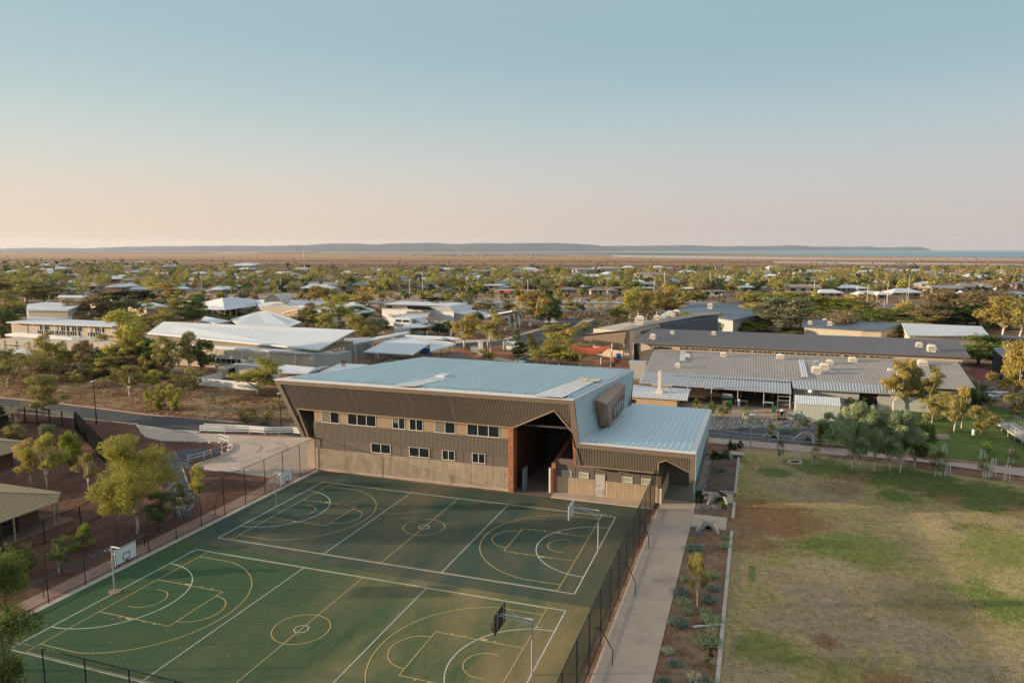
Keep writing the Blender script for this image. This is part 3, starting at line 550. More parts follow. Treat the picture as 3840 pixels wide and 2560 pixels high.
def crown_shape(rs, n, w, z0, z1, kind):
    "clump centres in a crown of half width w between heights z0 and z1"
    out, rad = [], []; h = z1-z0; lobes = []; nlobe = 16 if kind in ('gum', 'ball', 'col') else 0
    while len(out) < n:
        a = rs.uniform(0, 2*math.pi); t = rs.uniform(0, 1); q = math.sqrt(rs.uniform(0.03, 1))
        if nlobe and len(lobes) >= nlobe:
            L0 = lobes[rs.randint(len(lobes))]; d = rs.normal(size=3); d /= np.linalg.norm(d); lr = w*0.44*rs.uniform(0.2, 1.0)
            p = np.array(L0)+d*lr*np.array([1, 1, 0.8*h/w/2.0]); p[2] = min(max(p[2], z0+0.1*h), z1-0.04*h); out.append(tuple(p)); rad.append(min(h*rs.uniform(0.09, 0.155), w*0.36)); continue
        if kind == 'gum': prof = math.sin(math.pi*min(1, (t*0.82+0.16)))**0.6
        elif kind == 'flat': prof = math.sin(math.pi*(t*0.55+0.3))**0.5
        elif kind == 'cone': prof = max(0.12, 1-t)**0.7*(0.55+0.45*min(1, t*6))
        elif kind == 'col': prof = 0.8*math.sin(math.pi*(t*0.8+0.12))**0.4
        else: prof = math.sqrt(max(0, 1-(2*t-1)**2))*0.98+0.02
        rr_ = w*prof*q; r_ = h*rs.uniform(0.10, 0.17) if kind != 'flat' else h*rs.uniform(0.16, 0.24)
        c0 = (rr_*math.cos(a)*0.88, rr_*math.sin(a)*0.88, z0+h*t*0.86+h*0.07)
        if nlobe: lobes.append(c0)
        out.append(c0); rad.append(min(r_, w*0.42))
    return out, rad
def limb_mesh(rs, centres, z0, r0, fork, lean=0.0, name='trunk', nl=9):
    mb = MB(); top = Vector((lean*z0, lean*0.4*z0, z0*fork)); mb.tube([(0, 0, -0.1), (lean*z0*0.4, 0.05, z0*fork*0.5), tuple(top)], r0, 6, r0*0.72)
    idx = rs.permutation(len(centres))[:nl]
    for i in idx:
        c = Vector(centres[i]); m1 = top.lerp(c, 0.5)+Vector((rs.normal()*0.15, rs.normal()*0.15, 0.25))
        mb.tube([tuple(top-Vector((0, 0, 0.15))), tuple(m1), tuple(c)], r0*0.52, 4, r0*0.1)
    me = bpy.data.meshes.new(name); me.from_pydata(mb.v, [], mb.f); me.polygons.foreach_set('use_smooth', [True]*len(me.polygons)); return me
PROTO = {}
# kind: (shape, half width, z0, clumps, leaves per clump, leaf size, fork, trunk radius, trunk colour) for an 8 m tree
SPEC = dict(gum=('gum', 2.9, 2.2, 46, 150, 0.15, 0.8, 0.15, 'trunk_white'), dense=('ball', 2.9, 1.4, 52, 170, 0.15, 1.0, 0.17, 'trunk_brown'),
            flat=('flat', 3.8, 3.2, 42, 170, 0.15, 0.75, 0.16, 'trunk_brown'), oak=('col', 2.5, 0.9, 60, 130, 0.13, 1.5, 0.14, 'trunk_brown'),
            bush=('ball', 4.2, 0.1, 40, 190, 0.17, 1.2, 0.10, 'trunk_brown'), cone=('cone', 2.4, 0.2, 46, 190, 0.15, 1.0, 0.1, 'trunk_brown'),
            herod=('ball', 3.0, 0.6, 150, 330, 0.07, 1.2, 0.15, 'trunk_brown'), hero=('gum', 3.0, 1.9, 150, 260, 0.08, 0.75, 0.15, 'trunk_white'), paper=('ball', 2.8, 2.0, 120, 260, 0.11, 0.6, 0.13, 'trunk_white'),
            thin=('gum', 2.4, 1.6, 34, 90, 0.13, 0.9, 0.10, 'trunk_white'))
def proto(kind, lod, seed):
    key = (kind, lod, seed)
    if key in PROTO: return PROTO[key]
    rs = np.random.RandomState(seed*13+hash_(kind)); sh, w_, z0, nc, pl, ls, fork, r0, tm = SPEC[kind]
    mult = {0: 1.0, 1: 0.5, 2: 0.14}[lod]; size = ls*{0: 1.0, 1: 1.35, 2: 2.5}[lod]
    nc2 = nc if lod < 2 else int(nc*0.5)
    cs, rad = crown_shape(rs, nc2, w_, z0, 8.0, sh)
    if lod == 2: rad = [r_*1.25 for r_ in rad]
    per = [max(6, int(pl*mult*(nc/nc2)*rs.uniform(0.6, 1.3))) for _ in cs]
    V, Q = leaves(rs, cs, rad, per, size, asp=0.42 if kind in ('gum', 'hero', 'paper', 'thin') else 0.55, flatten=0.75)
    cm = npmesh(kind+'_crown', V, Q); cm.materials.append(MATS['foliage'])
    tmesh = limb_mesh(rs, cs, z0, r0, fork, lean=rs.uniform(-0.12, 0.12), nl=10 if lod < 2 else 3); tmesh.materials.append(MATS[tm])
    PROTO[key] = (cm, tmesh); return PROTO[key]
def hash_(s): return sum(ord(c)*(i+3) for i, c in enumerate(s)) % 1000
TC = dict(yellow=(0.38, 0.35, 0.085), gold=(0.44, 0.34, 0.105), olive=(0.33, 0.285, 0.10), green=(0.14, 0.18, 0.05), bright=(0.23, 0.26, 0.045), dark=(0.045, 0.075, 0.027), grey=(0.30, 0.36, 0.20), brown=(0.29, 0.22, 0.12), sage=(0.21, 0.22, 0.13), red=(0.30, 0.10, 0.035), black=(0.02, 0.04, 0.015), blue=(0.19, 0.26, 0.215), pale=(0.46, 0.45, 0.33))
TREES = []
def tree(kind, base, H, W, colr, label, name='tree', cat='tree', group=None, lod=None, seed=None, rz=None):
    d = dist(base); lod = lod if lod is not None else (0 if d < 120 or kind in ('hero', 'herod', 'paper') else 1 if d < 260 else 2)
    seed = seed if seed is not None else rnd.randrange(3)
    cm, tm = proto(kind, lod, seed); t = thing(name, label, cat, base, group, rz if rz is not None else rnd.uniform(0, 6.28))
    s = H/8.0; w0 = SPEC[kind][1]*2*1.05; sx = max(0.15, W/w0); t.scale = (sx, sx, s)
    c = link('crown', cm, None, t); k = TC[colr]; j = rnd.uniform(0.85, 1.15); c.color = (k[0]*j, k[1]*j, k[2]*j, 1); link('trunk', tm, None, t)
    TREES.append((t, d)); return t
def palm_proto(lod):
    key = ('palm', lod)
    if key in PROTO: return PROTO[key]
    rs = np.random.RandomState(5); P = []
    for i in range(20 if lod < 2 else 14):
        a = i*2.39996; el = 1.1-1.35*(i/20.0 if lod < 2 else i/14.0); L_ = rs.uniform(2.1, 2.7); p = np.array([0, 0, 7.0]); segs = 7
        for s in range(segs):
            th = el-1.5*(s/segs)**1.3; d = np.array([math.cos(a)*math.cos(th), math.sin(a)*math.cos(th), math.sin(th)]); q = p+d*L_/segs
            sd_ = np.array([-math.sin(a), math.cos(a), 0]); wv = 0.42*math.sin(math.pi*(s+0.7)/(segs+0.6))+0.05; dr = np.array([0, 0, -0.45*wv])
            for sg in (-1, 1):
                P.append([p, q, q+sd_*sg*wv+dr+d*0.15, p+sd_*sg*wv*0.9+dr+d*0.1])
            p = q
    V = np.array(P).reshape(-1, 3); cm = npmesh('palm_crown', V, np.arange(len(V)).reshape(-1, 4)); cm.materials.append(MATS['foliage'])
    mb = MB().tube([(0, 0, -0.1), (0.08, 0, 3.5), (0, 0, 7.05)], 0.17, 7, 0.11); tm = bpy.data.meshes.new('palm_trunk'); tm.from_pydata(mb.v, [], mb.f); tm.materials.append(MATS['trunk_brown']); PROTO[key] = (cm, tm); return PROTO[key]
def palm(base, H, label, colr='olive', W=None, group=None, name='palm_tree'):
    cm, tm = palm_proto(1 if dist(base) < 200 else 2); t = thing(name, label, 'palm', base, group, rnd.uniform(0, 6.28)); s = H/8.2; sx = (W/5.0) if W else s; t.scale = (sx, sx, s)
    c = link('crown', cm, None, t); k = TC[colr]; c.color = (*k, 1); link('trunk', tm, None, t); TREES.append((t, dist(base))); return t
# hand surveyed trees: zoom key, base x, base y, top y, crown width (same pixels), kind, colour, label
def T(k, x, y, ytop, wd, kind, colr, label, name='gum_tree', cat='tree', group=None, seed=None):
    b = at(k, x, y); H = max(0.25, hgt(k, x, ytop, b))*(1.22 if 95 < dist(b) < 260 and kind not in ('palm', 'paper', 'thin') else 1.0); W = wd/ZT[k][2]*dist(b)/F*((1.4 if k == 'p' else 1.8) if kind in ('gum', 'dense', 'oak') and dist(b) > 95 else 1.12)
    if kind == 'palm': return palm(b, H, label, colr, W, group, name)
    return tree(kind, b, H, W, colr, label, name, cat, group, seed=seed)
# bed shrubs: ragged mounds of upright leaves
SHR = {}
def shrub_mesh(kind, seed):
    key = (kind, seed)
    if key in SHR: return SHR[key]
    rs = np.random.RandomState(seed+31); 
    if kind == 'round':
        cs, rad = crown_shape(rs, 26, 0.5, 0.0, 0.95, 'ball'); V, Q = leaves(rs, cs, [r_*1.1 for r_ in rad], [110]*26, 0.035, 0.5, 0.9)
    elif kind == 'airy':
        cs, rad = crown_shape(rs, 22, 0.5, 0.1, 1.0, 'ball'); V, Q = leaves(rs, cs, rad, [60]*22, 0.045, 0.3, 0.9)
    else:                                                     # 'spiky': radiating silver foliage sprays
        P = []
        for i in range(120):
            a = rs.uniform(0, 6.28); q = rs.uniform(0, 0.32)**0.7; b0 = np.array([math.cos(a)*q*0.5, math.sin(a)*q*0.5, 0]); el = rs.uniform(0.35, 1.4); L_ = rs.uniform(0.35, 0.75)
            d = np.array([math.cos(a)*math.cos(el), math.sin(a)*math.cos(el), math.sin(el)*0.9])
            for s in range(14):
                p = b0+d*L_*(s+1)/14.0; n = rs.normal(size=3); n /= np.linalg.norm(n); t = np.cross(n, rs.normal(size=3)); t /= np.linalg.norm(t); b = np.cross(n, t); z = 0.062*(1.15-s/20)
                P.append([p-t*z, p-b*z*0.45, p+t*z, p+b*z*0.45])
        V = np.array(P).reshape(-1, 3); V[:, 2] = np.maximum(V[:, 2], 0.005); Q = np.arange(len(V)).reshape(-1, 4)
    me = npmesh('shrub_'+kind, V, Q); me.materials.append(MATS['foliage']); SHR[key] = me; return me
def shrub(k, x, y, ytop, wd, kind, colr, label, name='shrub', group=None):
    b = at(k, x, y); W = wd/ZT[k][2]*dist(b)/F; H = max(0.15, hgt(k, x, ytop, b)*0.9)
    b = b+FX*(W*0.25); b.z = 0
    me = shrub_mesh(kind, rnd.randrange(3)); o = bpy.data.objects.new(name, me); COL.objects.link(o); o.location = b; W *= 1.12; o.scale = (W, W, H*1.15); o.rotation_euler = (0, 0, rnd.uniform(0, 6.28))
    c = TC[colr]; j = rnd.uniform(0.88, 1.12); o.color = (c[0]*j, c[1]*j, c[2]*j, 1); tag(o, label, 'shrub', group); return o
# ---------------------------------------------------------------- courts
def court_mat(name, c1, c2, dust, dpos, x0=None):
    m = bpy.data.materials.new(name); m.use_nodes = True; nt = m.node_tree; N = nt.nodes; L = nt.links; b = N['Principled BSDF']; b.inputs['Roughness'].default_value = 0.85; b.inputs['Specular IOR Level'].default_value = 0.25
    g = N.new('ShaderNodeNewGeometry'); P = g.outputs['Position']
    def nz(s, d=8, st=None):
        n = N.new('ShaderNodeTexNoise'); n.inputs['Scale'].default_value = s; n.inputs['Detail'].default_value = d; n.inputs['Roughness'].default_value = 0.68; src = P
        if st: mp = N.new('ShaderNodeMapping'); mp.inputs['Scale'].default_value = st; mp.inputs['Rotation'].default_value = (0, 0, R(-40)); L.new(P, mp.inputs[0]); src = mp.outputs[0]
        L.new(src, n.inputs['Vector']); return n.outputs['Fac']
    def rp(f, e):
        q = N.new('ShaderNodeValToRGB'); L.new(f, q.inputs[0])
        for el, (p, c) in zip(q.color_ramp.elements, e): el.position = p; el.color = (*c, 1) if isinstance(c, tuple) else (c, c, c, 1)
        return q.outputs[0]
    base = rp(nz(0.18), [(0.3, c1), (0.7, c2)])
    dm = rp(nz(0.11, 7, (1, 0.4, 1)), [(dpos, 0.0), (dpos+0.25, 1.0)])
    if x0 is not None:
        sx = N.new('ShaderNodeSeparateXYZ'); L.new(P, sx.inputs[0]); mr = N.new('ShaderNodeMapRange'); L.new(sx.outputs['X'], mr.inputs['Value']); mr.inputs['From Min'].default_value = x0; mr.inputs['From Max'].default_value = x0+16
        mm = N.new('ShaderNodeMath'); mm.operation = 'MULTIPLY'; L.new(dm, mm.inputs[0]); L.new(mr.outputs[0], mm.inputs[1]); dm = mm.outputs[0]
    mx = N.new('ShaderNodeMix'); mx.data_type = 'RGBA'; L.new(dm, mx.inputs['Factor']); L.new(base, mx.inputs['A']); mx.inputs['B'].default_value = (*dust, 1)
    fn = rp(nz(9, 6), [(0.3, 0.74), (0.7, 1.28)]); mu = N.new('ShaderNodeMix'); mu.data_type = 'RGBA'; mu.blend_type = 'MULTIPLY'; mu.inputs['Factor'].default_value = 1; L.new(mx.outputs['Result'], mu.inputs['A']); L.new(fn, mu.inputs['B'])
    L.new(mu.outputs['Result'], b.inputs['Base Color']); return m
flat('court_surface', [(-2.55,-1.55),(33.0,-1.55),(33.0,18.25),(-2.55,18.25)], 0.004, court_mat('court_teal', (0.028,0.062,0.048), (0.048,0.080,0.056), (0.13,0.105,0.06), 0.44))
flat('court_surface', [(-2.55,-21.3),(33.0,-21.3),(33.0,-1.55),(-2.55,-1.55)], 0.004, court_mat('court_green', (0.030,0.085,0.038), (0.060,0.092,0.036), (0.26,0.19,0.09), 0.40, 8.0))
def line(mb, p, q, w=0.06, z=0.009):
    p = Vector((*p, z)); q = Vector((*q, z)); d = (q-p).normalized(); n = Vector((-d.y, d.x, 0))*w/2; mb.sheet([p-n, q-n, q+n, p+n])
def arc(mb, c, r, a0, a1, w=0.06, z=0.009, n=40):
    for i in range(n):
        t0, t1 = R(a0+(a1-a0)*i/n), R(a0+(a1-a0)*(i+1)/n); ri, ro = r-w/2, r+w/2
        mb.sheet([(c[0]+ri*math.cos(t0), c[1]+ri*math.sin(t0), z), (c[0]+ro*math.cos(t0), c[1]+ro*math.sin(t0), z), (c[0]+ro*math.cos(t1), c[1]+ro*math.sin(t1), z), (c[0]+ri*math.cos(t1), c[1]+ri*math.sin(t1), z)])
def court(y0, z=0.009):
    L_, W_ = 30.5, 15.25; yc = y0+W_/2; wl = MB()
    for a, b in (((0,y0),(L_,y0)),((0,y0+W_),(L_,y0+W_)),((0,y0-0.025),(0,y0+W_+0.025)),((L_,y0-0.025),(L_,y0+W_+0.025))): line(wl, a, b, 0.075, z)
    for x in (L_/3, 2*L_/3): line(wl, (x, y0+0.05), (x, y0+W_-0.05), 0.06, z+0.0005)
    arc(wl, (0, yc), 4.9, -90, 90, 0.07, z+0.001); arc(wl, (L_, yc), 4.9, 90, 270, 0.07, z+0.001); arc(wl, (L_/2, yc), 0.45, 0, 360, 0.06, z+0.0015)
    o = build(wl, 'netball_marking', MATS['line_white']); o['kind'] = 'structure'
    yl = MB(); z2 = z+0.004; x0, x1 = 1.25, L_-1.25; ya, yb = y0+0.13, y0+W_-0.13
    line(yl, (x0, ya), (x0, yb), 0.06, z2); line(yl, (x1, ya), (x1, yb), 0.06, z2); line(yl, (x0, ya), (x1, ya), 0.05, z2); line(yl, (x0, yb), (x1, yb), 0.05, z2)
    line(yl, (L_/2, ya), (L_/2, yb), 0.06, z2+0.0005); arc(yl, (L_/2, yc), 1.8, 0, 360, 0.06, z2+0.001)
    for sx, xb in ((1, x0), (-1, x1)):
        hoop = xb+sx*1.575; a_ = math.degrees(math.acos(6.6/6.75))
        ang = math.degrees(math.asin(6.6/6.75)); ex = hoop+sx*6.75*math.cos(R(ang))
        for s in (-1, 1): line(yl, (xb, yc+s*6.6), (ex, yc+s*6.6), 0.06, z2)
        arc(yl, (hoop, yc), 6.75, -ang if sx > 0 else 180-ang, ang if sx > 0 else 180+ang, 0.06, z2+0.001)
        k = xb+sx*5.8
        for s in (-1, 1):
            line(yl, (xb, yc+s*2.45), (k, yc+s*2.45), 0.06, z2)
            for q, ww in ((1.9, 0.1), (2.6, 0.45), (3.9, 0.1), (4.75, 0.1)): line(yl, (xb+sx*(q-ww/2), yc+s*2.56), (xb+sx*(q+ww/2), yc+s*2.56), 0.16, z2+0.0015)
        line(yl, (k, yc-2.45), (k, yc+2.45), 0.06, z2+0.0005)
        arc(yl, (k, yc), 1.8, -90 if sx > 0 else 90, 90 if sx > 0 else 270, 0.06, z2+0.001)
        arc(yl, (hoop, yc), 1.25, -90 if sx > 0 else 90, 90 if sx > 0 else 270, 0.06, z2+0.001)
        for s in (-1, 1): line(yl, (hoop-sx*0.375, yc+s*1.25), (hoop, yc+s*1.25), 0.06, z2)
    o = build(yl, 'basketball_marking', MATS['line_yellow']); o['kind'] = 'structure'
court(0.0); court(C2Y)
# paving
flat('footpath', [(-7.4,18.4),(-4.9,12.0),(-4.9,-22),(-2.9,-22),(-2.9,18.4)], 0.008, MATS['path_red'])
mb = MB().box(-2.95, -21.3, -0.02, -2.55, 18.4, 0.03); o = build(mb, 'court_kerb', MATS['concrete_pale']); o['kind'] = 'structure'
mb = MB().box(23.6, 18.3, -0.02, 33.4, 20.0, 0.10); o = build(mb, 'concrete_step', MATS['concrete']); o['kind'] = 'structure'
fp = MB()
y = -30.0
while y < 21.0:
    y2 = min(21.4, y+2.6); fp.box(33.75, y+0.012, -0.02, 37.05, y2-0.012, 0.02); y = y2
o = build(fp, 'concrete_path', MATS['concrete']); o['kind'] = 'structure'
fp = MB().box(33.4, 21.412, -0.02, 37.6, 37.6, 0.02); o = build(fp, 'concrete_path', mat('concrete_dark', (0.25,0.21,0.18), 0.9, 0.12, 0.8)); o['kind'] = 'structure'
# leaf litter on the near court
rs = np.random.RandomState(3); n = 260; P = np.stack([rs.uniform(-2, 32, n), rs.uniform(-17.5, -2, n), np.full(n, 0.022)], 1); q = []
for p in P:
    a = rs.uniform(0, 6.28); s = rs.uniform(0.02, 0.07); t = np.array([math.cos(a), math.sin(a), 0])*s; b = np.array([-math.sin(a), math.cos(a), 0])*s*0.5; q.append([p-t, p-b, p+t, p+b])
me = npmesh('leaf_litter', np.array(q).reshape(-1, 3), np.arange(4*n).reshape(-1, 4)); o = link('leaf_litter', me, mat('dry_leaf', (0.42,0.36,0.24), 0.9, 0.2)); tag(o, 'dry fallen leaves scattered over the near green court', 'leaf litter', kind='stuff')
# ---------------------------------------------------------------- court fences
wire_l = meshmat('fence_wire', (0.02, 0.022, 0.025), 0.2); wire_r = meshmat('fence_wire_close', (0.045, 0.035, 0.03), 0.68)
def fence(name, label, pts, H, step, wm, post='dark_steel', r=0.035, rails=(0.05, 1.0), posts=None, braces=(), cat='fence'):
    pts = [Vector((p[0], p[1], 0)) for p in pts]; c = pts[0]; t = thing(name, label, cat, c)
    for a, b in zip(pts, pts[1:]):
        L_ = (b-a).length; n = max(1, round(L_/step)); d = (b-a)/n
        for i in range(n+1):
            if i == n and b is not pts[-1]: continue
            p = a+d*i; build(MB().tube([p, p+Vector((0, 0, H))], r, 6), 'post', MATS[post], t)
        for q in rails: build(MB().tube([a+Vector((0, 0, H*q)), b+Vector((0, 0, H*q))], r*0.75, 5), 'rail', MATS[post], t)
        if wm: build(MB().sheet([a+Vector((0, 0, 0.08)), b+Vector((0, 0, 0.08)), b+Vector((0, 0, H)), a+Vector((0, 0, H))]), 'wire_mesh', wm, t)
    return t
fl = fence('court_fence', 'tall black wire fence along the left end of the two courts', [(-3.0, -21.3), (-3.0, 18.5)], 3.6, 2.85, wire_l)
fr = fence('court_fence', 'tall black wire fence between the courts and the concrete path', [(33.55, -24), (33.55, 18.3)], 3.7, 3.0, wire_r)
fn = fence('court_fence', 'black wire fence crossing the bottom left corner of the photo', [(-3.6, -21.4), (33.55, -21.4)], 3.6, 2.95, wire_l)
bl = Vector((-3.0, 0, 0))
def brace(parent, x0, y0, x1, y1, z0):
    build(MB().tube([(x0, y0, z0), (x0+(x1-x0)*0.35, y0+(y1-y0)*0.35, z0), (x1, y1, z0*0.45), (x1, y1, 0)], 0.03, 6), 'brace', MATS['dark_steel'], parent)
for k, x, y in (('n',1313,1325), ('e',1957,597), ('e',1803,1075)):
    p = at(k, x, y); brace(fr, 33.55, p.y+0.1, p.x, p.y, 2.1)
for k, x, y in (('r',362,862), ('h',612,540), ('r',1200,440)):
    p = at(k, x, y); brace(fl, -3.0, p.y+0.2, p.x, p.y, 2.2)
# ---------------------------------------------------------------- basketball posts
def hoop_post(x, y, s, label, board_mat, bz0, bz1, arm=1.25, netty=False, pad=False):
    t = thing('basketball_post', label, 'basketball post', (x, y, 0), 'basketball posts at the court ends')
    g = MATS['galv']; H = 3.35
    build(MB().tube([(x, y, 0), (x, y, H)], 0.055, 8), 'pole', g, t)
    build(MB().tube([(x, y, H-0.03), (x+s*arm, y, H-0.03)], 0.045, 6), 'arm', g, t)
    build(MB().tube([(x, y, H-0.75), (x+s*arm*0.55, y, H-0.05)], 0.03, 6), 'brace', g, t)
    xb = x+s*(arm+0.04)
    bd = build(MB().box(xb-0.02, y-0.9, bz0, xb+0.02, y+0.9, bz1), 'backboard', board_mat, t)
    fr_ = MB(); xe = xb+s*0.026; blk = MATS['dark_steel']
    for a in ((y-0.9, bz0, y+0.9, bz0+0.05), (y-0.9, bz1-0.05, y+0.9, bz1), (y-0.9, bz0+0.05, y-0.85, bz1-0.05), (y+0.85, bz0+0.05, y+0.9, bz1-0.05)): fr_.box(xe-0.004, a[0], a[1], xe+0.004, a[2], a[3])
    zc = bz0+0.18
    for a in ((y-0.3, zc, y+0.3, zc+0.05), (y-0.3, zc+0.42, y+0.3, zc+0.47), (y-0.3, zc+0.05, y-0.25, zc+0.42), (y+0.25, zc+0.05, y+0.3, zc+0.42)): fr_.box(xe-0.004, a[0], a[1], xe+0.004, a[2], a[3])
    build(fr_, 'board_marking', blk, bd)
    hz_ = bz0+0.12; hp = build(MB().ring((xb+s*0.33, y, hz_), 0.23, 0.014).box(xb, y-0.06, hz_-0.12, xb+s*0.12, y+0.06, hz_+0.03), 'hoop', MATS['rust_steel'], t)
    if netty:
        nm = MB()
        for i in range(12):
            a0, a1 = R(i*30), R(i*30+15)
            nm.tube([(xb+s*0.33+0.22*math.cos(a0), y+0.22*math.sin(a0), hz_), (xb+s*0.33+0.13*math.cos(a1), y+0.13*math.sin(a1), hz_-0.4)], 0.008, 3); nm.tube([(xb+s*0.33+0.22*math.cos(a0), y+0.22*math.sin(a0), hz_), (xb+s*0.33+0.13*math.cos(a0-0.26), y+0.13*math.sin(a0-0.26), hz_-0.4)], 0.008, 3)
        build(nm, 'net', MATS['rust_steel'], hp)
    # netball ring on the back of the pole
    build(MB().ring((x-s*0.42, y, 3.02), 0.19, 0.012).tube([(x, y, 3.02), (x-s*0.23, y, 3.02)], 0.014, 5), 'netball_ring', g, t)
    bk = MB()
    for yy in (-0.5, 0.5): bk.tube([(xb-s*0.03, y+yy, bz1-0.1), (x+s*0.1, y, H-0.35)], 0.018, 5)
    bk.bar((xb-s*0.04, y-0.5, bz0+0.1), (xb-s*0.04, y-0.5, bz1), 0.04); bk.bar((xb-s*0.04, y+0.5, bz0+0.1), (xb-s*0.04, y+0.5, bz1), 0.04)
    build(bk, 'board_bracket', g, t)
    if pad: build(MB().prism([(x+0.42*math.cos(R(a))*1.2, y+0.42*math.sin(R(a))) for a in range(0, 360, 60)], 0.0225, 0.05), 'footing', MATS['path_red'], t)
    return t
Y2 = C2Y+7.625
wb = mat('board_white', (0.66, 0.70, 0.71), 0.5, 0.05)
hoop_post(-0.12, Y2, 1, 'white backboard post at the left end of the near court', wb, 2.45, 3.6, pad=True)
hoop_post(0.02, 7.625, 1, 'small white backboard post at the left end of the far court by the fence', wb, 2.45, 3.6)
hoop_post(30.52, 7.7, -1, 'pole at the right end of the far court, board seen edge on', wb, 2.5, 3.65, 2.2)
hoop_post(30.55, Y2, -1, 'rusty brown backboard seen from behind at the right end of the near court', mat('board_rust', (0.055, 0.035, 0.028), 0.8, 0.3, 2.5), 2.45, 3.6, 1.9, True)
# ---------------------------------------------------------------- sports hall
hall = thing('sports_hall', 'large brown sports hall with pale blue ribbed roof and slanting hood beside the courts', 'sports hall', (10, 25, 0))
YF, YW, YB = 18.30, 18.72, 36.7
RZ = 9.82
FL, FRt, BR, BL = (-7.84, YF, RZ), (25.80, YF, RZ-0.02), (28.40, YB, RZ-0.05), (1.10, YB, RZ+0.12)
# roof deck
roof = build(MB().slab([FL, FRt, BR, BL], 0.12), 'roof', MATS['roof_flashing'], hall)
def bil(s, t): 
    a = Vector(FL).lerp(Vector(FRt), s); b = Vector(BL).lerp(Vector(BR), s); return a.lerp(b, t)
rb = MB().corr(bil(0.022, 0.05)+Vector((0, 0, 0.01)), bil(0.985, 0.05)+Vector((0, 0, 0.01)), bil(0.99, 1.0)+Vector((0, 0, 0.01)), bil(0.0, 1.0)+Vector((0, 0, 0.01)), 0.46, 0.15, 0.26)
ribs = build(rb, 'roof_sheeting', MATS['blue_roof'], roof)
# translucent strips and hatches
def strip(ax, ay, bx, by, x2, y2, x3, y3, k='p', z=RZ+0.17):
    return build(MB().corr(at(k, ax, ay, z), at(k, bx, by, z), at(k, x2, y2, z), at(k, x3, y3, z), 0.42, 0.03, 0.2), 'skylight_strip', mat('skylight', (0.70, 0.67, 0.63), 0.5, 0.12, 1.5), roof)
strip(1300, 1000, 1590, 1020, 1930, 852, 1735, 850); strip(-70, 900, 140, 912, 510, 825, 340, 822)
def hatch(k, x, y, w, l, m, z=RZ+0.12):
    p = at(k, x, y, z); return build(MB().box(p.x, p.y, z, p.x+w, p.y+l, z+0.22), 'roof_hatch', MATS[m], roof)
hatch('p', 345, 822, 1.1, 1.6, 'white_roof')
for dx in (0, 1.25):
    p = at('p', 1740, 858, RZ+0.1); h_ = build(MB().box(p.x+dx, p.y, RZ+0.1, p.x+dx+1.05, p.y+1.2, RZ+0.2), 'roof_hatch', MATS['dark_steel'], roof); build(MB().box(p.x+dx-0.04, p.y-0.04, RZ+0.21, p.x+dx+1.09, p.y+1.24, RZ+0.28), 'hatch_lid', MATS['cream_wall'], h_)
# frame of the hood (front face line)
def fpoly(name, xz, y0, y1, m, parent=hall):
    return build(MB().hexa([(x, y0, z) for x, z in xz], [(x, y1, z) for x, z in xz]), name, MATS[m], parent)
def zfr(x): return RZ-0.12
fr = MB()
y0, y1 = YF, YF+0.45
def fq(xz): fr.hexa([(x, y0, z) for x, z in xz], [(x, y1, z) for x, z in xz])
fq([(-7.84, 9.70), (-7.05, 9.28), (25.35, 9.28), (25.80, 9.70)])                 # top beam
fq([(-7.84, 9.70), (-4.52, 3.60), (-4.10, 3.60), (-7.05, 9.28)])                 # left leg
fq([(25.80, 9.70), (25.35, 9.28), (25.55, 6.70), (25.92, 5.15), (26.35, 5.60)])  # right leg
fq([(26.35, 5.60), (25.92, 5.15), (36.60, 5.10), (37.05, 5.55)])                 # low beam
fq([(36.60, 5.10), (36.55, 3.78), (36.55, 2.90), (37.05, 2.90), (37.05, 5.55)])
fq([(25.92, 5.15), (25.55, 6.70), (25.66, 6.62), (26.55, 3.45), (26.38, 3.45)])
build(fr, 'hood_frame', MATS['brown_frame'], hall)
# ribbed hood panels: slanting ribs cut to the opening
def zbot(x):
    if x < -4.98: return 3.60
    if x < 19.73: return 6.70-0.10*(x+5)/25
    if x < 23.89: return 6.60+(8.60-6.60)*(x-19.73)/(23.89-19.73)
    return max(6.62, 8.60+(6.62-8.60)*(x-23.89)/(25.72-23.89))
def hood_ribs(xt0, xt1, n, fbx, ztop, zb, y, m, dep, cap=0.45, name='hood_cladding'):
    mb = MB(); k = n; prof = [(0, 0), (1-cap, 0), (1-cap, 1), (1, 1)]; o = 0
    for i in range(k+1):
        for u, h in (prof if i < k else [(0, 0)]):
            s = (i+u)/k; xt = xt0+(xt1-xt0)*s; xb3 = fbx(xt); zt = ztop
            z = zt
            for _ in range(60):                                        # march down the rib to the opening
                x = xt+(xb3-xt)*(ztop-z)/(ztop-3.6)
                if z <= zb(x): break
                z -= 0.12
            z = max(z, 3.6); lo, hi = z, min(ztop, z+0.12)
            for _ in range(12):
                mi = (lo+hi)/2; x = xt+(xb3-xt)*(ztop-mi)/(ztop-3.6)
                if mi <= zb(x): lo = mi
                else: hi = mi
            z = hi; x = xt+(xb3-xt)*(ztop-z)/(ztop-3.6)
            mb.v += [(xt, y-dep*h, ztop), (x, y-dep*h, z)]
    for i in range(len(mb.v)//2-1): mb.f.append((2*i, 2*i+2, 2*i+3, 2*i+1))
    return build(mb, name, MATS[m], hall)
slant = lambda xt: xt+(3.05 if xt < -3 else max(0.18, 3.05-(xt+3)*0.105))
mat('hood_rib_dark', (0.095, 0.073, 0.057), 0.6, 0.06, 1.0)
hood_ribs(-7.02, 25.34, 230, slant, 9.27, zbot, YF+0.14, 'brown_clad', 0.025)
sm = MB()
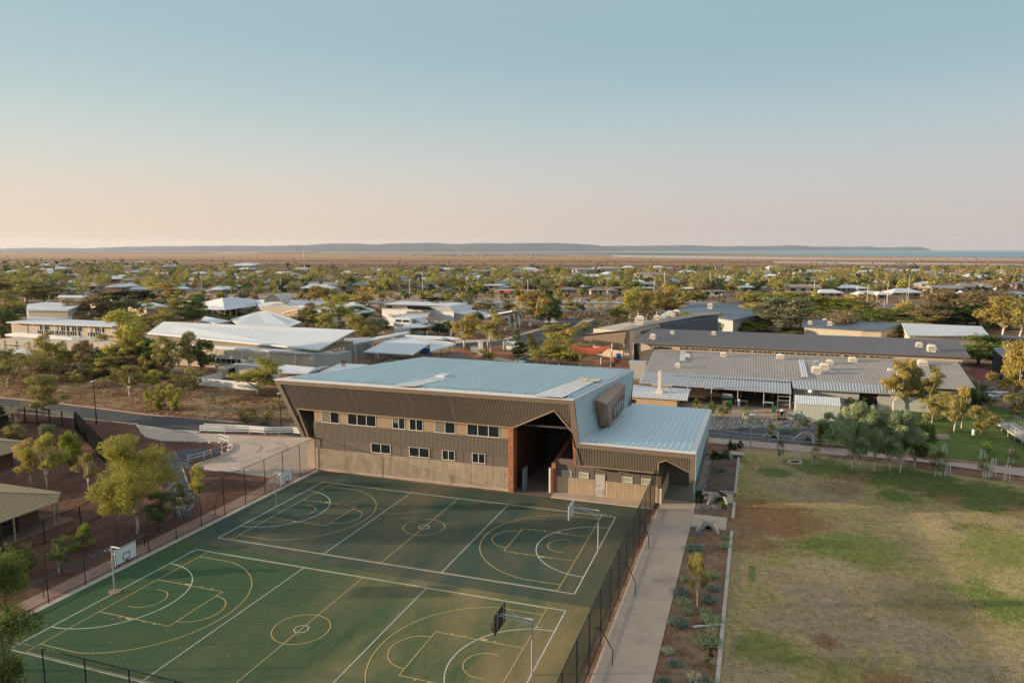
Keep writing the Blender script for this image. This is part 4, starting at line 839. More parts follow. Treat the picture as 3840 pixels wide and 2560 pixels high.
for i in range(28):
    xt = -6.6+i*1.15; xb3 = slant(xt); zt_ = 9.26; z = zt_
    while z > 3.6 and z > zbot(xt+(xb3-xt)*(9.27-z)/5.67)+0.08: z -= 0.05
    x = xt+(xb3-xt)*(9.27-z)/5.67; build(MB().bar((xt, YF+0.118, zt_), (x, YF+0.118, z+0.05), 0.05, 0.03, (0, 1, 0)), 'cladding_seam', MATS['brown_clad'], hall)
# pale vertical battens on the right half catch the light
def battens(xa, xb, step, ft, fb, y, m, w=0.045, name='batten_screen', dep=0.06):
    mb = MB(); x = xa
    while x < xb:
        a, b = ft(x), fb(x)
        if a > b+0.05: mb.box(x, y-dep, b, x+w, y, a)
        x += step
    return build(mb, name, MATS[m], hall)
mat('batten_tan', (0.25, 0.20, 0.145), 0.6, 0.06, 1.0)
bt = MB(); x = 13.0
while x < 25.3:
    zb = zbot(x+0.5); bx_ = x+(slant(x)-x)*(9.27-zb)/5.67; zb = zbot(bx_); bt.bar((x, YF+0.10, 9.26), (bx_, YF+0.10, zb+0.02), 0.03+0.02*(x-13)/12, 0.06, (0, 1, 0)); x += 0.155
build(bt, 'batten_screen', MATS['batten_tan'], hall)
# trim under the hood
tr = MB(); pl = [(-4.98, 6.70), (19.73, 6.60), (23.89, 8.60), (25.72, 6.62)]
for a, b in zip(pl, pl[1:]): tr.bar((a[0], YF+0.12, a[1]), (b[0], YF+0.12, b[1]), 0.10, 0.28, (0, 1, 0))
tr.bar((-4.98, YF+0.12, 6.70), (-3.72, YF+0.12, 3.6), 0.10, 0.28, (0, 1, 0))
build(tr, 'hood_trim', MATS['tan_panel'], hall)
# soffits and left cheek: leaning side wall from the roof down to the column line
def side(p0, p1, name, m): return build(MB().hexa(p0, p1), name, MATS[m], hall)
build(MB().hexa([(-7.70, YF+0.46, 9.68), (-4.50, YF+0.46, 3.62), (-4.35, YF+0.46, 3.62), (-7.5, YF+0.46, 9.68)], [(0.8, YB-0.4, 9.68), (0.9, YB-0.4, 3.62), (1.05, YB-0.4, 3.62), (0.95, YB-0.4, 9.68)]), 'side_wall', MATS['brown_clad'], hall)
build(MB().box(-4.9, YF+0.47, 3.5, -3.16, 36, 3.6), 'soffit', MATS['brown_clad'], hall)
build(MB().box(-7.1, YF+0.47, 6.8, 25.5, 19.2, 6.9), 'soffit', MATS['brown_clad'], hall)
# concrete columns under the left end
for y_ in (19.2, 21.5): build(MB().box(-4.55, y_, 0, -3.55, y_+0.55, 3.5), 'column', MATS['concrete'], hall)
# main wall behind the hood
build(MB().box(-3.15, YW, 0, 19.2, YW+0.35, 6.9), 'wall', MATS['taupe_panel'], hall)
build(MB().box(-3.1, YW+0.36, 0, -2.8, YB-0.5, 9.6), 'wall', MATS['brown_clad'], hall)
build(MB().box(-2.79, YB-0.9, 0, 28.1, YB-0.55, 9.6), 'wall', MATS['brown_clad'], hall)
up_ = MB(); xs = [(-3.1, -2.28), (0.1, 0.95), (4.5, 6.3), (9.95, 11.15), (13.5, 14.7), (18.28, 19.15)]
for a, b in xs+[(7.85, 8.31)]: build(MB().box(a, YW-0.025, 5.31, b, YW-0.002, 6.78), 'upper_panel', MATS['tan_panel'], hall)
build(MB().corr((-3.15, YW-0.10, 3.67), (19.2, YW-0.10, 3.67), (19.2, YW-0.10, 5.30), (-3.15, YW-0.10, 5.30), 0.145, 0.05, 0.5, (0, -1, 0)), 'ribbed_band', MATS['taupe_rib'], hall)
build(MB().box(-3.16, YW-0.155, 5.30, 19.2, YW-0.002, 5.34).box(-3.16, YW-0.155, 3.62, 19.2, YW-0.002, 3.67).box(-3.17, YW-0.10, 3.67, -3.12, YW-0.003, 5.30), 'band_flashing', MATS['brown_frame'], hall)
cx = -3.1; k = 0
while cx < 19.1:
    c2 = min(19.15, cx+3.05)
    build(MB().corr((cx+0.01, YW-0.05, 0.25), (c2-0.01, YW-0.05, 0.25), (c2-0.01, YW-0.05, 2.45), (cx+0.01, YW-0.05, 2.45), 0.13, 0.045, 0.55, (0, -1, 0)), 'ribbed_concrete_panel', MATS['rib_concrete'], hall); cx = c2
build(MB().box(-3.12, YW-0.12, 0, 19.2, YW-0.002, 0.25), 'plinth', MATS['concrete'], hall)
sm = MB()
for x in (0.5, 7.3, 10.9, 14.3, 17.5): build(MB().box(x, YW-0.012, 2.46, x+0.02, YW-0.001, 3.61), 'panel_joint', MATS['dark_steel'], hall)
WF = MATS['white_frame']
for x0, x1, n in ((-2.22, 0.03, 2), (1.02, 4.46, 3), (6.36, 7.84, 2), (8.32, 9.9, 2), (11.2, 13.48, 2), (14.74, 18.22, 3)):
    w_ = window(hall, (x0, YW), (x1, YW), 5.35, 6.66, n, WF, out=(0, -1, 0), dep=0.06); j = int(x0*7) % 3; pw_ = (x1-x0)/n
    if j != 1: a_ = x0+pw_*(j % n); build(MB().box(a_+0.08, YW-0.046, 5.45+0.5*(j == 2), a_+pw_-0.06, YW-0.036, 6.58), 'blind', mat('blind_cream', (0.17, 0.155, 0.12), 0.8, 0.1), w_)
for x0, x1, n in ((3.78, 6.1, 2), (8.24, 10.56, 2), (11.98, 13.4, 2), (15.27, 16.68, 2)): window(hall, (x0, YW), (x1, YW), 2.56, 3.60, n, WF, out=(0, -1, 0), dep=0.06)
# brick piers and the dark entry hall
def brick_mat():
    m = bpy.data.materials.new('red_brick'); m.use_nodes = True; nt = m.node_tree; N = nt.nodes; L = nt.links; b = N['Principled BSDF']; b.inputs['Roughness'].default_value = 0.85
    g = N.new('ShaderNodeNewGeometry'); sx = N.new('ShaderNodeSeparateXYZ'); L.new(g.outputs['Position'], sx.inputs[0]); ad = N.new('ShaderNodeMath'); L.new(sx.outputs['X'], ad.inputs[0]); L.new(sx.outputs['Y'], ad.inputs[1]); cb = N.new('ShaderNodeCombineXYZ'); L.new(ad.outputs[0], cb.inputs[0]); L.new(sx.outputs['Z'], cb.inputs[1])
    t = N.new('ShaderNodeTexBrick'); t.inputs['Scale'].default_value = 1; t.inputs['Brick Width'].default_value = 0.24; t.inputs['Row Height'].default_value = 0.086; t.inputs['Mortar Size'].default_value = 0.008
    t.inputs['Color1'].default_value = (0.48, 0.15, 0.055, 1); t.inputs['Color2'].default_value = (0.20, 0.06, 0.03, 1); t.inputs['Mortar'].default_value = (0.25, 0.17, 0.12, 1); L.new(cb.outputs[0], t.inputs['Vector']); L.new(t.outputs[0], b.inputs['Base Color']); MATS['red_brick'] = m
brick_mat()
build(MB().box(19.22, YF+0.16, 0, 19.72, 19.6, 6.75), 'brick_pier', MATS['red_brick'], hall)
build(MB().box(19.3, 19.62, 0, 19.75, YB-1.2, 9.55), 'brick_wall', mat('shaded_brick', (0.055, 0.022, 0.014), 0.9, 0.35, 4, stretch=(1, 1, 3)), hall)  # shade of the entry is put into this darker brick colour
build(MB().hexa([(25.75, YF+0.5, 3.16), (26.5, YF+0.5, 3.16), (26.5, 30, 3.16), (25.75, 30, 3.16)], [(25.5, YF+0.5, 6.8), (25.85, YF+0.5, 6.8), (25.9, 30, 6.8), (25.5, 30, 6.8)]), 'brick_wall', MATS['red_brick'], hall)
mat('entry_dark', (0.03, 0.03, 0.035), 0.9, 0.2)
build(MB().box(19.78, 30.0, 0, 25.6, 30.3, 9.5), 'back_wall', MATS['entry_dark'], hall)
build(MB().box(25.6, 19.7, 3.2, 25.74, 30, 9.5), 'inner_wall', MATS['entry_dark'], hall)
build(MB().box(19.75, 18.45, -0.02, 25.7, 30, 0.02), 'entry_floor', mat('entry_paving', (0.14, 0.11, 0.09), 0.9, 0.2, 2), hall)
bal = MB()
for i in range(13): bal.box(22.9+i*0.2, 27.9, 4.2, 22.98+i*0.2, 27.95, 5.5)
build(bal.box(22.9, 27.88, 5.5, 25.5, 27.97, 5.56), 'balustrade', mat('grey_baluster', (0.35, 0.42, 0.45), 0.5, 0.1), hall)
# curved brick parapet and lean-to roof over the low store
pw = MB(); prev = None; P_ = [(23.3, 19.6, 3.0), (23.3, 22.5, 3.35), (23.35, 25.5, 3.9), (23.5, 28.5, 4.6)]
for a, b in zip(P_, P_[1:]): pw.hexa([(a[0], a[1], 0), (a[0]+0.42, a[1], 0), (b[0]+0.42, b[1], 0), (b[0], b[1], 0)], [(a[0], a[1], a[2]), (a[0]+0.42, a[1], a[2]), (b[0]+0.42, b[1], b[2]), (b[0], b[1], b[2])])
build(pw, 'brick_wall', MATS['red_brick'], hall)
build(MB().corr((23.75, 20.0, 2.7), (25.73, 20.0, 2.7), (25.73, 28.4, 4.3), (23.75, 28.4, 4.3), 0.13, 0.03), 'lean_to_roof', mat('red_brown_tin', (0.11, 0.07, 0.06), 0.6, 0.1), hall)
for x, y0_, y1_ in ((20.55, 18.9, 20.2),):
    build(MB().box(x, y0_, 0.1, x+0.08, y1_, 2.35), 'gate_leaf', mat('gate_blue', (0.16, 0.27, 0.30), 0.5, 0.08), hall)
build(MB().box(23.12, 19.3, 0.1, 23.27, 19.5, 2.6), 'gate_leaf', MATS['white_frame'], hall)
# low wing
low = MB().box(23.73, 20.0, 0, 33.6, 20.3, 3.44); build(low, 'wall', MATS['taupe_panel'], hall)
for x0, x1 in ((23.74, 27.56), (28.64, 33.6)):
    build(MB().corr((x0, 19.95, 0.02), (x1, 19.95, 0.02), (x1, 19.95, 1.68), (x0, 19.95, 1.68), 0.125, 0.045, 0.5, (0, -1, 0)), 'ribbed_panel', MATS['pale_rib'], hall)
for x0, x1 in ((24.28, 25.22), (26.0, 26.93), (30.24, 31.2), (32.04, 32.98)):
    w_ = window(hall, (x0, 20.0), (x1, 20.0), 1.73, 2.3, 1, WF, out=(0, -1, 0), dep=0.05)
    w_.children[0].data = w_.children[0].data.copy(); w_.children[0].data.materials.clear(); w_.children[0].data.materials.append(mat('frosted_pane', (0.34, 0.36, 0.27), 0.35, 0.1, 2, spec=0.6))
dr = build(MB().box(27.62, 19.93, 0.1, 28.56, 19.99, 2.28), 'door', mat('door_grey', (0.44, 0.41, 0.39), 0.5, 0.05), hall)
build(MB().box(27.75, 19.90, 0.25, 28.43, 19.925, 0.75), 'vent_panel', mat('door_vent', (0.36, 0.34, 0.33), 0.5, 0.05), dr); build(MB().box(27.68, 19.85, 1.12, 27.95, 19.925, 1.16), 'handle', MATS['galv'], dr)
sm = MB()
for x in (25.6, 27.5, 28.62, 30.2, 31.9): build(MB().box(x, 19.985, 1.7, x+0.015, 19.999, 3.4), 'panel_joint', MATS['dark_steel'], hall)
# low hood with battens and little arch
def zlow(x):
    if x < 33.78: return 3.46
    if x < 34.46: return 4.43+(4.74-4.43)*(x-33.78)/0.68
    return 4.74+(3.80-4.74)*(x-34.46)/(36.58-34.46)
mb = MB(); x = 26.2
ys = YF+0.16
pts_top = lambda x: 5.12
bk = MB()
xx = 26.0
while xx < 36.58:
    x2 = min(36.58, xx+0.25)
    if not (xx < 33.78 < x2): bk.hexa([(xx, ys, zlow(xx+1e-3)), (x2, ys, zlow(x2-1e-3)), (x2, ys+0.1, zlow(x2-1e-3)), (xx, ys+0.1, zlow(xx+1e-3))], [(xx, ys, 5.12), (x2, ys, 5.12), (x2, ys+0.1, 5.12), (xx, ys+0.1, 5.12)])
    else: bk.hexa([(xx, ys, 3.46), (33.78, ys, 3.46), (33.78, ys+0.1, 3.46), (xx, ys+0.1, 3.46)], [(xx, ys, 5.12), (33.78, ys, 5.12), (33.78, ys+0.1, 5.12), (xx, ys+0.1, 5.12)]).hexa([(33.78, ys, 4.43), (x2, ys, zlow(x2)), (x2, ys+0.1, zlow(x2)), (33.78, ys+0.1, 4.43)], [(33.78, ys, 5.12), (x2, ys, 5.12), (x2, ys+0.1, 5.12), (33.78, ys+0.1, 5.12)])
    xx = x2
build(bk, 'hood_cladding', MATS['hood_rib_dark'], hall)
bt = MB(); x = 26.45
while x < 36.55: bt.bar((x-0.25*max(0, (27.5-x)), ys-0.04, 5.11), (x, ys-0.04, zlow(x)+0.01), 0.055, 0.06, (0, 1, 0)); x += 0.145
build(bt, 'batten_screen', MATS['batten_tan'], hall)
tr = MB(); pl = [(26.4, 3.44), (33.80, 3.44), (33.80, 4.43), (34.46, 4.74), (36.58, 3.80)]
for a, b in zip(pl, pl[1:]): tr.bar((a[0], ys-0.01, a[1]), (b[0], ys-0.01, b[1]), 0.07, 0.22, (0, 1, 0))
build(tr, 'hood_trim', MATS['tan_panel'], hall)
build(MB().box(26.0, YF+0.48, 3.3, 33.6, 19.98, 3.42), 'soffit', MATS['taupe_panel'], hall)
lr = build(MB().slab([(26.36, YF, 5.66), (37.06, YF, 5.62), (37.30, 37.4, 5.60), (28.0, 37.4, 5.64)], 0.1), 'low_roof', MATS['roof_flashing'], hall)
build(MB().corr((26.75, YF+0.7, 5.68), (36.5, YF+0.7, 5.64), (36.75, 37.35, 5.62), (28.1, 37.35, 5.66), 0.55, 0.075, 0.22), 'roof_sheeting', MATS['blue_roof'], lr)
# blue side wall above the low roof
build(MB().corr((25.86, YF+0.02, 9.74), (28.44, YB, 9.70), (28.02, YB, 5.64), (26.38, YF+0.02, 5.64), 0.28, 0.04, 0.25, (1, -0.14, 0)), 'side_cladding', MATS['blue_roof'], hall)
build(MB().sheet([(28.44, YB, 9.72), (1.1, YB, 9.8), (0.9, YB, 0), (28.0, YB, 0)]), 'rear_cladding', MATS['brown_clad'], hall)
# low wing outer skirt, rear wall and posts
build(MB().hexa([(37.07, YF+0.01, 2.92), (37.13, YF+0.01, 2.92), (37.37, 37.3, 4.6), (37.31, 37.3, 4.6)], [(37.07, YF+0.01, 5.6), (37.13, YF+0.01, 5.6), (37.37, 37.3, 5.58), (37.31, 37.3, 5.58)]), 'side_skirt', mat('skirt_blue', (0.40, 0.50, 0.54), 0.5, 0.05), hall)
bp_ = mat('post_blue', (0.20, 0.26, 0.29), 0.5, 0.08)
for y_ in (21.15, 24.4, 27.7, 31.0, 34.3, 37.0): build(MB().tube([(36.85, y_, 0), (36.85, y_, 5.4)], 0.1, 10), 'column', bp_, hall)
build(MB().box(33.62, 20.0, 0, 33.9, 30, 3.9), 'wall', MATS['brown_clad'], hall)
build(MB().box(33.6, 19.97, 0, 33.95, 26, 1.5), 'ribbed_panel', MATS['pale_rib'], hall)
build(MB().box(28.2, 37.0, 0, 33.9, 37.3, 5.5), 'wall', MATS['grey_wall'], hall)
build(MB().box(33.91, 26.0, 0, 36.0, 26.2, 2.9), 'wall', MATS['taupe_panel'], hall)
# copper coloured window box on the blue wall
z = 9.0
BT = [at('b', 607, 390, z), at('b', 725, 430, z), at('b', 905, 243, z), at('b', 800, 207, 9.45)]
BB = [at('b', 645, 650, 5.9), at('b', 745, 655, 5.72), at('b', 885, 480, 6.2), Vector((27.3, 32, 6.2))]
box = build(MB().hexa([tuple(p) for p in BB], [tuple(p) for p in BT]), 'window_box', mat('copper_clad', (0.30, 0.195, 0.15), 0.5, 0.06), hall)
# louvres in its outer face
f0, f1, g0, g1 = BT[1], BT[2], BB[1], BB[2]; nrm = Vector((1, -0.1, 0))*0.03
def fp_(s, t): return (f0.lerp(f1, s)).lerp(g0.lerp(g1, s), t)
lv = MB().hexa([tuple(fp_(0.28, 0.42)), tuple(fp_(0.96, 0.36)), tuple(fp_(0.96, 0.86)), tuple(fp_(0.28, 0.93))], [tuple(fp_(0.28, 0.42)+nrm), tuple(fp_(0.96, 0.36)+nrm), tuple(fp_(0.96, 0.86)+nrm), tuple(fp_(0.28, 0.93)+nrm)])
lw = build(lv, 'window', MATS['window_glass'] if 'window_glass' in MATS else glass(), box)
for i in range(5):
    s = 0.28+0.68*i/4; a = fp_(s, 0.40)+nrm*1.2; b = fp_(s, 0.90)+nrm*1.2; build(MB().bar(a, b, 0.10, 0.06, (1, 0, 0)), 'mullion', MATS['copper_clad'], lw)
build(MB().box(28.46, 19.5, 5.72, 28.5, 19.6, 5.75), 'antenna', MATS['dark_steel'], lr)
# ---------------------------------------------------------------- other buildings
def P3(k, l): return [at(k, *q) if len(q) == 3 else at(k, q[0], q[1]) for q in l]
def roofpart(t, pts, m, th=0.18, name='roof', parent=None): return build(MB().slab([tuple(p) for p in pts], th), name, MATS[m], parent or t)
def undr(t, pts, m, d=0.9, th=0.2, name='wall', zb=0.0):
    ins = inset(pts, d); return build(MB().hexa([(p.x, p.y, zb) for p in ins], [(p.x, p.y, q[2]-th) for p, q in zip(ins, pts)]), name, MATS[m], t)
def roofed(name, label, cat, k, roofs, m, wm='cream_wall', d=0.9, th=0.2, group=None, walls=None):
    R0 = [P3(k, r) for r in roofs]; c = cen(R0[0]); t = thing(name, label, cat, (c[0], c[1], 0), group)
    for i, r in enumerate(R0):
        roofpart(t, r, m, th)
        if walls is None or i in walls: undr(t, r, wm, d, th)
    return t, R0
def facade(t, k, x0, y0, x1, y1, yt, m, depth=5.0, name='wall'):
    a, b = at(k, x0, y0), at(k, x1, y1); z = hgt(k, x0, yt, a); d = (b-a).normalized(); n = Vector((-d.y, d.x, 0))
    if n.dot(FX) < 0: n = -n
    lo = [a, b, b+n*depth, a+n*depth]; build(MB().prism([(p.x, p.y) for p in lo], 0, z), name, MATS[m], t); return a, b, z, n
def wins(t, a, b, n, segs, z0, z1, cols=2, fr='white_frame', fw__=0.08):
    for s in segs:
        s0, s1 = s[0], s[1]; c_ = s[2] if len(s) > 2 else cols
        window(t, a.lerp(b, s0), a.lerp(b, s1), z0, z1, c_, MATS[fr], out=tuple(-n), fw_=fw__, dep=0.06)
def vent(parent, p, s=1.0, m='vent_cream', tall=False):
    mat('vent_cream', (0.62, 0.56, 0.48), 0.6, 0.06)
    s *= 0.72; z = p.z; mb = MB(); x, y = p.x, p.y; w = 0.62*s
    mb.box(x-w, y-w, z-0.35, x+w, y+w, z+0.28*s)
    lv = []
    for i in range(2): lv.append((z+(0.40+0.34*i)*s, z+(0.57+0.34*i)*s, w*(1.18-0.06*i)))
    for a, b, q in lv: mb.hexa([(x-q, y-q, a), (x+q, y-q, a), (x+q, y+q, a), (x-q, y+q, a)], [(x-q*.92, y-q*.92, b), (x+q*.92, y-q*.92, b), (x+q*.92, y+q*.92, b), (x-q*.92, y+q*.92, b)])
    core = MB().box(x-w*.72, y-w*.72, z+0.26*s, x+w*.72, y+w*.72, z+1.02*s)
    q = w*1.1; mb.hexa([(x-q, y-q, z+1.0*s), (x+q, y-q, z+1.0*s), (x+q, y+q, z+1.0*s), (x-q, y+q, z+1.0*s)], [(x-q*.5, y-q*.5, z+1.28*s), (x+q*.5, y-q*.5, z+1.28*s), (x+q*.5, y+q*.5, z+1.28*s), (x-q*.5, y+q*.5, z+1.28*s)])
    v = build(mb, 'roof_vent', MATS[m], parent)
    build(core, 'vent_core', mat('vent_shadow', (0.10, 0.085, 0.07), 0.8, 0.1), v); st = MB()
    for dx in (-1, 1): build(MB().tube([(x+dx*w, y-w, z+0.55*s), (x+dx*w*2.0, y-w*1.6, z-0.02)], 0.03, 4), 'vent_stay', MATS['galv'], v)
    return v
# --- workshop
ws = thing('workshop_building', 'long low workshop with charcoal upper roof, grey lower roof and many cream vents', 'workshop', (45, 85, 0))
UL, UR, RR, RL = at('c', 50, 210, 4.95), at('c', 2038, 296, 4.95), at('c', 1960, 198, 6.3), at('c', 150, 130, 6.3)
ur = roofpart(ws, [UL, UR, RR, RL], 'slate_roof', 0.22)
build(MB().corr(UL+Vector((0.2, 0.3, 0.03)), UR+Vector((-0.2, 0.3, 0.03)), RR+Vector((0, 0, 0.03)), RL+Vector((0, 0, 0.03)), 0.45, 0.03, 0.35), 'roof_sheeting', MATS['slate_roof'], ur)
build(MB().hexa([(p.x, p.y, 0) for p in (UL+Vector((1, 1.2, 0)), UR+Vector((-1, 1.2, 0)), RR+Vector((-1, -0.5, 0)), RL+Vector((1, -0.5, 0)))], [(p.x, p.y, p.z-0.24) for p in (UL+Vector((1, 1.2, 0)), UR+Vector((-1, 1.2, 0.1)), RR+Vector((-1, -0.5, 0)), RL+Vector((1, -0.5, 0)))]), 'wall', MATS['cream_wall'], ws)
Yw_ = UL.y+1.12; LA, LB_, LC, LD = atY('c', 165, 250, Yw_), atY('c', 1955, 322, UR.y+1.12), at('c', 2083, 499, 2.75), at('c', 98, 388, 3.0)
pn = (LC-LD).cross(LA-LD).normalized()
def lowp(k, x, y, up_=0.0):
    d = ray(k, x, y); p = CAM+d*(pn.dot(LD-CAM)/pn.dot(d)); p.z += up_; return p
uN = (UR-UL).cross(RL-UL).normalized()
def uppp(k, x, y):
    d = ray(k, x, y); return CAM+d*(uN.dot(UL-CAM)/uN.dot(d))
lowr = roofpart(ws, [v-Vector((0, 0, 0.42)) for v in (LD, LC, LB_, LA)], 'grey_roof', 0.1)
build(MB().corr(LD+Vector((0.1, 0.1, 0.02)), LC+Vector((-0.1, 0.1, 0.02)), LB_+Vector((0, 0, 0.02)), LA+Vector((0, 0, 0.02)), 0.42, 0.022, 0.35), 'roof_sheeting', MATS['grey_roof'], lowr)
undr(ws, [LD, LC, LB_, LA], 'cream_wall', 1.5, 0.55)
AW = [at('c', 72, 448, 2.6), at('c', 975, 513, 2.6), lowp('c', 968, 436, 0.1), lowp('c', 98, 388, 0.1)]
aw = roofpart(ws, AW, 'awning_tin', 0.08, 'awning_roof'); build(MB().corr(*[q+Vector((0, 0, 0.02)) for q in AW], 0.42, 0.045, 0.35), 'roof_sheeting', MATS['awning_tin'], aw)
A2 = [at('c', 985, 482, 2.7), at('c', 1655, 520, 2.7), lowp('c', 1648, 474, 0.1), lowp('c', 972, 440, 0.1)]
aw2 = roofpart(ws, A2, 'awning_tin', 0.08, 'awning_roof'); build(MB().corr(*[q+Vector((0, 0, 0.02)) for q in A2], 0.42, 0.045, 0.35), 'roof_sheeting', MATS['awning_tin'], aw2)
# clerestory
ua, ub = UL+Vector((1.2, 1.17, 0)), UR+Vector((-1, 1.17, 0)); un = Vector((0, 1, 0))
def fr_(x): return (x-50)/(2038-50)
for x0, x1, c_ in ((170,285,4),(345,410,2),(420,535,4),(550,665,4),(680,800,4),(815,940,4),(950,1070,4),(1080,1205,4),(1215,1340,4),(1355,1490,4),(1500,1635,4)):
    wins(ws, UL+Vector((0, 1.17, 0)), UR+Vector((0, 1.17, 0)), un, [(fr_(x0), fr_(x1), c_)], LA.z+0.12, LA.z+0.62, fr='cream_wall')
build(MB().bar(LA+Vector((0.5, -0.9, 0.06)), LB_+Vector((0, -0.9, 0.06)), 0.12, 0.08), 'service_pipe', MATS['cream_wall'], ws)
for x, y, s in ((155,188,1.2),(270,160,0.85),(515,165,0.9),(1730,237,1.05),(1803,262,1.4)):
    vent(ur, uppp('c', x, y+2), s)
for x, y, s in ((362,303,0.95),(303,358,0.95),(572,298,1.15),(908,315,1.35),(1122,342,0.9),(1202,345,1.15),(1122,397,1.5),(1168,376,1.45),(1336,334,1.35),(1748,356,1.45),(1558,388,0.8),(1590,390,0.8),(1640,392,0.8)):
    vent(lowr, lowp('c', x, y+2), s, 'vent_cream' if x not in (1122,) or y > 350 else 'galv')
for x0, y0, x1, y1 in ((322,268,310,330), (1010,290,1035,425), (1530,320,1590,385)):
    a = lowp('c', x0, y0, 0.2); b = lowp('c', x1, y1, 0.2); w_ = Vector((1.0, 0, 0)); build(MB().corr(b+Vector((0, 0, 0.08)), b+w_+Vector((0, 0, 0.08)), a+w_+Vector((0, 0, 0.08)), a+Vector((0, 0, 0.08)), 0.3, 0.03), 'skylight_strip', MATS['tin_roof'], lowr)
for k, x, y in (('c',355,575),('A',270,215),('A',645,290),('A',1030,297),('A',1415,332)):
    p = at(k, x, y); build(MB().tube([(p.x, 67.2, 0), (p.x, 67.2, 2.6)], 0.06, 6), 'verandah_post', MATS['galv'], ws)
build(MB().bar((34.5, 67.2, 2.45), (47.2, 67.0, 2.45), 0.08, 0.25), 'verandah_beam', MATS['galv'], ws)
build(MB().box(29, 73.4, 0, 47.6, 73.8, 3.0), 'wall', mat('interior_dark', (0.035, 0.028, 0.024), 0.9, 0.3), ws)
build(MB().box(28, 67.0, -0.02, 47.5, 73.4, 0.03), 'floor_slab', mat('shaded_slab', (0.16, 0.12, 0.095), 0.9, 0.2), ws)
for x, z0, z1 in ((36.2, 0, 2.4), (39.9, 0, 2.4), (42.0, 1.2, 1.9), (44.6, 0.9, 2.4)): build(MB().box(x, 70.5, z0, x+0.12, 70.6, z1), 'verandah_post', mat('orange_and_sunlit_steel', (0.5, 0.22, 0.06), 0.6, 0.1), ws)  # low sun on these posts is put into their orange colour
wallA = at('A', 1440, 240); build(MB().box(47.7, 70.9, 0, 56.9, 71.5, 2.72), 'wall', MATS['grey_wall'], ws)
build(MB().box(56.95, 71.6, 0, 72.5, 72.0, 2.5), 'wall', MATS['interior_dark'], ws)
build(MB().box(59.5, 71.2, 0, 71.5, 71.59, 2.3), 'wall', MATS['grey_wall'], ws)
lg = build(MB().box(49.9, 70.72, 2.1, 50.15, 70.89, 2.35), 'wall_lamp', emit('lamp_glow', (1, 0.85, 0.65), 4.0), ws)
lc = at('D', 1235, 1020); build(MB().tube([lc, at('D', 1270, 690, 4.8)], 0.12, 6), 'raking_strut', MATS['galv'], ws)
build(MB().hexa([tuple(at('D', 1265, 700, 4.9)), tuple(at('D', 1310, 700, 4.9)), tuple(at('D', 1310, 955, 0.1)), tuple(at('D', 1275, 955, 0.1))], [tuple(q+Vector((0.2, 1.2, 0))) for q in (at('D', 1265, 700, 4.9), at('D', 1310, 700, 4.9), at('D', 1310, 955, 0.1), at('D', 1275, 955, 0.1))]), 'end_wall', MATS['dark_steel'], ws)
# --- block with the chimney
b0 = at('B', 735, 712); ze = hgt('B', 760, 565, b0)
kt = thing('amenities_block', 'small tan block with curved white roof and tall square chimney', 'building', (b0.x-6, b0.y+3, 0))
xl = at('B', 40, 520, ze).x-1
build(MB().box(xl, b0.y, 0, b0.x, b0.y+6, ze-0.1), 'wall', mat('tan_block', (0.46, 0.34, 0.22), 0.85, 0.08, 0.8), kt)
prof = [(b0.y-0.6, ze), (b0.y+1.5, ze+0.42), (b0.y+3.6, ze+0.62), (b0.y+5.4, ze+0.62), (b0.y+6.8, ze+0.45)]
kr = None
for (ya, za), (yb, zb2) in zip(prof, prof[1:]):
    mb = MB().slab([(xl, ya, za), (b0.x+1.6-(0.0), ya, za), (b0.x+1.6, yb, zb2), (xl, yb, zb2)], 0.1)
    if kr is None: kr = build(mb, 'roof', MATS['tin_roof'], kt)
    else: build(mb, 'roof_bay', MATS['tin_roof'], kr)
    build(MB().corr((xl, ya, za+0.02), (b0.x+1.55, ya, za+0.02), (b0.x+1.55, yb, zb2+0.02), (xl, yb, zb2+0.02), 0.4, 0.04, 0.3), 'roof_sheeting', MATS['tin_roof'], kr)
cp = at('B', 480, 470, ze+0.5); ch = build(MB().box(cp.x-0.55, cp.y-0.5, ze+0.2, cp.x+0.55, cp.y+0.5, ze+0.85).box(cp.x-0.25, cp.y-0.25, ze+0.85, cp.x+0.25, cp.y+0.25, hgt('B', 485, 160, cp)), 'chimney', mat('chimney_cream', (0.62, 0.55, 0.47), 0.6, 0.05), kr)
build(MB().tube([(cp.x+1.6, cp.y, ze+0.3), (cp.x+1.6, cp.y, ze+1.0), (cp.x+1.1, cp.y, ze+1.3)], 0.17, 8), 'flue_pipe', MATS['galv'], kr)
window(kt, (xl+0.3, b0.y), (b0.x-6.3, b0.y), ze-1.15, ze-0.55, 2, MATS['dark_steel'], out=(0, -1, 0), fw_=0.12)
# --- garden shed
s0 = at('A', 1495, 483); s1 = at('A', 2148, 275, 2.3); sy1 = s0.y+3.6
sh = thing('metal_shed', 'pale ribbed metal shed with white gable roof by the rock garden', 'shed', ((s0.x+s1.x)/2, s0.y+1.8, 0))
build(MB().box(s0.x+0.02, s0.y+0.02, 0, s1.x-0.02, sy1-0.02, 2.3), 'wall', MATS['shed_wall'], sh)
build(MB().corr((s0.x, s0.y, 0), (s1.x, s0.y, 0), (s1.x, s0.y, 2.3), (s0.x, s0.y, 2.3), 0.28, 0.014, 0.3, (0, -1, 0)), 'wall_sheeting', MATS['shed_wall'], sh)
ym = (s0.y+sy1)/2
build(MB().add([(s0.x-0.02, s0.y, 2.3), (s0.x-0.02, sy1, 2.3), (s0.x-0.02, ym, 3.1), (s1.x, s0.y, 2.3), (s1.x, sy1, 2.3), (s1.x, ym, 3.1)], [(0, 1, 2), (3, 5, 4), (0, 2, 5, 3), (1, 4, 5, 2)]), 'gable', MATS['shed_wall'], sh)
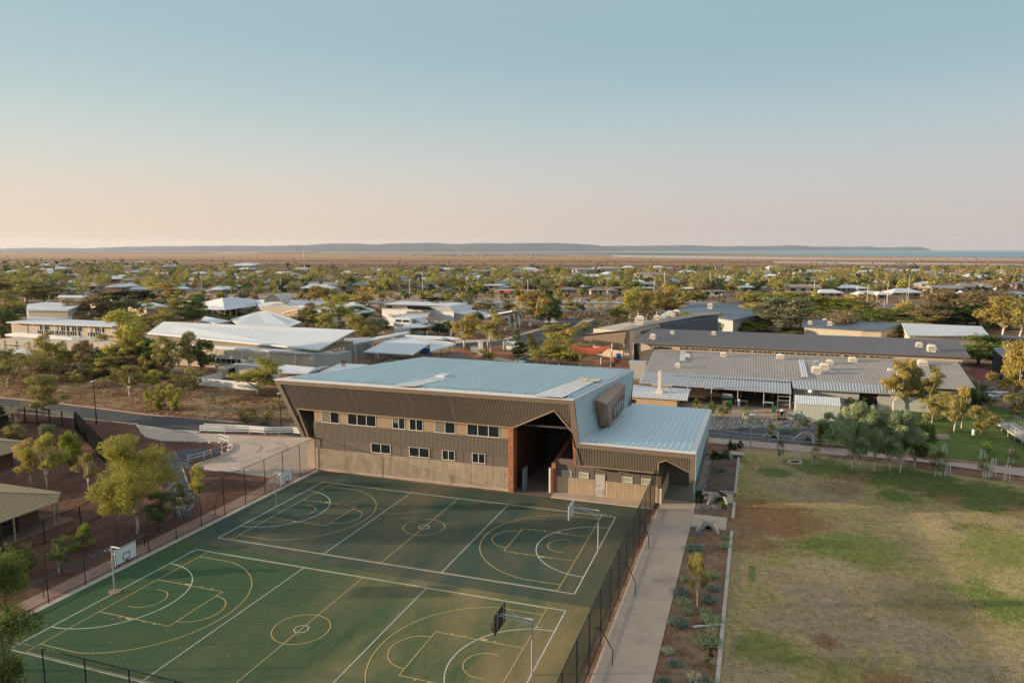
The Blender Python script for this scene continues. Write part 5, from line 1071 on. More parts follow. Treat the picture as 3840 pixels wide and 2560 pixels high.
sr = build(MB().corr((s0.x-0.12, s0.y-0.1, 2.34), (s1.x+0.1, s0.y-0.1, 2.34), (s1.x+0.1, ym, 3.2), (s0.x-0.12, ym, 3.2), 0.3, 0.035, 0.3), 'roof', MATS['tin_roof'], sh); build(MB().corr((s0.x-0.12, sy1+0.1, 2.34), (s1.x+0.1, sy1+0.1, 2.34), (s1.x+0.1, ym, 3.2), (s0.x-0.12, ym, 3.2), 0.3, 0.035, 0.3), 'rear_slope', MATS['tin_roof'], sr)
# --- angled brown building with the deep hood
Y0 = at('D', 1125, 900).y
hb = thing('angled_building', 'brown building with a slanting hood beside the red shade sail', 'building', (14, Y0, 0))
q = [atY('D', 640, 590, Y0), atY('D', 1175, 530, Y0), atY('D', 1125, 765, Y0), atY('D', 650, 722, Y0)]; dp = Vector((0, 0.5, 0))
build(MB().hexa([tuple(v) for v in q], [tuple(v+dp) for v in q]), 'hood', mat('hood_tan', (0.27, 0.20, 0.135), 0.6, 0.05), hb)
zt = q[1].z
hr = roofpart(hb, [q[0], q[1], at('D', 1620, 430, zt), at('D', 2110, 345, zt+0.2), at('D', 2350, 322, zt+0.2), at('D', 2350, 300, zt+0.3), at('D', 2100, 314, zt+0.2), at('D', 1530, 392, zt+0.1)], 'hood_roof' if mat('hood_roof', (0.25, 0.215, 0.19), 0.55, 0.06) else '', 0.3)
a, b = Vector((q[1].x+0.6, Y0+1.2, 0)), at('D', 1600, 440, zt); b.z = 0; n_ = Vector((-(b-a).y, (b-a).x, 0)).normalized()
lo = [a, b, b+n_*9, a+n_*9]; build(MB().prism([(v.x, v.y) for v in lo], 0, zt-0.35), 'wall', MATS['cream_wall'], hb)
b9 = at('D', 2330, 335, zt); b9.z = 0; m9 = (b9-b).normalized(); n9 = Vector((-m9.y, m9.x, 0)); b8 = b+m9*0.5; build(MB().prism([(v.x, v.y) for v in (b8, b9, b9+n9*6, b8+n9*6)], 0, zt-0.4), 'rear_wall', MATS['navy_roof'], hb)
wins(hb, a, b, n_, [(0.32, 0.52, 5), (0.54, 0.74, 5), (0.76, 0.94, 5)], zt-1.6, zt-0.8, fr='grey_wall')
roofpart(hb, P3('D', [(1170, 642, 3.4), (1262, 660, 3.4), (1480, 570, 3.5), (1500, 520, 3.8), (1175, 600, 3.8)]), 'blue_roof', 0.15, 'low_roof'); undr(hb, P3('D', [(1170, 642, 3.4), (1262, 660, 3.4), (1480, 570, 3.5), (1500, 520, 3.8)]), 'grey_wall', 0.3)
build(MB().box(q[3].x+0.4, Y0+4.5, 0, q[2].x, Y0+5, 5), 'recess_wall', MATS['interior_dark'], hb)
for x, y, s in ((1342,460,2.2),(1555,408,1.4),(1635,388,1.2),(1697,382,1.2),(1725,362,1.5),(1762,364,1.2),(1800,358,1.9)): vent(hr, at('D', x, y-4, zt), s)
# --- navy and slate roofs behind
t_, R_ = roofed('classroom_block', 'long building with a navy roof behind the angled brown one', 'building', 'k', [[(0,520,4.2),(380,580,4.2),(600,535,4.4),(640,482,5.2),(100,458,5.8)]], 'navy_roof', 'grey_wall')
vent(t_.children[0], at('k', 222, 496, 5.4), 1.6); vent(t_.children[0], at('k', 492, 500, 5.0), 1.0)
t_, R_ = roofed('classroom_block', 'small pale blue roofed wing at the left end of the navy roof', 'building', 'D', [[(1600,380,4.3),(1830,300,4.3),(1770,285,5.0),(1695,282,5.0),(1560,372,4.4)]], 'blue_roof', 'grey_wall', 0.5)
t_, R_ = roofed('classroom_block', 'low building with a dark slate roof and pale wall behind the workshop ridge', 'building', 'k', [[(845,622,3.6),(1255,645,3.6),(1400,650,3.6),(1530,600,4.6),(1230,587,4.6),(850,566,4.6)]], 'navy_roof', 'cream_wall', 0.7)
for x, y, s in ((900,605,1.0),(1000,592,1.1),(1050,592,1.0),(1035,612,1.1)): vent(t_.children[0], at('k', x, y, 4.0), s)
t_, R_ = roofed('classroom_block', 'building with a broad white metal roof at the back right', 'building', 'k', [[(1560,680,3.7),(1790,684,3.7),(2118,685,3.7),(2065,620,5.0),(1520,598,5.0)]], 'tin_roof', 'cream_wall', 0.7)
t_ = thing('classroom_block', 'long cream building with a row of dark windows at the right edge of the photo', 'building', tuple(at('k', 2100, 760)))
aa, bb = at('k', 1905, 760), at('k', 2500, 775); zz = hgt('k', 1905, 700, aa); nn = Vector((-(bb-aa).y, (bb-aa).x, 0)).normalized()
build(MB().prism([(v.x, v.y) for v in (aa, bb, bb+nn*7, aa+nn*7)], 0, zz), 'wall', MATS['cream_wall'], t_)
roofpart(t_, [at('k', 1790, 692, zz+0.3), at('k', 2500, 716, zz+0.3), at('k', 2500, 698, zz+0.7), at('k', 1800, 680, zz+0.7)], 'slate_roof', 0.35)
wins(t_, aa, bb, nn, [(0.33, 0.52, 4), (0.53, 0.75, 5), (0.76, 0.95, 4)], zz-1.3, zz-0.3)
Yd = at('y', 1200, 640).y
t_ = thing('dark_building', 'black walled building with a navy skillion roof at the right edge', 'building', tuple(at('y', 1300, 700)))
qq = P3('y', [(1400, 522, 3.6), (1850, 520, 3.6), (1850, 318, 5.2), (1208, 322, 5.2)]); dr_ = roofpart(t_, qq, 'navy_roof', 0.15)
ql = [qq[0], qq[1], qq[2], qq[3]]; build(MB().hexa([(v.x, v.y, 0) for v in ql], [(v.x, v.y, v.z-0.16) for v in ql]), 'wall', mat('black_wall', (0.022, 0.028, 0.036), 0.7, 0.1), t_)
# --- big white skillion roof on the left
zv, zr0, zr1 = 4.1, 4.9, 7.2
L1, L2, L3, L4 = at('i', 1000, 665, zr0+0.3), at('i', 2165, 778, zr0), at('o', 1860, 402, zr1), at('i', 1110, 588, zr1)
wl_ = thing('library_building', 'long low building under a huge flat white skillion roof', 'building', (-62, 78, 0))
roofpart(wl_, [L1, L2, L3, L4], 'white_roof', 0.28)
v_ = [at('o', 40, 574, zv), at('o', 1308, 655, zv), at('o', 1632, 648, zv), at('o', 1590, 635, zv+0.1), at('o', 1450, 626, zv+0.15), at('o', 60, 560, zv+0.2)]
roofpart(wl_, v_, 'white_roof', 0.3, 'verandah_roof')
yw = at('o', 1308, 655, zv).y+0.6; xa = -95.0; xb = at('o', 1350, 665, zv).x
build(MB().box(xa, yw, 0, xb, yw+5, zv-0.32), 'wall', MATS['cream_wall'], wl_)
xe = at('o', 1587, 668, zv).x
build(MB().hexa([(xb+0.02, yw+0.02, 0), (xe, yw+1.8, 0), (xe, yw+7, 0), (xb+0.02, yw+7, 0)], [(xb+0.02, yw+0.02, zv-0.33), (xe, yw+1.8, zv-0.33), (xe, yw+7, zv-0.33), (xb+0.02, yw+7, zv-0.33)]), 'end_wall', MATS['grey_wall'], wl_)
build(MB().box(xa+2, yw+2.2, zv-0.1, L2.x-1.5, yw+14, zr0-0.2), 'upper_wall', MATS['tan_panel'], wl_)
wins(wl_, Vector((xa, yw, 0)), Vector((xb, yw, 0)), Vector((0, 1, 0)), [(0.56, 0.70, 6)], 0.9, 2.0)
for x in np.arange(xa+2, xb, 6.3): build(MB().tube([(x, yw-0.9, 0), (x+0.15, yw-0.6, zv-0.3)], 0.09, 6), 'verandah_post', MATS['white_paint'], wl_)
for x, y in ((345,700),(490,690),(700,700),(895,715)):
    p = at('o', x, y+85); build(MB().box(p.x-0.4, yw-0.45, 2.0, p.x+0.4, yw-0.02, 2.6), 'air_conditioner', MATS['white_paint'], wl_)
vb = at('o', 1690, 735); 
for x, y in ((1652, 528), (1722, 492)): build(MB().tube([vb, at('o', x, y, zr0+0.6)], 0.14, 6), 'v_strut', MATS['white_paint'], wl_)
vb = at('o', 1873, 765); wp = at('o', 1960, 722)
build(MB().prism([(v.x, v.y) for v in (at('o', 1745, 702), at('o', 1960, 722), at('o', 2060, 690), at('o', 2020, 650), at('o', 1745, 660))], 0, 3.6), 'rear_wall', MATS['grey_wall'], wl_)
# --- canopies
t_ = thing('canopy', 'thin white skillion canopy on raking posts, left of the two walkway roofs', 'canopy', tuple(at('j', 160, 860)))
roofpart(t_, P3('j', [(85,748,3.9),(190,728,4.0),(522,664,4.9),(500,655,5.1),(300,690,4.5),(85,740,4.1)]), 'white_roof', 0.25)
for x0, y0, x1, y1 in ((158,868,145,745),(165,820,165,745),(320,850,250,720)): build(MB().tube([at('j', x0, y0), at('j', x1, y1, 3.9)], 0.12, 6), 'post', MATS['white_paint'], t_)
t_ = thing('canopy', 'broad white flat canopy over the walkway in front of the courtyard', 'canopy', tuple(at('j', 400, 830)))
roofpart(t_, P3('j', [(205,792,3.3),(540,810,3.3),(658,735,3.9),(400,695,4.0)]), 'white_roof', 0.22)
for x0, y0 in ((268,874),(318,850),(525,838),(575,812)): build(MB().tube([at('j', x0, y0), Vector((*at('j', x0, y0).xy, 3.35))], 0.1, 6), 'post', MATS['brown_post'], t_)
build(MB().box(*at('j', 270, 840).xy, 0, at('j', 380, 845).x, at('j', 270, 840).y+4, 2.6), 'screen_wall', MATS['grey_wall'], t_)
t_ = thing('canopy', 'second white canopy with a pointed corner above the gravel mound', 'canopy', tuple(at('j', 720, 830)))
roofpart(t_, P3('j', [(658,790,3.3),(830,742,3.3),(800,728,3.6),(500,690,4.2),(410,700,4.0),(655,735,3.6)]), 'white_roof', 0.22)
for x0, y0 in ((660,832),(730,835),(790,800),(822,780)): build(MB().tube([at('j', x0, y0), Vector((*at('j', x0, y0).xy, 3.3))], 0.1, 6), 'post', MATS['brown_post'], t_)
t_ = thing('canopy', 'narrow white walkway roof behind the canopies', 'canopy', tuple(at('j', 700, 740)))
roofpart(t_, P3('j', [(485,690,3.5),(810,706,3.5),(868,707,3.5),(850,700,3.7),(790,690,3.7),(490,677,3.8)]), 'white_roof', 0.3)
for x0 in (500, 640, 800): p = at('j', x0, 740); build(MB().tube([p, p+Vector((0, 0, 3.3))], 0.1, 6), 'post', MATS['galv'], t_)
# --- low hips in front of the big roof
t_, R_ = roofed('plant_building', 'low hipped white roof behind the tree at the hall left corner', 'building', 'o', [[(985,872,2.5),(1330,880,2.5),(1570,790,2.7),(1420,815,3.0),(1010,775,3.1)]], 'white_roof', 'tan_panel', 0.6)
t_, R_ = roofed('plant_building', 'white low pitched roof carrying three dark flues', 'building', 'o', [[(1465,862,2.5),(1700,850,2.5),(2010,782,2.6),(1690,770,3.0)]], 'white_roof', 'cream_wall', 0.6)
for x in (1708, 1726, 1744): p = at('o', x, 797, 2.9); build(MB().tube([p, p+Vector((0, 0, 0.9))], 0.1, 8).tube([p+Vector((0, 0, 0.88)), p+Vector((0, 0, 1.05))], 0.16, 8), 'flue', MATS['brown_post'], t_.children[0])
t_, R_ = roofed('plant_building', 'long thin white roof edge above the chiller yard', 'building', 'o', [[(520,778,2.6),(935,798,2.6),(945,785,2.7),(530,766,2.7)]], 'white_roof', 'cream_wall', 0.2)
# --- upper left buildings
t_ = thing('boarding_house', 'two storey cream building with long rows of windows on the left', 'building', (-85, 95, 0))
a, b, z, n = facade(t_, 'q', 0, 700, 1240, 755, 575, 'cream_wall', 7)
zz = z+0.3
for i in range(9): p = a.lerp(b, i/8.0)-n*0.5; build(MB().tube([p, p+Vector((0, 0, z))], 0.08, 5), 'verandah_post', MATS['white_paint'], t_)
wins(t_, a, b, n, [(0.05, 0.21, 8)], z*0.3, z*0.52)
roofpart(t_, [at('q', 60, 522, zz), at('q', 905, 572, zz), at('q', 1260, 578, zz), at('q', 1240, 556, zz+0.1), at('q', 905, 552, zz+0.3), at('q', 240, 492, zz+0.8), at('q', 70, 510, zz+0.2)], 'white_roof', 0.25, 'lower_roof')
up0_ = Vector((*at('q', 150, 500, zz+0.3).xy, 0)); up1_ = Vector((*at('q', 1480, 560, zz+0.3).xy, 0)); d_ = (up1_-up0_).normalized(); n = Vector((-d_.y, d_.x, 0)); zt2 = hgt('q', 700, 385, up0_.lerp(up1_, 0.41))
build(MB().prism([(v.x, v.y) for v in (up0_, up1_, up1_+n*8, up0_+n*8)], zz-1, zt2), 'upper_wall', MATS['cream_wall'], t_)
f_ = lambda x: (x-150)/1330
wins(t_, up0_, up1_, n, [(f_(525), f_(650), 4), (f_(795), f_(900), 3), (f_(930), f_(1060), 4), (f_(1215), f_(1335), 4)], zt2-1.6, zt2-0.4)
wins(t_, up0_, up1_, n, [(f_(490), f_(640), 6), (f_(650), f_(760), 4), (f_(770), f_(895), 5), (f_(905), f_(1040), 5), (f_(1120), f_(1290), 5)], zz+0.3, zz+1.5)
o_ = n*-1.3; build(MB().hexa([tuple(v+Vector((0, 0, zt2))) for v in (up0_+o_, up1_+o_, up1_+n*8, up0_+n*8)], [tuple(v+Vector((0, 0, zt2+0.25))) for v in (up0_+o_, up1_+o_, up1_+n*8, up0_+n*8)]), 'roof', MATS['white_roof'], t_)
for x in (240, 490, 625, 765, 905, 1048, 1190, 1340, 1470): p = up0_.lerp(up1_, f_(x))+n*-1.1; build(MB().tube([(p.x, p.y, zz), (p.x, p.y, zt2)], 0.08, 5), 'verandah_post', MATS['white_paint'], t_)
t_, R_ = roofed('low_pavilion', 'flat white roof at the left edge behind the white limbed gum', 'building', 'q', [[(-200,775,3.0),(345,780,3.0),(400,762,3.1),(360,705,3.3),(-150,708,3.3)]], 'white_roof', 'grey_wall', 0.6)
t_, R_ = roofed('gymnasium', 'white hall with a raised flat parapet roof at the upper left', 'building', 'q', [[(330,200,6.2),(860,205,6.2),(1050,130,7.2),(570,108,7.4),(345,135,7.2)], [(345,320,3.5),(900,318,3.5),(940,205,5.6),(330,192,5.6)]], 'white_roof', 'cream_wall', 0.5, 0.5)
p = at('q', 575, 190, 6.3)
for dx in (0, 0.5): build(MB().tube([(p.x+dx, p.y, 5), (p.x+dx+0.5, p.y+1, 10)], 0.05, 4), 'ladder_rail', MATS['white_paint'], t_)
for lab, k, poly in (('pale blue white roof beyond the gymnasium at far left', 'q', [[(720,50,4.2),(1080,52,4.2),(1120,25,4.8),(740,20,4.8)]]),
                     ('second white roof to the right of the gymnasium roof', 'q', [[(1080,70,4.0),(1370,110,4.0),(1420,80,4.6),(1150,30,4.9)]]),
                     ('white hip roof half hidden behind the dark trees at left', 'q', [[(1560,150,4.2),(1840,190,4.2),(2200,180,4.2),(1960,118,5.6),(1680,105,5.8)]]),
                     ('small bit of white roof behind the green gum at upper left', 'q', [[(2240,110,4.2),(2352,125,4.2),(2420,95,5.2),(2240,82,5.2)]])):
    roofed('school_building', lab, 'building', k, poly, 'white_roof', 'cream_wall', 0.8)
# pavilion with verandah
t_ = thing('pavilion', 'hip roofed white pavilion with an open verandah on posts', 'pavilion', tuple(at('t', 500, 930)))
zE, zM, zT = 3.0, 3.9, 6.6
lowe = [at('t', 170, 868, zE), at('t', 470, 885, zE), at('t', 905, 828, zE)]; mid = [at('t', 250, 822, zM), at('t', 470, 836, zM), at('t', 880, 795, zM)]; apex = at('t', 450, 728, zT); apex2 = at('t', 560, 718, zT)
back_ = [at('t', 1000, 760, zM), at('t', 560, 716, zM+0.4), at('t', 60, 812, zM)]
rp_ = build(MB().add([tuple(v) for v in (lowe+mid+[apex, apex2]+back_)], [(0, 1, 4, 3), (1, 2, 5, 4), (3, 4, 6), (4, 5, 7, 6), (5, 8, 7), (8, 9, 7), (9, 10, 6, 7), (10, 3, 6)]), 'roof', MATS['white_roof'], t_)
wb_ = [v.copy() for v in (mid[0], mid[1], mid[2], back_[0], back_[1])]
build(MB().hexa([(v.x, v.y, 0) for v in wb_], [(v.x, v.y, zE) for v in wb_]), 'wall', mat('red_brown_wall', (0.10, 0.05, 0.04), 0.8, 0.15), t_)
for i in range(5): v = lowe[0].lerp(lowe[1], i/4.0)+Vector((0, 0.4, 0)); build(MB().tube([(v.x, v.y, 0), (v.x, v.y, zE)], 0.13, 6), 'verandah_post', mat('post_cream', (0.50, 0.42, 0.22), 0.7, 0.1), t_)
for i in range(1, 7): v = lowe[1].lerp(lowe[2], i/6.0)+Vector((-0.3, 0.4, 0)); build(MB().tube([(v.x, v.y, 0), (v.x, v.y, zE)], 0.13, 6), 'verandah_post', MATS['post_cream'], t_)
# barrel vault building
t_, R_ = roofed('assembly_building', 'white building with a curved barrel vault dormer on the roof', 'building', 't', [[(910,828,4.0),(1560,848,4.0),(1790,775,5.4),(1000,748,5.6),(860,765,5.0)]], 'white_roof', 'cream_wall', 0.4)
a, b = at('t', 930, 892), at('t', 1240, 905); 
wins(t_, R_[0][0]+Vector((0.6, 0.9, 0)), R_[0][1]+Vector((0, 0.9, 0)), Vector((0, 1, 0)), [(0.06, 0.09, 1), (0.18, 0.21, 1), (0.29, 0.32, 1), (0.38, 0.42, 1), (0.44, 0.48, 1), (0.55, 0.58, 1), (0.72, 0.76, 1)], 1.6, 2.9)
va, vb2 = at('t', 975, 780, 5.6), at('t', 1180, 778, 5.6); c_ = (va+vb2)/2; r_ = (vb2-va).length/2; ax = (vb2-va).normalized(); dpv = at('t', 1335, 718, 6.8)-at('t', 1190, 735, 6.8); dpv.z = 0
arcp = [c_+ax*(-r_*math.cos(math.pi*i/10))+Vector((0, 0, r_*0.95*math.sin(math.pi*i/10))) for i in range(11)]
vl = MB()
for i in range(10): vl.hexa([tuple(arcp[i]-Vector((0, 0, 0.25))), tuple(arcp[i+1]-Vector((0, 0, 0.25))), tuple(arcp[i+1]-Vector((0, 0, 0.25))+dpv), tuple(arcp[i]-Vector((0, 0, 0.25))+dpv)], [tuple(arcp[i]), tuple(arcp[i+1]), tuple(arcp[i+1]+dpv), tuple(arcp[i]+dpv)])
v = build(vl, 'barrel_vault', MATS['white_paint'], t_); build(MB().hexa([tuple(p*1.0+dpv*0.06) for p in arcp], [tuple(p+dpv*0.9) for p in arcp]), 'vault_wall', MATS['cream_wall'], v)
roofed('assembly_building', 'tan gable wall under a white gable roof by the hip roofs', 'building', 't', [[(1200,918,3.0),(1500,905,3.0),(1560,850,4.0),(1400,872,4.6)], [(1400,872,4.6),(1500,905,3.0),(1800,900,3.0),(1740,840,4.4)]], 'white_roof', 'tan_panel', 0.5)
roofed('school_building', 'white hip roof with a small triangular gable vent in front', 'building', 'o', [[(480,290,3.6),(560,335,3.4),(1150,360,3.4),(1272,315,3.4),(870,190,5.2),(760,205,4.8)]], 'white_roof', 'grey_wall', 0.8)
roofed('school_building', 'white hip roof behind the tall yellow gum trees', 'building', 'o', [[(1250,215,3.8),(1900,220,3.8),(2090,185,3.8),(1840,90,6.4),(1600,125,5.6)]], 'white_roof', 'grey_wall', 0.8)
roofed('school_building', 'low white roof corner left of the frangipani tree', 'building', 'o', [[(150,300,3.2),(330,330,3.2),(480,300,3.6),(200,250,3.8)]], 'white_roof', 'grey_wall', 0.5)
# parapet halls
def parapet(label, k, top, front, zt_, zb_, winx, zw):
    t_ = thing('performing_hall', label, 'building', (*cen(P3(k, [(x, y, zt_) for x, y in top])), 0))
    tp = P3(k, [(x, y, zt_) for x, y in top]); fr2 = P3(k, [(x, y, zb_) for x, y in front])
    build(MB().hexa([(v.x, v.y, zb_) for v in (fr2+[tp[2]+Vector((1.5, 0, 0)), tp[3]+Vector((-1.5, 0, 0))])], [tuple(v) for v in tp]), 'roof', MATS['white_roof'], t_)
    ins = inset(fr2+[tp[2], tp[3]], 0.3); build(MB().hexa([(v.x, v.y, 0) for v in ins], [(v.x, v.y, zb_-0.01) for v in ins]), 'wall', MATS['white_roof'], t_)
    return t_, tp, fr2
t_, tp, fr2 = parapet('large white hall with a sloping parapet and a long dark louvre slot', 'u', [(115,808),(950,832),(1190,792),(340,768)], [(95,865),(1020,905)], 7.0, 5.2, 0, 0)
def slot(t_, tp, fr2, s0, s1, m='interior_dark'):
    u0, u1 = 0.30, 0.78
    def pt(s, u): return tp[0].lerp(tp[1], s).lerp(fr2[0].lerp(fr2[1], s), u)
    o1 = Vector((0, -0.05, 0.03)); build(MB().hexa([tuple(pt(s0, u1)), tuple(pt(s1, u1)), tuple(pt(s1, u0)), tuple(pt(s0, u0))], [tuple(pt(s0, u1)+o1), tuple(pt(s1, u1)+o1), tuple(pt(s1, u0)+o1), tuple(pt(s0, u0)+o1)]), 'louvre', MATS[m], t_)
slot(t_, tp, fr2, 0.08, 0.16); slot(t_, tp, fr2, 0.38, 0.72)
build(MB().slab(P3('u', [(1020,905,5.2),(1390,975,3.6),(1480,925,4.0),(1230,870,5.6)]), 0.2), 'lower_roof', MATS['white_roof'], t_); build(MB().slab(P3('u', [(400,965,4.2),(680,970,4.2),(720,905,5.0),(420,895,5.0)]), 0.2), 'front_roof', mat('pale_tan_roof', (0.50, 0.44, 0.40), 0.6, 0.05), t_)
t_, tp, fr2 = parapet('smaller white parapet roofed hall in front of the large one', 'p', [(-45,240),(95,245),(235,228),(20,218)], [(-70,290),(100,298)], 4.8, 3.5, 0, 0)
slot(t_, tp, fr2, 0.1, 0.45); slot(t_, tp, fr2, 0.55, 0.95)
build(MB().slab(P3('p', [(0,340,2.9),(240,330,2.9),(310,315,2.9),(235,245,4.0),(95,290,3.6)]), 0.2), 'lower_roof', MATS['white_roof'], t_)
# entry building by the car park
t_ = thing('entry_building', 'small building with upswept white roof and tall glazing by the car park', 'building', tuple(at('p', 1050, 320)))
ra, rb_, rc, rd = at('p', 815, 236, 4.2), at('p', 1090, 205, 4.8), at('p', 1235, 160, 6.6), at('p', 885, 205, 5.0)
roofpart(t_, [ra, rb_, rc, at('p', 1100, 168, 6.6), rd], 'white_roof', 0.3)
b1, b2, b3 = at('p', 940, 335), at('p', 1082, 328), at('p', 1190, 285)
build(MB().hexa([(v.x, v.y, 0) for v in (b1, b2, b3, b1+Vector((4, 12, 0)))], [(b1.x, b1.y, 4.0), (b2.x, b2.y, 4.3), (b3.x, b3.y, 5.6), (b1.x+4, b1.y+12, 4.4)]), 'wall', MATS['white_roof'], t_)
d_ = (b3-b2).normalized(); window(t_, b2+d_*0.5, b3-d_*0.5, 1.2, 4.2, 4, MATS['dark_steel'], out=tuple(Vector((d_.y, -d_.x, 0))))
for x0, y0, x1, y1 in ((1137,355,1115,200),(1180,342,1160,185),(1218,325,1185,178)): build(MB().tube([at('p', x0, y0), at('p', x1, y1, 5.6)], 0.13, 6), 'raking_post', MATS['white_paint'], t_)
# --- tan roofed cottages on the left
tanr = mat('cottage_roof', (0.33, 0.245, 0.135), 0.7, 0.08, 0.8); mat('cottage_brick', (0.17, 0.10, 0.065), 0.9, 0.15, 4); mat('cottage_trim', (0.45, 0.37, 0.25), 0.7, 0.08)
def cottage(label, xe, yn, L_, W_=12.6, ze_=2.2, posts=(), sl=0.27, wall_y=1.0):
    "hip roofed cottage: right eave at x = xe running along Y up to yn, with a clipped verandah corner"
    t_ = thing('cottage', label, 'cottage', (xe-W_/2, yn-L_/2, 0), 'tan roofed cottages at the left edge')
    h = W_/2; zr = ze_+sl*h; c = 1.75; x0, y0 = xe-W_, yn-L_
    E_ = [(x0, y0, ze_), (xe, y0, ze_), (xe, yn-c, ze_), (xe-c, yn, ze_), (x0, yn, ze_)]; hc = (xe-c*0.62, yn-c*0.62, ze_+sl*c*0.55); r0, r1 = (xe-h, y0+h, zr), (xe-h, yn-h, zr)
    vs = E_+[hc, r0, r1]+[(a, b, z-0.13) for a, b, z in E_]
    fs = [(0, 1, 6), (1, 2, 5, 7, 6), (2, 3, 5), (3, 4, 7, 5), (4, 0, 6, 7)]+[(i, i+8, (i+1) % 5+8, (i+1) % 5) for i in range(5)]+[(12, 11, 10, 9, 8)]
    rf = build(MB().add(vs, fs), 'roof', tanr, t_)
    rib = MB(); y = y0+h*0.2
    while y < yn-c:
        t = min((yn-y), (y-y0), h); rib.bar((xe-0.02, y, ze_+0.015), (xe-t*0.97, y, ze_+sl*t*0.97+0.015), 0.06, 0.05); y += 0.4
    build(rib, 'roof_sheeting', tanr, rf)
    for p, q in (((hc), r1), (r1, r0)): build(MB().bar(Vector(p)+Vector((0, 0, 0.04)), Vector(q)+Vector((0, 0, 0.04)), 0.28, 0.07), 'ridge_cap', MATS['cottage_trim'], rf)
    wx, wy = xe-1.55, yn-2.4
    build(MB().box(x0+1, y0+1, 0, wx, wy, ze_-0.14), 'wall', MATS['cottage_brick'], t_)
    k = 0
    for y in (wy-1.9, wy-6.6, wy-11.0):
        if y-1.3 > y0+1.2: window(t_, (wx, y-1.3), (wx, y), 0.2, 1.85, 2, MATS['dark_steel'], out=(1, 0, 0))
    for x in (wx-2.6, wx-6.5): window(t_, (x-1.2, wy), (x, wy), 0.4, 1.8, 2, MATS['dark_steel'], out=(0, 1, 0))
    for (px_, py_) in posts: build(MB().box(px_-0.055, py_-0.055, 0, px_+0.055, py_+0.055, ze_-0.1), 'verandah_post', MATS['cottage_trim'], t_)
    build(MB().box(x0, y0, -0.02, xe+0.1, yn-0.3, 0.035), 'verandah_slab', mat('cottage_slab', (0.22, 0.155, 0.12), 0.9, 0.1), t_)
    build(MB().bar((xe+0.05, y0, ze_-0.05), (xe+0.05, yn-c, ze_-0.05), 0.1, 0.14), 'gutter', MATS['cottage_trim'], rf); return t_
cottage('tan roofed cottage nearest the camera at the left edge', -15.1, -0.4, 15.5, posts=((-15.13, -6.09), (-15.08, -2.6), (-17.3, -0.5), (-15.13, -9.6), (-20.8, -0.5)))
cottage('middle tan roofed cottage behind the two pale gums', -33.9, 11.2, 15, posts=((-33.95, 5.6), (-33.95, 9.0), (-36.0, 11.1), (-33.95, 2.1)))
cottage('small tan roofed cottage furthest up the left edge', -52.1, 23.4, 13, 12, posts=((-52.2, 21.4), (-54.0, 23.3), (-52.2, 17.8)))
# ---------------------------------------------------------------- fences, rails, lamps, vehicles and yard things
inner = fence('yard_fence', 'lower dark fence in front of the nearest cottage', [tuple(at('E', -300, 1620).xy), tuple(at('E', 20, 1485).xy), tuple(at('E', 440, 1410).xy), tuple(at('E', 795, 1262).xy), tuple(at('l', 1010, 1130).xy)], 2.0, 4.0, wire_l, 'dark_steel', 0.05)
fence('yard_fence', 'dark railing with thick square posts beside the service road', [tuple(at('E', -250, 175).xy), tuple(at('E', 250, 218).xy), tuple(at('E', 740, 285).xy)], 2.3, 2.35, meshmat('fence_wire_dense', (0.02, 0.02, 0.022), 0.5), 'dark_steel', 0.09)
s0_, s1_ = at('E', 742, 290), at('E', 1040, 622)
t_ = thing('screen_fence', 'solid black screen fence running down towards the big yellow gum', 'fence', tuple(s0_))
build(MB().hexa([tuple(s0_), tuple(s1_), tuple(s1_+Vector((0.08, 0.08, 0))), tuple(s0_+Vector((0.08, 0.08, 0)))], [tuple(v+Vector((0, 0, 2.35))) for v in (s0_, s1_, s1_+Vector((0.08, 0.08, 0)), s0_+Vector((0.08, 0.08, 0)))]), 'panel', mat('black_screen', (0.008, 0.009, 0.011), 0.9, 0.2, spec=0.0), t_)
for i in range(10): p = s0_.lerp(s1_, i/9)+Vector((0.12, 0.14, 0)); build(MB().box(p.x-0.06, p.y-0.06, 0, p.x+0.06, p.y+0.06, 2.5), 'post', MATS['dark_steel'], t_)
def railing(name, label, pts, h, m='white_paint', rails=(0.98, 0.55), step=2.4, r=0.03, feet=False, flatr=False):
    pts = [Vector((p[0], p[1], p[2] if len(p) > 2 else 0)) for p in pts]; t_ = thing(name, label, 'railing', tuple(pts[0]))
    for q in rails:
        if flatr:
            for a, b in zip(pts, pts[1:]): build(MB().bar(a+Vector((0, 0, h*q)), b+Vector((0, 0, h*q)), 0.07, 0.16), 'rail', MATS[m], t_)
        else: build(MB().tube([p+Vector((0, 0, h*q)) for p in pts], r, 6), 'rail', MATS[m], t_)
    for a, b in zip(pts, pts[1:]):
        n = max(1, round((b-a).length/step))
        for i in range(n+1):
            if i == n and b is not pts[-1]: continue
            p = a.lerp(b, i/n); mb = MB().tube([p, p+Vector((0, 0, h))], r*1.1, 6)
            if feet: mb.box(p.x-0.18, p.y-0.12, 0.0, p.x+0.18, p.y+0.12, 0.1)
            build(mb, 'post', MATS[m], t_)
    return t_
railing('guard_rail', 'white triple guard rail between the service road and the forecourt', [tuple(p) for p in px('l', (1605,582), (1800,590), (2000,592), (2120,600), (2352,598))]+[(-7.5, 29.5, 0)], 1.0, rails=(0.95, 0.68, 0.4), flatr=True)
railing('guard_rail', 'second lower white guard rail just behind the first one', [tuple(p) for p in px('l', (1640,560), (1900,570), (2180,590), (2352,585))], 0.9, rails=(0.9, 0.6), flatr=True)
railing('hand_rail', 'white pipe hand rail round the curved ramp corner', [tuple(p) for p in px('l', (1607,660), (1680,661), (1760,662), (1840,690), (1830,720), (1780,745))], 1.15, feet=True)
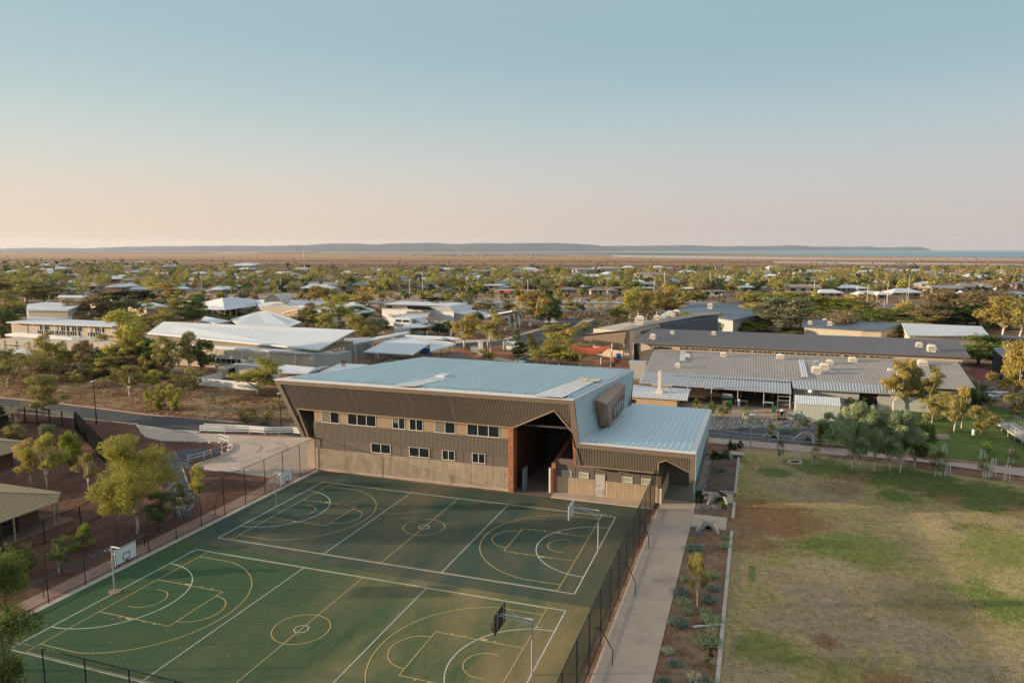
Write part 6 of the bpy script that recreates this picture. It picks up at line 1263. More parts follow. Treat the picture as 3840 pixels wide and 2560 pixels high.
railing('hand_rail', 'white sloping pipe rail leading down to the stone drain', [tuple(p) for p in px('l', (1695,775), (1638,795), (1510,825))], 0.9, r=0.025)
rl = [tuple(p) for p in px('A', (225,735), (770,800), (1450,855), (1965,905))]
railing('hand_rail', 'long galvanised hand rail along the far side of the lawn path', rl, 1.05, 'galv', step=3.1, r=0.028)
railing('hand_rail', 'short galvanised hand rail continuing behind the paperbark trees', [tuple(p) for p in px('g', (418,478), (700,505), (845,518))], 1.0, 'galv', step=3, r=0.028)
railing('hand_rail', 'galvanised hand rail on the near side of the path beside the hall posts', [tuple(p) for p in px('A', (270,830), (770,885), (1230,900))], 0.95, 'galv', rails=(0.98,), step=3, r=0.022)
# lamp posts
def lamp(k, x, y, ytop, label, m='dark_steel', style='black', group=None):
    b = at(k, x, y); H = hgt(k, x, ytop, b); t_ = thing('lamp_post', label, 'lamp post', tuple(b), group)
    build(MB().tube([b, b+Vector((0, 0, H*0.25))], 0.09, 8).tube([b+Vector((0, 0, H*0.25)), b+Vector((0, 0, H))], 0.06, 8), 'pole', MATS[m], t_)
    if style == 'disc': build(MB().tube([b+Vector((0, 0, H)), b+Vector((0, 0, H+0.09))], 0.42, 14, 0.3), 'lamp_head', MATS['white_paint'], t_)
    elif style == 'arm':
        for s in (-1, 1): build(MB().tube([b+Vector((0, 0, H)), b+rt0*(s*1.6)+Vector((0, 0, H+0.35))], 0.06, 5).bar(b+rt0*(s*1.4)+Vector((0, 0, H+0.33)), b+rt0*(s*2.3)+Vector((0, 0, H+0.4)), 0.3, 0.12), 'lamp_arm', MATS[m], t_)
    elif style == 'single': build(MB().tube([b+Vector((0, 0, H)), b+rt0*-1.0+Vector((0, 0, H+0.15))], 0.05, 5).bar(b+rt0*-0.8+Vector((0, 0, H+0.15)), b+rt0*-1.5+Vector((0, 0, H+0.15)), 0.25, 0.1), 'lamp_arm', MATS[m], t_)
    else: build(MB().box(b.x-0.18, b.y-0.3, H-0.02, b.x+0.18, b.y+0.3, H+0.1), 'lamp_head', MATS['galv'], t_)
    return t_
for a in (('l',775,518,172,'slim black lamp post beside the service road'), ('l',2252,545,268,'black lamp post just left of the hall corner'),
          ('p',1680,345,175,'tall black lamp post in the middle of the car park'), ('p',1865,275,140,'black lamp post at the right side of the car park'), ('p',1580,222,80,'thin lamp post at the back of the car park'),
          ('p',1443,345,190,'lamp post by the white trunked gums at the car park'), ('p',1388,560,440,'short lamp post at the car park corner behind the green tree'), ('p',1156,682,515,'black lamp post rising behind the hall roof edge'),
          ('p',1978,218,95,'far slim black pole at the right of the verge trees')): lamp(*a)
lamp('A', 838, 900, 410, 'grey pole with a white disc lamp beside the lawn path', 'galv', 'disc'); lamp('g', 725, 570, 420, 'grey pole standing among the paperbark trunks', 'galv', 'disc'); lamp('y', 1168, 1010, 880, 'disc lamp over the picnic tables at right', 'galv', 'disc')
lamp('s', 1050, 665, 470, 'tall twin arm street light at the left of the suburb', 'galv', 'arm')
for i, a in enumerate((('u',625,715,400,'tall pale timber pole behind the white parapet hall'), ('u',460,720,490,'slim street pole left of the tall timber pole'), ('u',1948,690,505,'street light behind the arched white house'), ('u',1165,610,470,'street light among the palms'),
    ('v',1183,735,505,'pale pole left of the flowering pole in the suburb'), ('v',1312,650,395,'tall pole topped by golden foliage'), ('v',1555,520,405,'thin pole by the red verge in the suburb'), ('v',1890,585,400,'thin pole above the parked cars'), ('v',1990,800,680,'white post behind the navy roof'), ('v',2135,795,680,'second white post behind the navy roof'), ('v',2280,805,690,'third white post behind the navy roof'),
    ('t',192,665,405,'pale pole at the left of the long white roofs'), ('t',1187,660,470,'street pole in front of the brown roofed houses'), ('s',2155,600,480,'street light at the right of the left suburb'), ('s',2312,560,400,'wooden power pole with a short crossarm'),
    ('w',1380,850,580,'tall street light behind the bright green tree'), ('w',945,760,600,'street light above the diagonal road'), ('w',1620,830,690,'red brown post by the white hip roof'), ('w',1730,1040,910,'pale post to the right of the bright green tree'), ('w',1030,900,850,'small post left of the grey green trees'),
    ('x',645,935,505,'tallest power pole at the right of the suburb'), ('x',337,935,605,'twin arm light at the roundabout'), ('x',45,910,655,'street light left of the roundabout'), ('x',550,1095,825,'street light right of the give way sign'), ('x',615,945,775,'plain post beside the tallest power pole'),
    ('x',120,1095,905,'first bare post of the cluster by the blue van'), ('x',175,1015,880,'second bare post of the cluster by the blue van'), ('x',212,1030,885,'third bare post of the cluster by the blue van'), ('x',290,1035,875,'fourth bare post of the cluster by the blue van'), ('x',387,1155,950,'post standing lowest of the cluster, right of the green tree'),
    ('x',940,1030,895,'post at the left of the dark she oaks'), ('x',1047,1055,915,'post in front of the dark she oaks'), ('x',1125,1100,990,'short post in front of the she oaks'), ('x',1183,1080,945,'post among the she oak crowns'), ('x',1980,940,835,'orange banded post at the right'), ('x',2240,940,875,'short yellow post at the far right'))):
    b = at(*a[:3]); H = hgt(a[0], a[1], a[3], b); t_ = thing('street_pole', a[4], 'pole', tuple(b)); 
    m_ = 'galv' if i % 3 else 'vent_cream'
    if 'orange' in a[4] or 'red' in a[4].split()[:1]: m_ = 'orange_and_sunlit_steel'
    w_ = 0.16 if H > 7 else 0.11
    build(MB().tube([b, b+Vector((0, 0, H))], w_, 6, w_*0.7), 'pole', MATS[m_], t_)
    if any(s in a[4] for s in ('light', 'twin')): build(MB().tube([b+Vector((0, 0, H)), b+rt0*2.0+Vector((0, 0, H+0.5))], 0.07, 5).tube([b+Vector((0, 0, H)), b+rt0*-2.0+Vector((0, 0, H+0.5))], 0.07, 5), 'lamp_arm', MATS['galv'], t_)
    elif 'power' in a[4]: build(MB().bar(b+rt0*-1.3+Vector((0, 0, H-0.7)), b+rt0*1.3+Vector((0, 0, H-0.7)), 0.15), 'crossarm', MATS['timber'], t_)
# traffic signals at the crossing
for i, (x, y) in enumerate(((1581,755),(1665,745),(1690,755),(1712,750),(1858,720))):
    b = at('u', x, y); t_ = thing('traffic_signal', ('leftmost', 'second from left', 'middle', 'fourth from left', 'rightmost')[i]+' of the orange topped signals by the far crossing', 'traffic signal', tuple(b), 'signals at the crossing')
    build(MB().tube([b, b+Vector((0, 0, 3.2))], 0.09, 5), 'pole', MATS['vent_cream'], t_); build(MB().box(b.x-0.4, b.y-0.25, 3.1, b.x+0.4, b.y+0.25, 4.3), 'signal_head', mat('signal_orange', (0.55, 0.10, 0.03), 0.6, 0.1), t_)
# signs
def sign(k, x, y, ytop, label, shape='square'):
    b = at(k, x, y); H = hgt(k, x, ytop, b); t_ = thing('road_sign', label, 'sign', tuple(b)); build(MB().tube([b, b+Vector((0, 0, H))], 0.05, 5), 'pole', MATS['galv'], t_)
    c = b+Vector((0, 0, H))-FX*0.08; 
    if shape == 'tri':
        f = [c+rt0*-0.8, c+rt0*0.8, c+Vector((0, 0, -1.3))]; build(MB().hexa([tuple(v) for v in f], [tuple(v-FX*0.05) for v in f]), 'sign_board', MATS['signal_orange'], t_)
        g = [c+rt0*-0.55+Vector((0, 0, -0.14)), c+rt0*0.55+Vector((0, 0, -0.14)), c+Vector((0, 0, -1.05))]; build(MB().hexa([tuple(v-FX*0.06) for v in g], [tuple(v-FX*0.09) for v in g]), 'sign_face', MATS['white_paint'], t_)
    else:
        s = 0.42; f = [c+rt0*-s+Vector((0, 0, -1.1)), c+rt0*s+Vector((0, 0, -1.1)), c+rt0*s, c+rt0*-s]; bd = build(MB().hexa([tuple(v) for v in f], [tuple(v-FX*0.04) for v in f]), 'sign_board', MATS['white_paint'], t_)
        if shape == 'arrow':
            c2 = c-FX*0.07+Vector((0, 0, -0.55)); mb = MB().bar(c2+rt0*0.15+Vector((0, 0, -0.4)), c2+rt0*0.15+Vector((0, 0, 0.1)), 0.12, 0.03, tuple(FX)).bar(c2+rt0*0.15+Vector((0, 0, 0.1)), c2+rt0*-0.2+Vector((0, 0, 0.3)), 0.12, 0.03, tuple(FX)); build(mb, 'sign_arrow', MATS['dark_steel'], bd)
    return t_
sign('p', 1310, 500, 465, 'white road sign with a black turn arrow behind the dark shrub', 'arrow'); sign('x', 520, 975, 912, 'white triangular give way sign at the roundabout', 'tri'); sign('p', 1273, 345, 282, 'small white sign on a pole by the entry building')
for i, (x, y) in enumerate(((770,540),(783,543),(796,545),(809,547),(860,560),(1015,552),(1060,540),(1120,545))):
    b = at('p', x, y); t_ = thing('bollard', 'white bollard by the path, number '+('one','two','three','four','five','six','seven','eight')[i]+' from the left', 'bollard', tuple(b), 'white posts by the curved path'); build(MB().tube([b, b+Vector((0, 0, 2.1))], 0.12, 8), 'post', MATS['white_paint'], t_)
# shade sails
sc_c = [at('D', 440, 712, 4.6), at('D', 668, 720, 4.3), at('D', 985, 718, 4.75), at('D', 852, 826, 3.0), at('D', 560, 818, 3.2)]
t_ = thing('shade_sail', 'terracotta shade sail on steel poles beside the hooded brown building', 'shade sail', tuple(at('D', 720, 950)))
N_ = 10; V = []; 
def sp_(u, v):
    a = sc_c[0].lerp(sc_c[2], u); b = sc_c[4].lerp(sc_c[3], u); p = a.lerp(b, v); p = p+Vector((0, 0, -0.55*math.sin(math.pi*u)*(1-0.5*v)-0.1*math.sin(math.pi*v))); p = p+(b-a).normalized()*(-0.0); return p
for i in range(N_+1):
    for j in range(N_+1): V.append(tuple(sp_(i/N_, j/N_)))
build(MB().add(V, [(i*(N_+1)+j, (i+1)*(N_+1)+j, (i+1)*(N_+1)+j+1, i*(N_+1)+j+1) for i in range(N_) for j in range(N_)]), 'sail', mat('sail_red', (0.42, 0.10, 0.05), 0.8, 0.06), t_)
for x0, y0, zt_, x1, y1 in ((975,990,4.8,1000,705),(845,1003,3.1,850,825),(1128,940,4.0,1135,745)): build(MB().tube([at('D', x0, y0), Vector((*(at('D', x0, y0)+rt0*0.25).xy, zt_))], 0.13, 8), 'pole', MATS['galv'], t_)
qs = [at('y', 950, 560, 2.4), at('y', 1330, 632, 2.6), at('y', 1040, 705, 2.4), at('y', 960, 640, 2.3)]
t_ = thing('shade_sail', 'dark maroon shade sail in the shadow between buildings at right', 'shade sail', (qs[0].x, qs[0].y, 0)); build(MB().slab([tuple(v) for v in qs], 0.04), 'sail', mat('sail_maroon', (0.18, 0.035, 0.03), 0.8, 0.08), t_)
for v in (qs[1], qs[2]): build(MB().tube([(v.x, v.y, 0), tuple(v)], 0.09, 6), 'pole', MATS['galv'], t_)
# chiller yard
c0, c1 = at('o', 115, 1012), at('o', 612, 1056); ch_h = 1.45
t_ = thing('louvre_enclosure', 'white slatted enclosure round the chillers', 'fence', tuple(c0)); dX = (c1-c0).normalized(); dY = Vector((-dX.y, dX.x, 0)); e1 = c0+dX*13.5; e2 = e1+dY*9; e3 = c0+dY*9
for a, b in ((c0, e1), (c0, e3), (e3, e2)):
    n = max(3, int((b-a).length/1.6)); dd = (b-a)/n; nn = Vector((-dd.y, dd.x, 0)).normalized()
    for i in range(n):
        p, q_ = a+dd*i+dd.normalized()*0.03, a+dd*(i+1)-dd.normalized()*0.03; mb = MB()
        for j in range(7): z_ = 0.12+j*0.19; mb.bar(p+Vector((0, 0, z_)), q_+Vector((0, 0, z_)), 0.03, 0.15)
        mb.bar(p, p+Vector((0, 0, ch_h)), 0.06); mb.bar(q_, q_+Vector((0, 0, ch_h)), 0.06); build(mb, 'slat_panel', MATS['white_paint'], t_)
chm = mat('chiller_beige', (0.42, 0.34, 0.28), 0.6, 0.08)
def chiller(label, p, L_, W_, nf):
    t_ = thing('chiller', label, 'chiller', tuple(p)); a = p; X = dX; Yv = dY; Zv = Vector((0, 0, 1))
    def cb(u0, u1, v0, v1, z0, z1, m, nm): return build(MB().hexa([tuple(a+X*u+Yv*v+Zv*z0) for u, v in ((u0, v0), (u1, v0), (u1, v1), (u0, v1))], [tuple(a+X*u+Yv*v+Zv*z1) for u, v in ((u0, v0), (u1, v0), (u1, v1), (u0, v1))]), nm, m, t_)
    cb(0, W_, 0, 0.7, 0.2, 2.0, chm, 'control_cabinet'); cb(0, W_, 0.7, L_, 0.1, 0.5, chm, 'base_frame'); tp_ = cb(0, W_, 0.7, L_, 1.85, 2.0, chm, 'top_deck')
    for i in range(nf):
        v0 = 0.75+(L_-0.8)*i/nf; v1 = 0.75+(L_-0.8)*(i+1)/nf; vm = (v0+v1)/2
        mb = MB(); mb.hexa([tuple(a+X*W_*u+Yv*vv+Zv*0.5) for u, vv in ((0.02, vm-0.05), (0.98, vm-0.05), (0.98, vm+0.05), (0.02, vm+0.05))], [tuple(a+X*W_*u+Yv*vv+Zv*1.84) for u, vv in ((0.02, v0+0.04), (0.98, v0+0.04), (0.98, v1-0.04), (0.02, v1-0.04))]); build(mb, 'coil', MATS['dark_steel'], t_)
        for u in (0.28, 0.72): c = a+X*W_*u+Yv*vm+Zv*2.0; build(MB().tube([c, c+Zv*0.16], 0.36, 12), 'fan_cowl', MATS['galv'], tp_)
    return t_
chiller('long chiller unit with a row of V shaped coils', at('o', 325, 945)+dY*0.3, 8.0, 2.1, 6); chiller('smaller square chiller nearer the tree', at('o', 572, 965)+dY*0.2, 2.6, 2.3, 1)
# timber footbridge
B0, B1 = at('q', 380, 1150), at('q', 860, 1060); t_ = thing('footbridge', 'brown timber footbridge over the drain on the left', 'footbridge', tuple(B0)); dB = (B1-B0).normalized(); nB = Vector((-dB.y, dB.x, 0)); 
bl_ = (B1-B0).length
deck = MB().hexa([tuple(v+Vector((0, 0, 0.55))) for v in (B0, B1, B1+nB*4.2, B0+nB*4.2)], [tuple(v+Vector((0, 0, 0.75))) for v in (B0, B1, B1+nB*4.2, B0+nB*4.2)]); build(deck, 'deck', MATS['timber'], t_)
for s in (0, 4.2):
    for q_ in (1.25, 1.75): build(MB().bar(B0+nB*s-dB*5+Vector((0, 0, q_-0.4)), B1+nB*s+Vector((0, 0, q_)), 0.07, 0.12), 'rail', MATS['timber'], t_)
    for i in range(6): p = B0.lerp(B1, i/5.0)+nB*s; build(MB().bar(p, p+Vector((0, 0, 1.85)), 0.12), 'post', MATS['timber'], t_)
for i in range(2): a = B0+dB*(bl_*(0.32+0.36*i)); build(MB().prism([(v.x, v.y) for v in (a, a+dB*(bl_*0.25), a+dB*(bl_*0.25)+nB*3.8, a+nB*3.8)], 0, 0.54), 'abutment', mat('ochre_concrete', (0.50, 0.24, 0.075), 0.9, 0.1), t_)
# concrete ramp at right
Ra, Rb, Rc, Rd = at('y', 1235, 1205, 0.6), at('y', 1640, 1470, 0.9), at('y', 1640, 1290, 0.9), at('y', 1450, 1200, 0.6)
t_ = thing('access_ramp', 'grey concrete access ramp with pipe rails at the right edge', 'ramp', (Ra.x, Ra.y, 0)); build(MB().slab([tuple(v) for v in (Ra, Rb, Rc, Rd)], 0.16), 'deck', MATS['concrete_pale'], t_)
for A_, B_ in ((Ra, Rb), (Rd, Rc)):
    for q_ in (0.5, 0.95): build(MB().tube([A_+Vector((0, 0, q_)), B_+Vector((0, 0, q_))], 0.03, 5), 'rail', MATS['galv'], t_)
    for i in range(6): p = A_.lerp(B_, i/5.0); build(MB().tube([Vector((p.x, p.y, 0)), p+Vector((0, 0, 0.97))], 0.045, 6), 'post', MATS['galv'], t_)
# bike rack, hydrant
b = at('l', 1815, 885); t_ = thing('bike_rack', 'white tube bicycle rack on the forecourt', 'bike rack', tuple(b)); b2 = at('l', 1960, 905); dd = (b2-b)
for i in range(9): p = b+dd*(i/8.0); q_ = p+Vector((-0.1, 0.9, 0)); build(MB().tube([p, p+Vector((0, 0, 0.75)), q_+Vector((0, 0, 0.75)), q_], 0.022, 5), 'hoop', MATS['white_paint'], t_)
for e in (Vector((0, 0, 0.04)), Vector((-0.1, 0.9, 0.04))): build(MB().tube([b+e, b+dd+e], 0.025, 5), 'base_rail', MATS['white_paint'], t_)
b = at('l', 1688, 762); t_ = thing('fire_hydrant', 'red fire hydrant by the ramp rail', 'hydrant', tuple(b)); build(MB().tube([b, b+Vector((0, 0, 0.75))], 0.09, 8), 'barrel', mat('hydrant_red', (0.45, 0.03, 0.02), 0.4, 0.05), t_); build(MB().tube([b+Vector((-0.22, 0, 0.6)), b+Vector((0.22, 0, 0.6))], 0.06, 6), 'outlet', MATS['hydrant_red'], t_)
# culvert headwalls
def headwall(x, y, rz, s, label):
    t_ = thing('pipe_headwall', label, 'headwall', (x, y, 0), None, rz); P = lambda u, v, z: (u*s, v*s, z*s)
    mb = MB()
    for sg in (-1, 1): mb.hexa([P(sg*0.45, 0, 0), P(sg*0.62, 0, 0), P(sg*1.15, -1.0, 0), P(sg*0.98, -1.0, 0)], [P(sg*0.45, 0, 0.85), P(sg*0.62, 0, 0.85), P(sg*1.15, -1.0, 0.25), P(sg*0.98, -1.0, 0.25)])
    build(mb, 'wing_wall', MATS['concrete_pale'], t_, local=True)
    n = 16; arch = [(0.34*math.cos(math.pi*i/n), 0.34*math.sin(math.pi*i/n)+0.1) for i in range(n+1)]
    fw2 = MB(); out = [(0.62, 0.0), (0.62, 0.9), (-0.62, 0.9), (-0.62, 0.0)]
    ov = lambda a: (0.62 if abs(math.cos(a)) > 0.707 else 0.62*math.cos(a)/max(1e-6, abs(math.sin(a)))) if math.cos(a) > 0 else (-0.62 if abs(math.cos(a)) > 0.707 else 0.62*math.cos(a)/max(1e-6, abs(math.sin(a))))
    for i in range(n):
        a0, a1 = math.pi*i/n, math.pi*(i+1)/n
        o0 = (ov(a0), min(0.9, 0.1+abs(0.62*math.tan(a0)) if abs(math.cos(a0)) > 0.6 else 0.9)); o1 = (ov(a1), min(0.9, 0.1+abs(0.62*math.tan(a1)) if abs(math.cos(a1)) > 0.6 else 0.9))
        fw2.hexa([P(arch[i][0], 0, arch[i][1]), P(arch[i+1][0], 0, arch[i+1][1]), P(o1[0], 0, o1[1]), P(o0[0], 0, o0[1])], [P(arch[i][0], 0.14, arch[i][1]), P(arch[i+1][0], 0.14, arch[i+1][1]), P(o1[0], 0.14, o1[1]), P(o0[0], 0.14, o0[1])])
    build(fw2, 'face_wall', MATS['concrete_pale'], t_, local=True)
    build(MB().box(-0.62*s, 0.15*s, 0, 0.62*s, 0.22*s, 0.85*s), 'pipe_mouth', mat('pipe_dark', (0.015, 0.014, 0.013), 0.95, 0.1), t_, local=True); return t_
headwall(38.55, 14.9, 0, 0.85, 'concrete pipe headwall facing the shrub bed'); headwall(39.0, 22.1, 0, 0.85, 'concrete pipe headwall between the two path slabs'); headwall(38.9, 37.6, 0, 0.8, 'shadowed headwall at the far end of the bed'); 
p = at('A', 1190, 780); headwall(p.x, p.y+1.0, -0.5, 1.0, 'sandy headwall left of the other behind the rail'); p = at('A', 1690, 820); headwall(p.x, p.y+1.0, -0.5, 1.2, 'sandy wide headwall at the right end of the rock garden')
mb = MB(); p0, p1 = at('C', 415, 985), at('C', 735, 962); o = build(mb.bar(p0+Vector((0, 0, 0.06)), p1+Vector((0, 0, 0.09)), 0.09, 0.09), 'white_pipe', MATS['white_paint']); tag(o, 'white pipe lying across the shrub bed', 'pipe')
# bench slabs and drain in the field
p = at('A', 640, 1035); t_ = thing('stone_bench', 'pale stone bench straddling the bed kerb', 'bench', tuple(p)); build(MB().box(p.x-0.75, p.y-0.3, 0.32, p.x+0.85, p.y+0.45, 0.45), 'seat', MATS['concrete_pale'], t_); build(MB().box(p.x-0.75, p.y+0.46, 0.28, p.x+0.3, p.y+1.0, 0.42), 'rear_slab', MATS['concrete_pale'], t_)
for dx in (-0.6, 0.55): build(MB().box(p.x+dx, p.y-0.2, 0, p.x+dx+0.2, p.y+0.35, 0.32), 'leg', MATS['concrete_pale'], t_)
g = px('A', (1385,1078), (1580,1080), (1602,1143), (1400,1138)); gi = px('A', (1425,1092), (1550,1093), (1565,1128), (1440,1125)); t_ = thing('drain_pit', 'square concrete drain surround with dark grate in the lawn', 'drain', tuple(g[0]))
mb = MB()
for i in range(4): j = (i+1) % 4; mb.hexa([(v.x, v.y, 0) for v in (g[i], g[j], gi[j], gi[i])], [(v.x, v.y, 0.1) for v in (g[i], g[j], gi[j], gi[i])])
build(mb, 'surround', MATS['path_pink'], t_); mb = MB()
for i in range(9): a = gi[0].lerp(gi[1], (i+0.5)/9); b_ = gi[3].lerp(gi[2], (i+0.5)/9); mb.bar(a+Vector((0, 0, 0.06)), b_+Vector((0, 0, 0.06)), 0.05)
build(mb, 'grate', MATS['dark_steel'], t_)
for lab, k, x, y in (('small pale lid flush in the lawn near the bench', 'A', 687, 1155), ('second small pale lid further into the lawn', 'A', 935, 1195)): p = at(k, x, y); tag(build(MB().box(p.x-0.25, p.y-0.15, 0, p.x+0.25, p.y+0.15, 0.03), 'valve_lid', MATS['galv']), lab, 'valve lid')
p = at('y', 973, 1350); t_ = thing('bollard', 'short pale cylinder bollard on the back lawn', 'bollard', tuple(p)); build(MB().tube([p, p+Vector((0, 0, 0.75))], 0.2, 10), 'body', mat('pale_aqua', (0.45, 0.6, 0.55), 0.5, 0.05), t_)
p = at('y', 600, 1385); t_ = thing('rock_slab', 'flat pinkish boulder on the back lawn', 'boulder', tuple(p)); build(MB().hexa([(p.x-0.9, p.y-0.4, 0), (p.x+0.8, p.y-0.5, 0), (p.x+0.9, p.y+0.5, 0), (p.x-0.7, p.y+0.6, 0)], [(p.x-0.7, p.y-0.3, 0.35), (p.x+0.7, p.y-0.35, 0.42), (p.x+0.75, p.y+0.4, 0.4), (p.x-0.6, p.y+0.4, 0.38)]), 'stone', MATS['path_pink'], t_)
# picnic tables
def picnic(k, x, y, lab, m='galv', rz=0.2):
    p = at(k, x, y); t_ = thing('picnic_table', lab, 'picnic table', tuple(p), None, rz)
    build(MB().box(-1.1, -0.38, 0.70, 1.1, 0.38, 0.76), 'tabletop', MATS[m], t_, local=True)
    for s in (-1, 1): build(MB().box(-1.1, s*0.75-0.15, 0.42, 1.1, s*0.75+0.15, 0.46), 'seat', MATS[m], t_, local=True); build(MB().box(s*0.7-0.04, -0.85, 0.36, s*0.7+0.04, 0.85, 0.42).bar((s*0.7, -0.5, 0), (s*0.7, -0.2, 0.7), 0.06).bar((s*0.7, 0.5, 0), (s*0.7, 0.2, 0.7), 0.06), 'leg_frame', MATS['dark_steel'], t_, local=True)
    return t_
picnic('y', 1150, 840, 'picnic table nearest the dark building in the shade'); picnic('y', 1190, 945, 'picnic table beside the disc lamp'); picnic('y', 1280, 895, 'bright aluminium picnic table right of the disc lamp', 'white_paint'); picnic('y', 1110, 895, 'picnic table at the left of the disc lamp'); picnic('D', 800, 1005, 'brown picnic table under the shade sail edge', 'timber')
def box_thing(name, lab, cat, k, x, y, w, l, h, m, partn='body', lid=None):
    p = at(k, x, y); t_ = thing(name, lab, cat, tuple(p)); build(MB().hexa([(p.x-w*.42, p.y-l*.42, 0), (p.x+w*.42, p.y-l*.42, 0), (p.x+w*.42, p.y+l*.42, 0), (p.x-w*.42, p.y+l*.42, 0)], [(p.x-w/2, p.y-l/2, h*0.88), (p.x+w/2, p.y-l/2, h*0.88), (p.x+w/2, p.y+l/2, h*0.88), (p.x-w/2, p.y+l/2, h*0.88)]), partn, m, t_)
    build(MB().box(p.x-w*.54, p.y-l*.54, h*0.885, p.x+w*.54, p.y+l*.54, h), 'lid', lid or m, t_); return t_
box_thing('wheelie_bin', 'blue wheelie bin beside the angled building', 'bin', 'D', 1075, 912, 0.9, 0.9, 1.5, mat('bin_blue', (0.02, 0.12, 0.42), 0.5, 0.05))
box_thing('wheelie_bin', 'green wheelie bin standing in the workshop yard', 'bin', 'A', 525, 310, 0.7, 0.75, 1.15, mat('bin_green', (0.02, 0.12, 0.05), 0.5, 0.05)); box_thing('wheelie_bin', 'green bin near the black cage trolley', 'bin', 'A', 1182, 372, 0.6, 0.6, 0.9, MATS['bin_green']); box_thing('wheelie_bin', 'blue bin far under the courtyard roof', 'bin', 'o', 1652, 705, 0.9, 0.9, 1.5, MATS['bin_blue'])
box_thing('storage_box', 'blue crates stacked under the white canopy', 'crate', 'j', 620, 805, 2.4, 1.2, 1.3, MATS['bin_blue']); box_thing('transformer', 'grey cabinet unit against the workshop corner', 'cabinet', 'B', 165, 262, 3.0, 1.6, 3.2, MATS['galv']); box_thing('gas_tank', 'white gas tank and box by the dark shrub', 'tank', 'p', 1082, 545, 2.6, 1.4, 1.8, MATS['white_paint']); box_thing('paving_block', 'terracotta block seat on the red paving', 'seat', 'D', 1055, 940, 1.1, 0.9, 0.8, MATS['red_paving']); box_thing('paving_block', 'second terracotta block near the sail pole', 'seat', 'D', 1000, 915, 1.1, 0.9, 0.8, MATS['red_paving']); box_thing('planter_box', 'brown low box at the foot of the sail pole', 'box', 'D', 998, 982, 1.2, 0.8, 0.6, MATS['brown_post'])
box_thing('pump_cabinet', 'grey concrete box at the corner of the metal shed', 'cabinet', 'A', 1440, 480, 0.95, 0.8, 1.0, MATS['grey_wall'])
# yard objects
p = at('A', 495, 235); t_ = thing('barbecue_trolley', 'silver hooded barbecue trolley under the verandah edge', 'barbecue', tuple(p)); build(MB().tube([p+Vector((-0.75, 0, 1.15)), p+Vector((0.75, 0, 1.15))], 0.32, 10), 'hood', MATS['galv'], t_); build(MB().box(p.x-0.8, p.y-0.3, 0.8, p.x+0.8, p.y+0.3, 0.98), 'tray', MATS['galv'], t_)
for dx, dy in ((-0.75, -0.3), (0.75, -0.3), (0.75, 0.3), (-0.75, 0.3)): build(MB().tube([(p.x+dx, p.y+dy, 0), (p.x+dx, p.y+dy, 0.8)], 0.03, 5), 'leg', MATS['galv'], t_)
p = at('A', 668, 285); t_ = thing('gas_bottle', 'tall white gas bottle by the verandah post', 'gas bottle', tuple(p)); build(MB().tube([p, p+Vector((0, 0, 1.0))], 0.18, 10).tube([p+Vector((0, 0, 1.0)), p+Vector((0, 0, 1.15))], 0.18, 10, 0.05), 'cylinder', MATS['white_paint'], t_)
p = at('A', 1298, 470); t_ = thing('cage_trolley', 'black wire cage stand with a pot on top', 'trolley', tuple(p)); mb = MB()
for i in range(6):
    u = -0.6+1.2*i/5
    for s in (-0.35, 0.35): mb.bar((p.x+u, p.y+s, 0), (p.x+u, p.y+s, 1.05), 0.03); mb.bar((p.x-0.6, p.y+s, 1.05*i/5+0.02), (p.x+0.6, p.y+s, 1.05*i/5+0.02), 0.03)
mb.box(p.x-0.62, p.y-0.37, 0.0, p.x+0.62, p.y+0.37, 0.04); build(mb, 'cage', MATS['dark_steel'], t_); build(MB().tube([p+Vector((0, 0, 0.5)), p+Vector((0, 0, 1.15))], 0.14, 10, 0.26), 'pot', MATS['dark_steel'], t_); build(MB().tube([p+Vector((0, 0, 1.15)), p+Vector((0, 0, 1.3)), p+Vector((0, 0, 1.42))], 0.3, 12, 0.12), 'white_cover', MATS['white_paint'], t_)
def table(k, x, y, w, lab, m='galv'):
    p = at(k, x, y); t_ = thing('work_table', lab, 'table', tuple(p)); build(MB().box(p.x-w/2, p.y-0.35, 0.76, p.x+w/2, p.y+0.35, 0.82), 'tabletop', MATS[m], t_)
    for dx in (-w/2+0.1, w/2-0.1): build(MB().bar((p.x+dx, p.y-0.3, 0), (p.x+dx, p.y-0.3, 0.76), 0.05).bar((p.x+dx, p.y+0.3, 0), (p.x+dx, p.y+0.3, 0.76), 0.05).bar((p.x+dx, p.y-0.3, 0.2), (p.x+dx, p.y+0.3, 0.2), 0.04), 'leg_frame', MATS['galv'], t_)
table('A', 700, 275, 1.9, 'long steel table in front of the gas bottle'); table('A', 1095, 300, 1.5, 'blue topped bench near the shelving', 'blue_roof')
p = at('A', 1330, 305); t_ = thing('shelving_rack', 'open steel shelving rack at the end of the verandah', 'shelf', tuple(p))
for z_ in (0.5, 1.1, 1.7): build(MB().box(p.x-0.9, p.y-0.3, z_, p.x+0.9, p.y+0.3, z_+0.05), 'shelf', MATS['galv'], t_)
for dx in (-0.9, 0.9): build(MB().bar((p.x+dx, p.y-0.3, 0), (p.x+dx, p.y-0.3, 2.1), 0.05).bar((p.x+dx, p.y+0.3, 0), (p.x+dx, p.y+0.3, 2.1), 0.05).bar((p.x+dx, p.y-0.3, 2.08), (p.x+dx, p.y+0.3, 2.08), 0.04), 'upright', MATS['galv'], t_)
fence('yard_fence', 'thin black post and wire fence between the rock garden and the workshop yard', [tuple(at('A', 545, 435).xy), tuple(at('A', 870, 450).xy), tuple(at('A', 1190, 478).xy), tuple(at('A', 1495, 490).xy)], 1.5, 3, None, 'dark_steel', 0.035, rails=(0.98,))
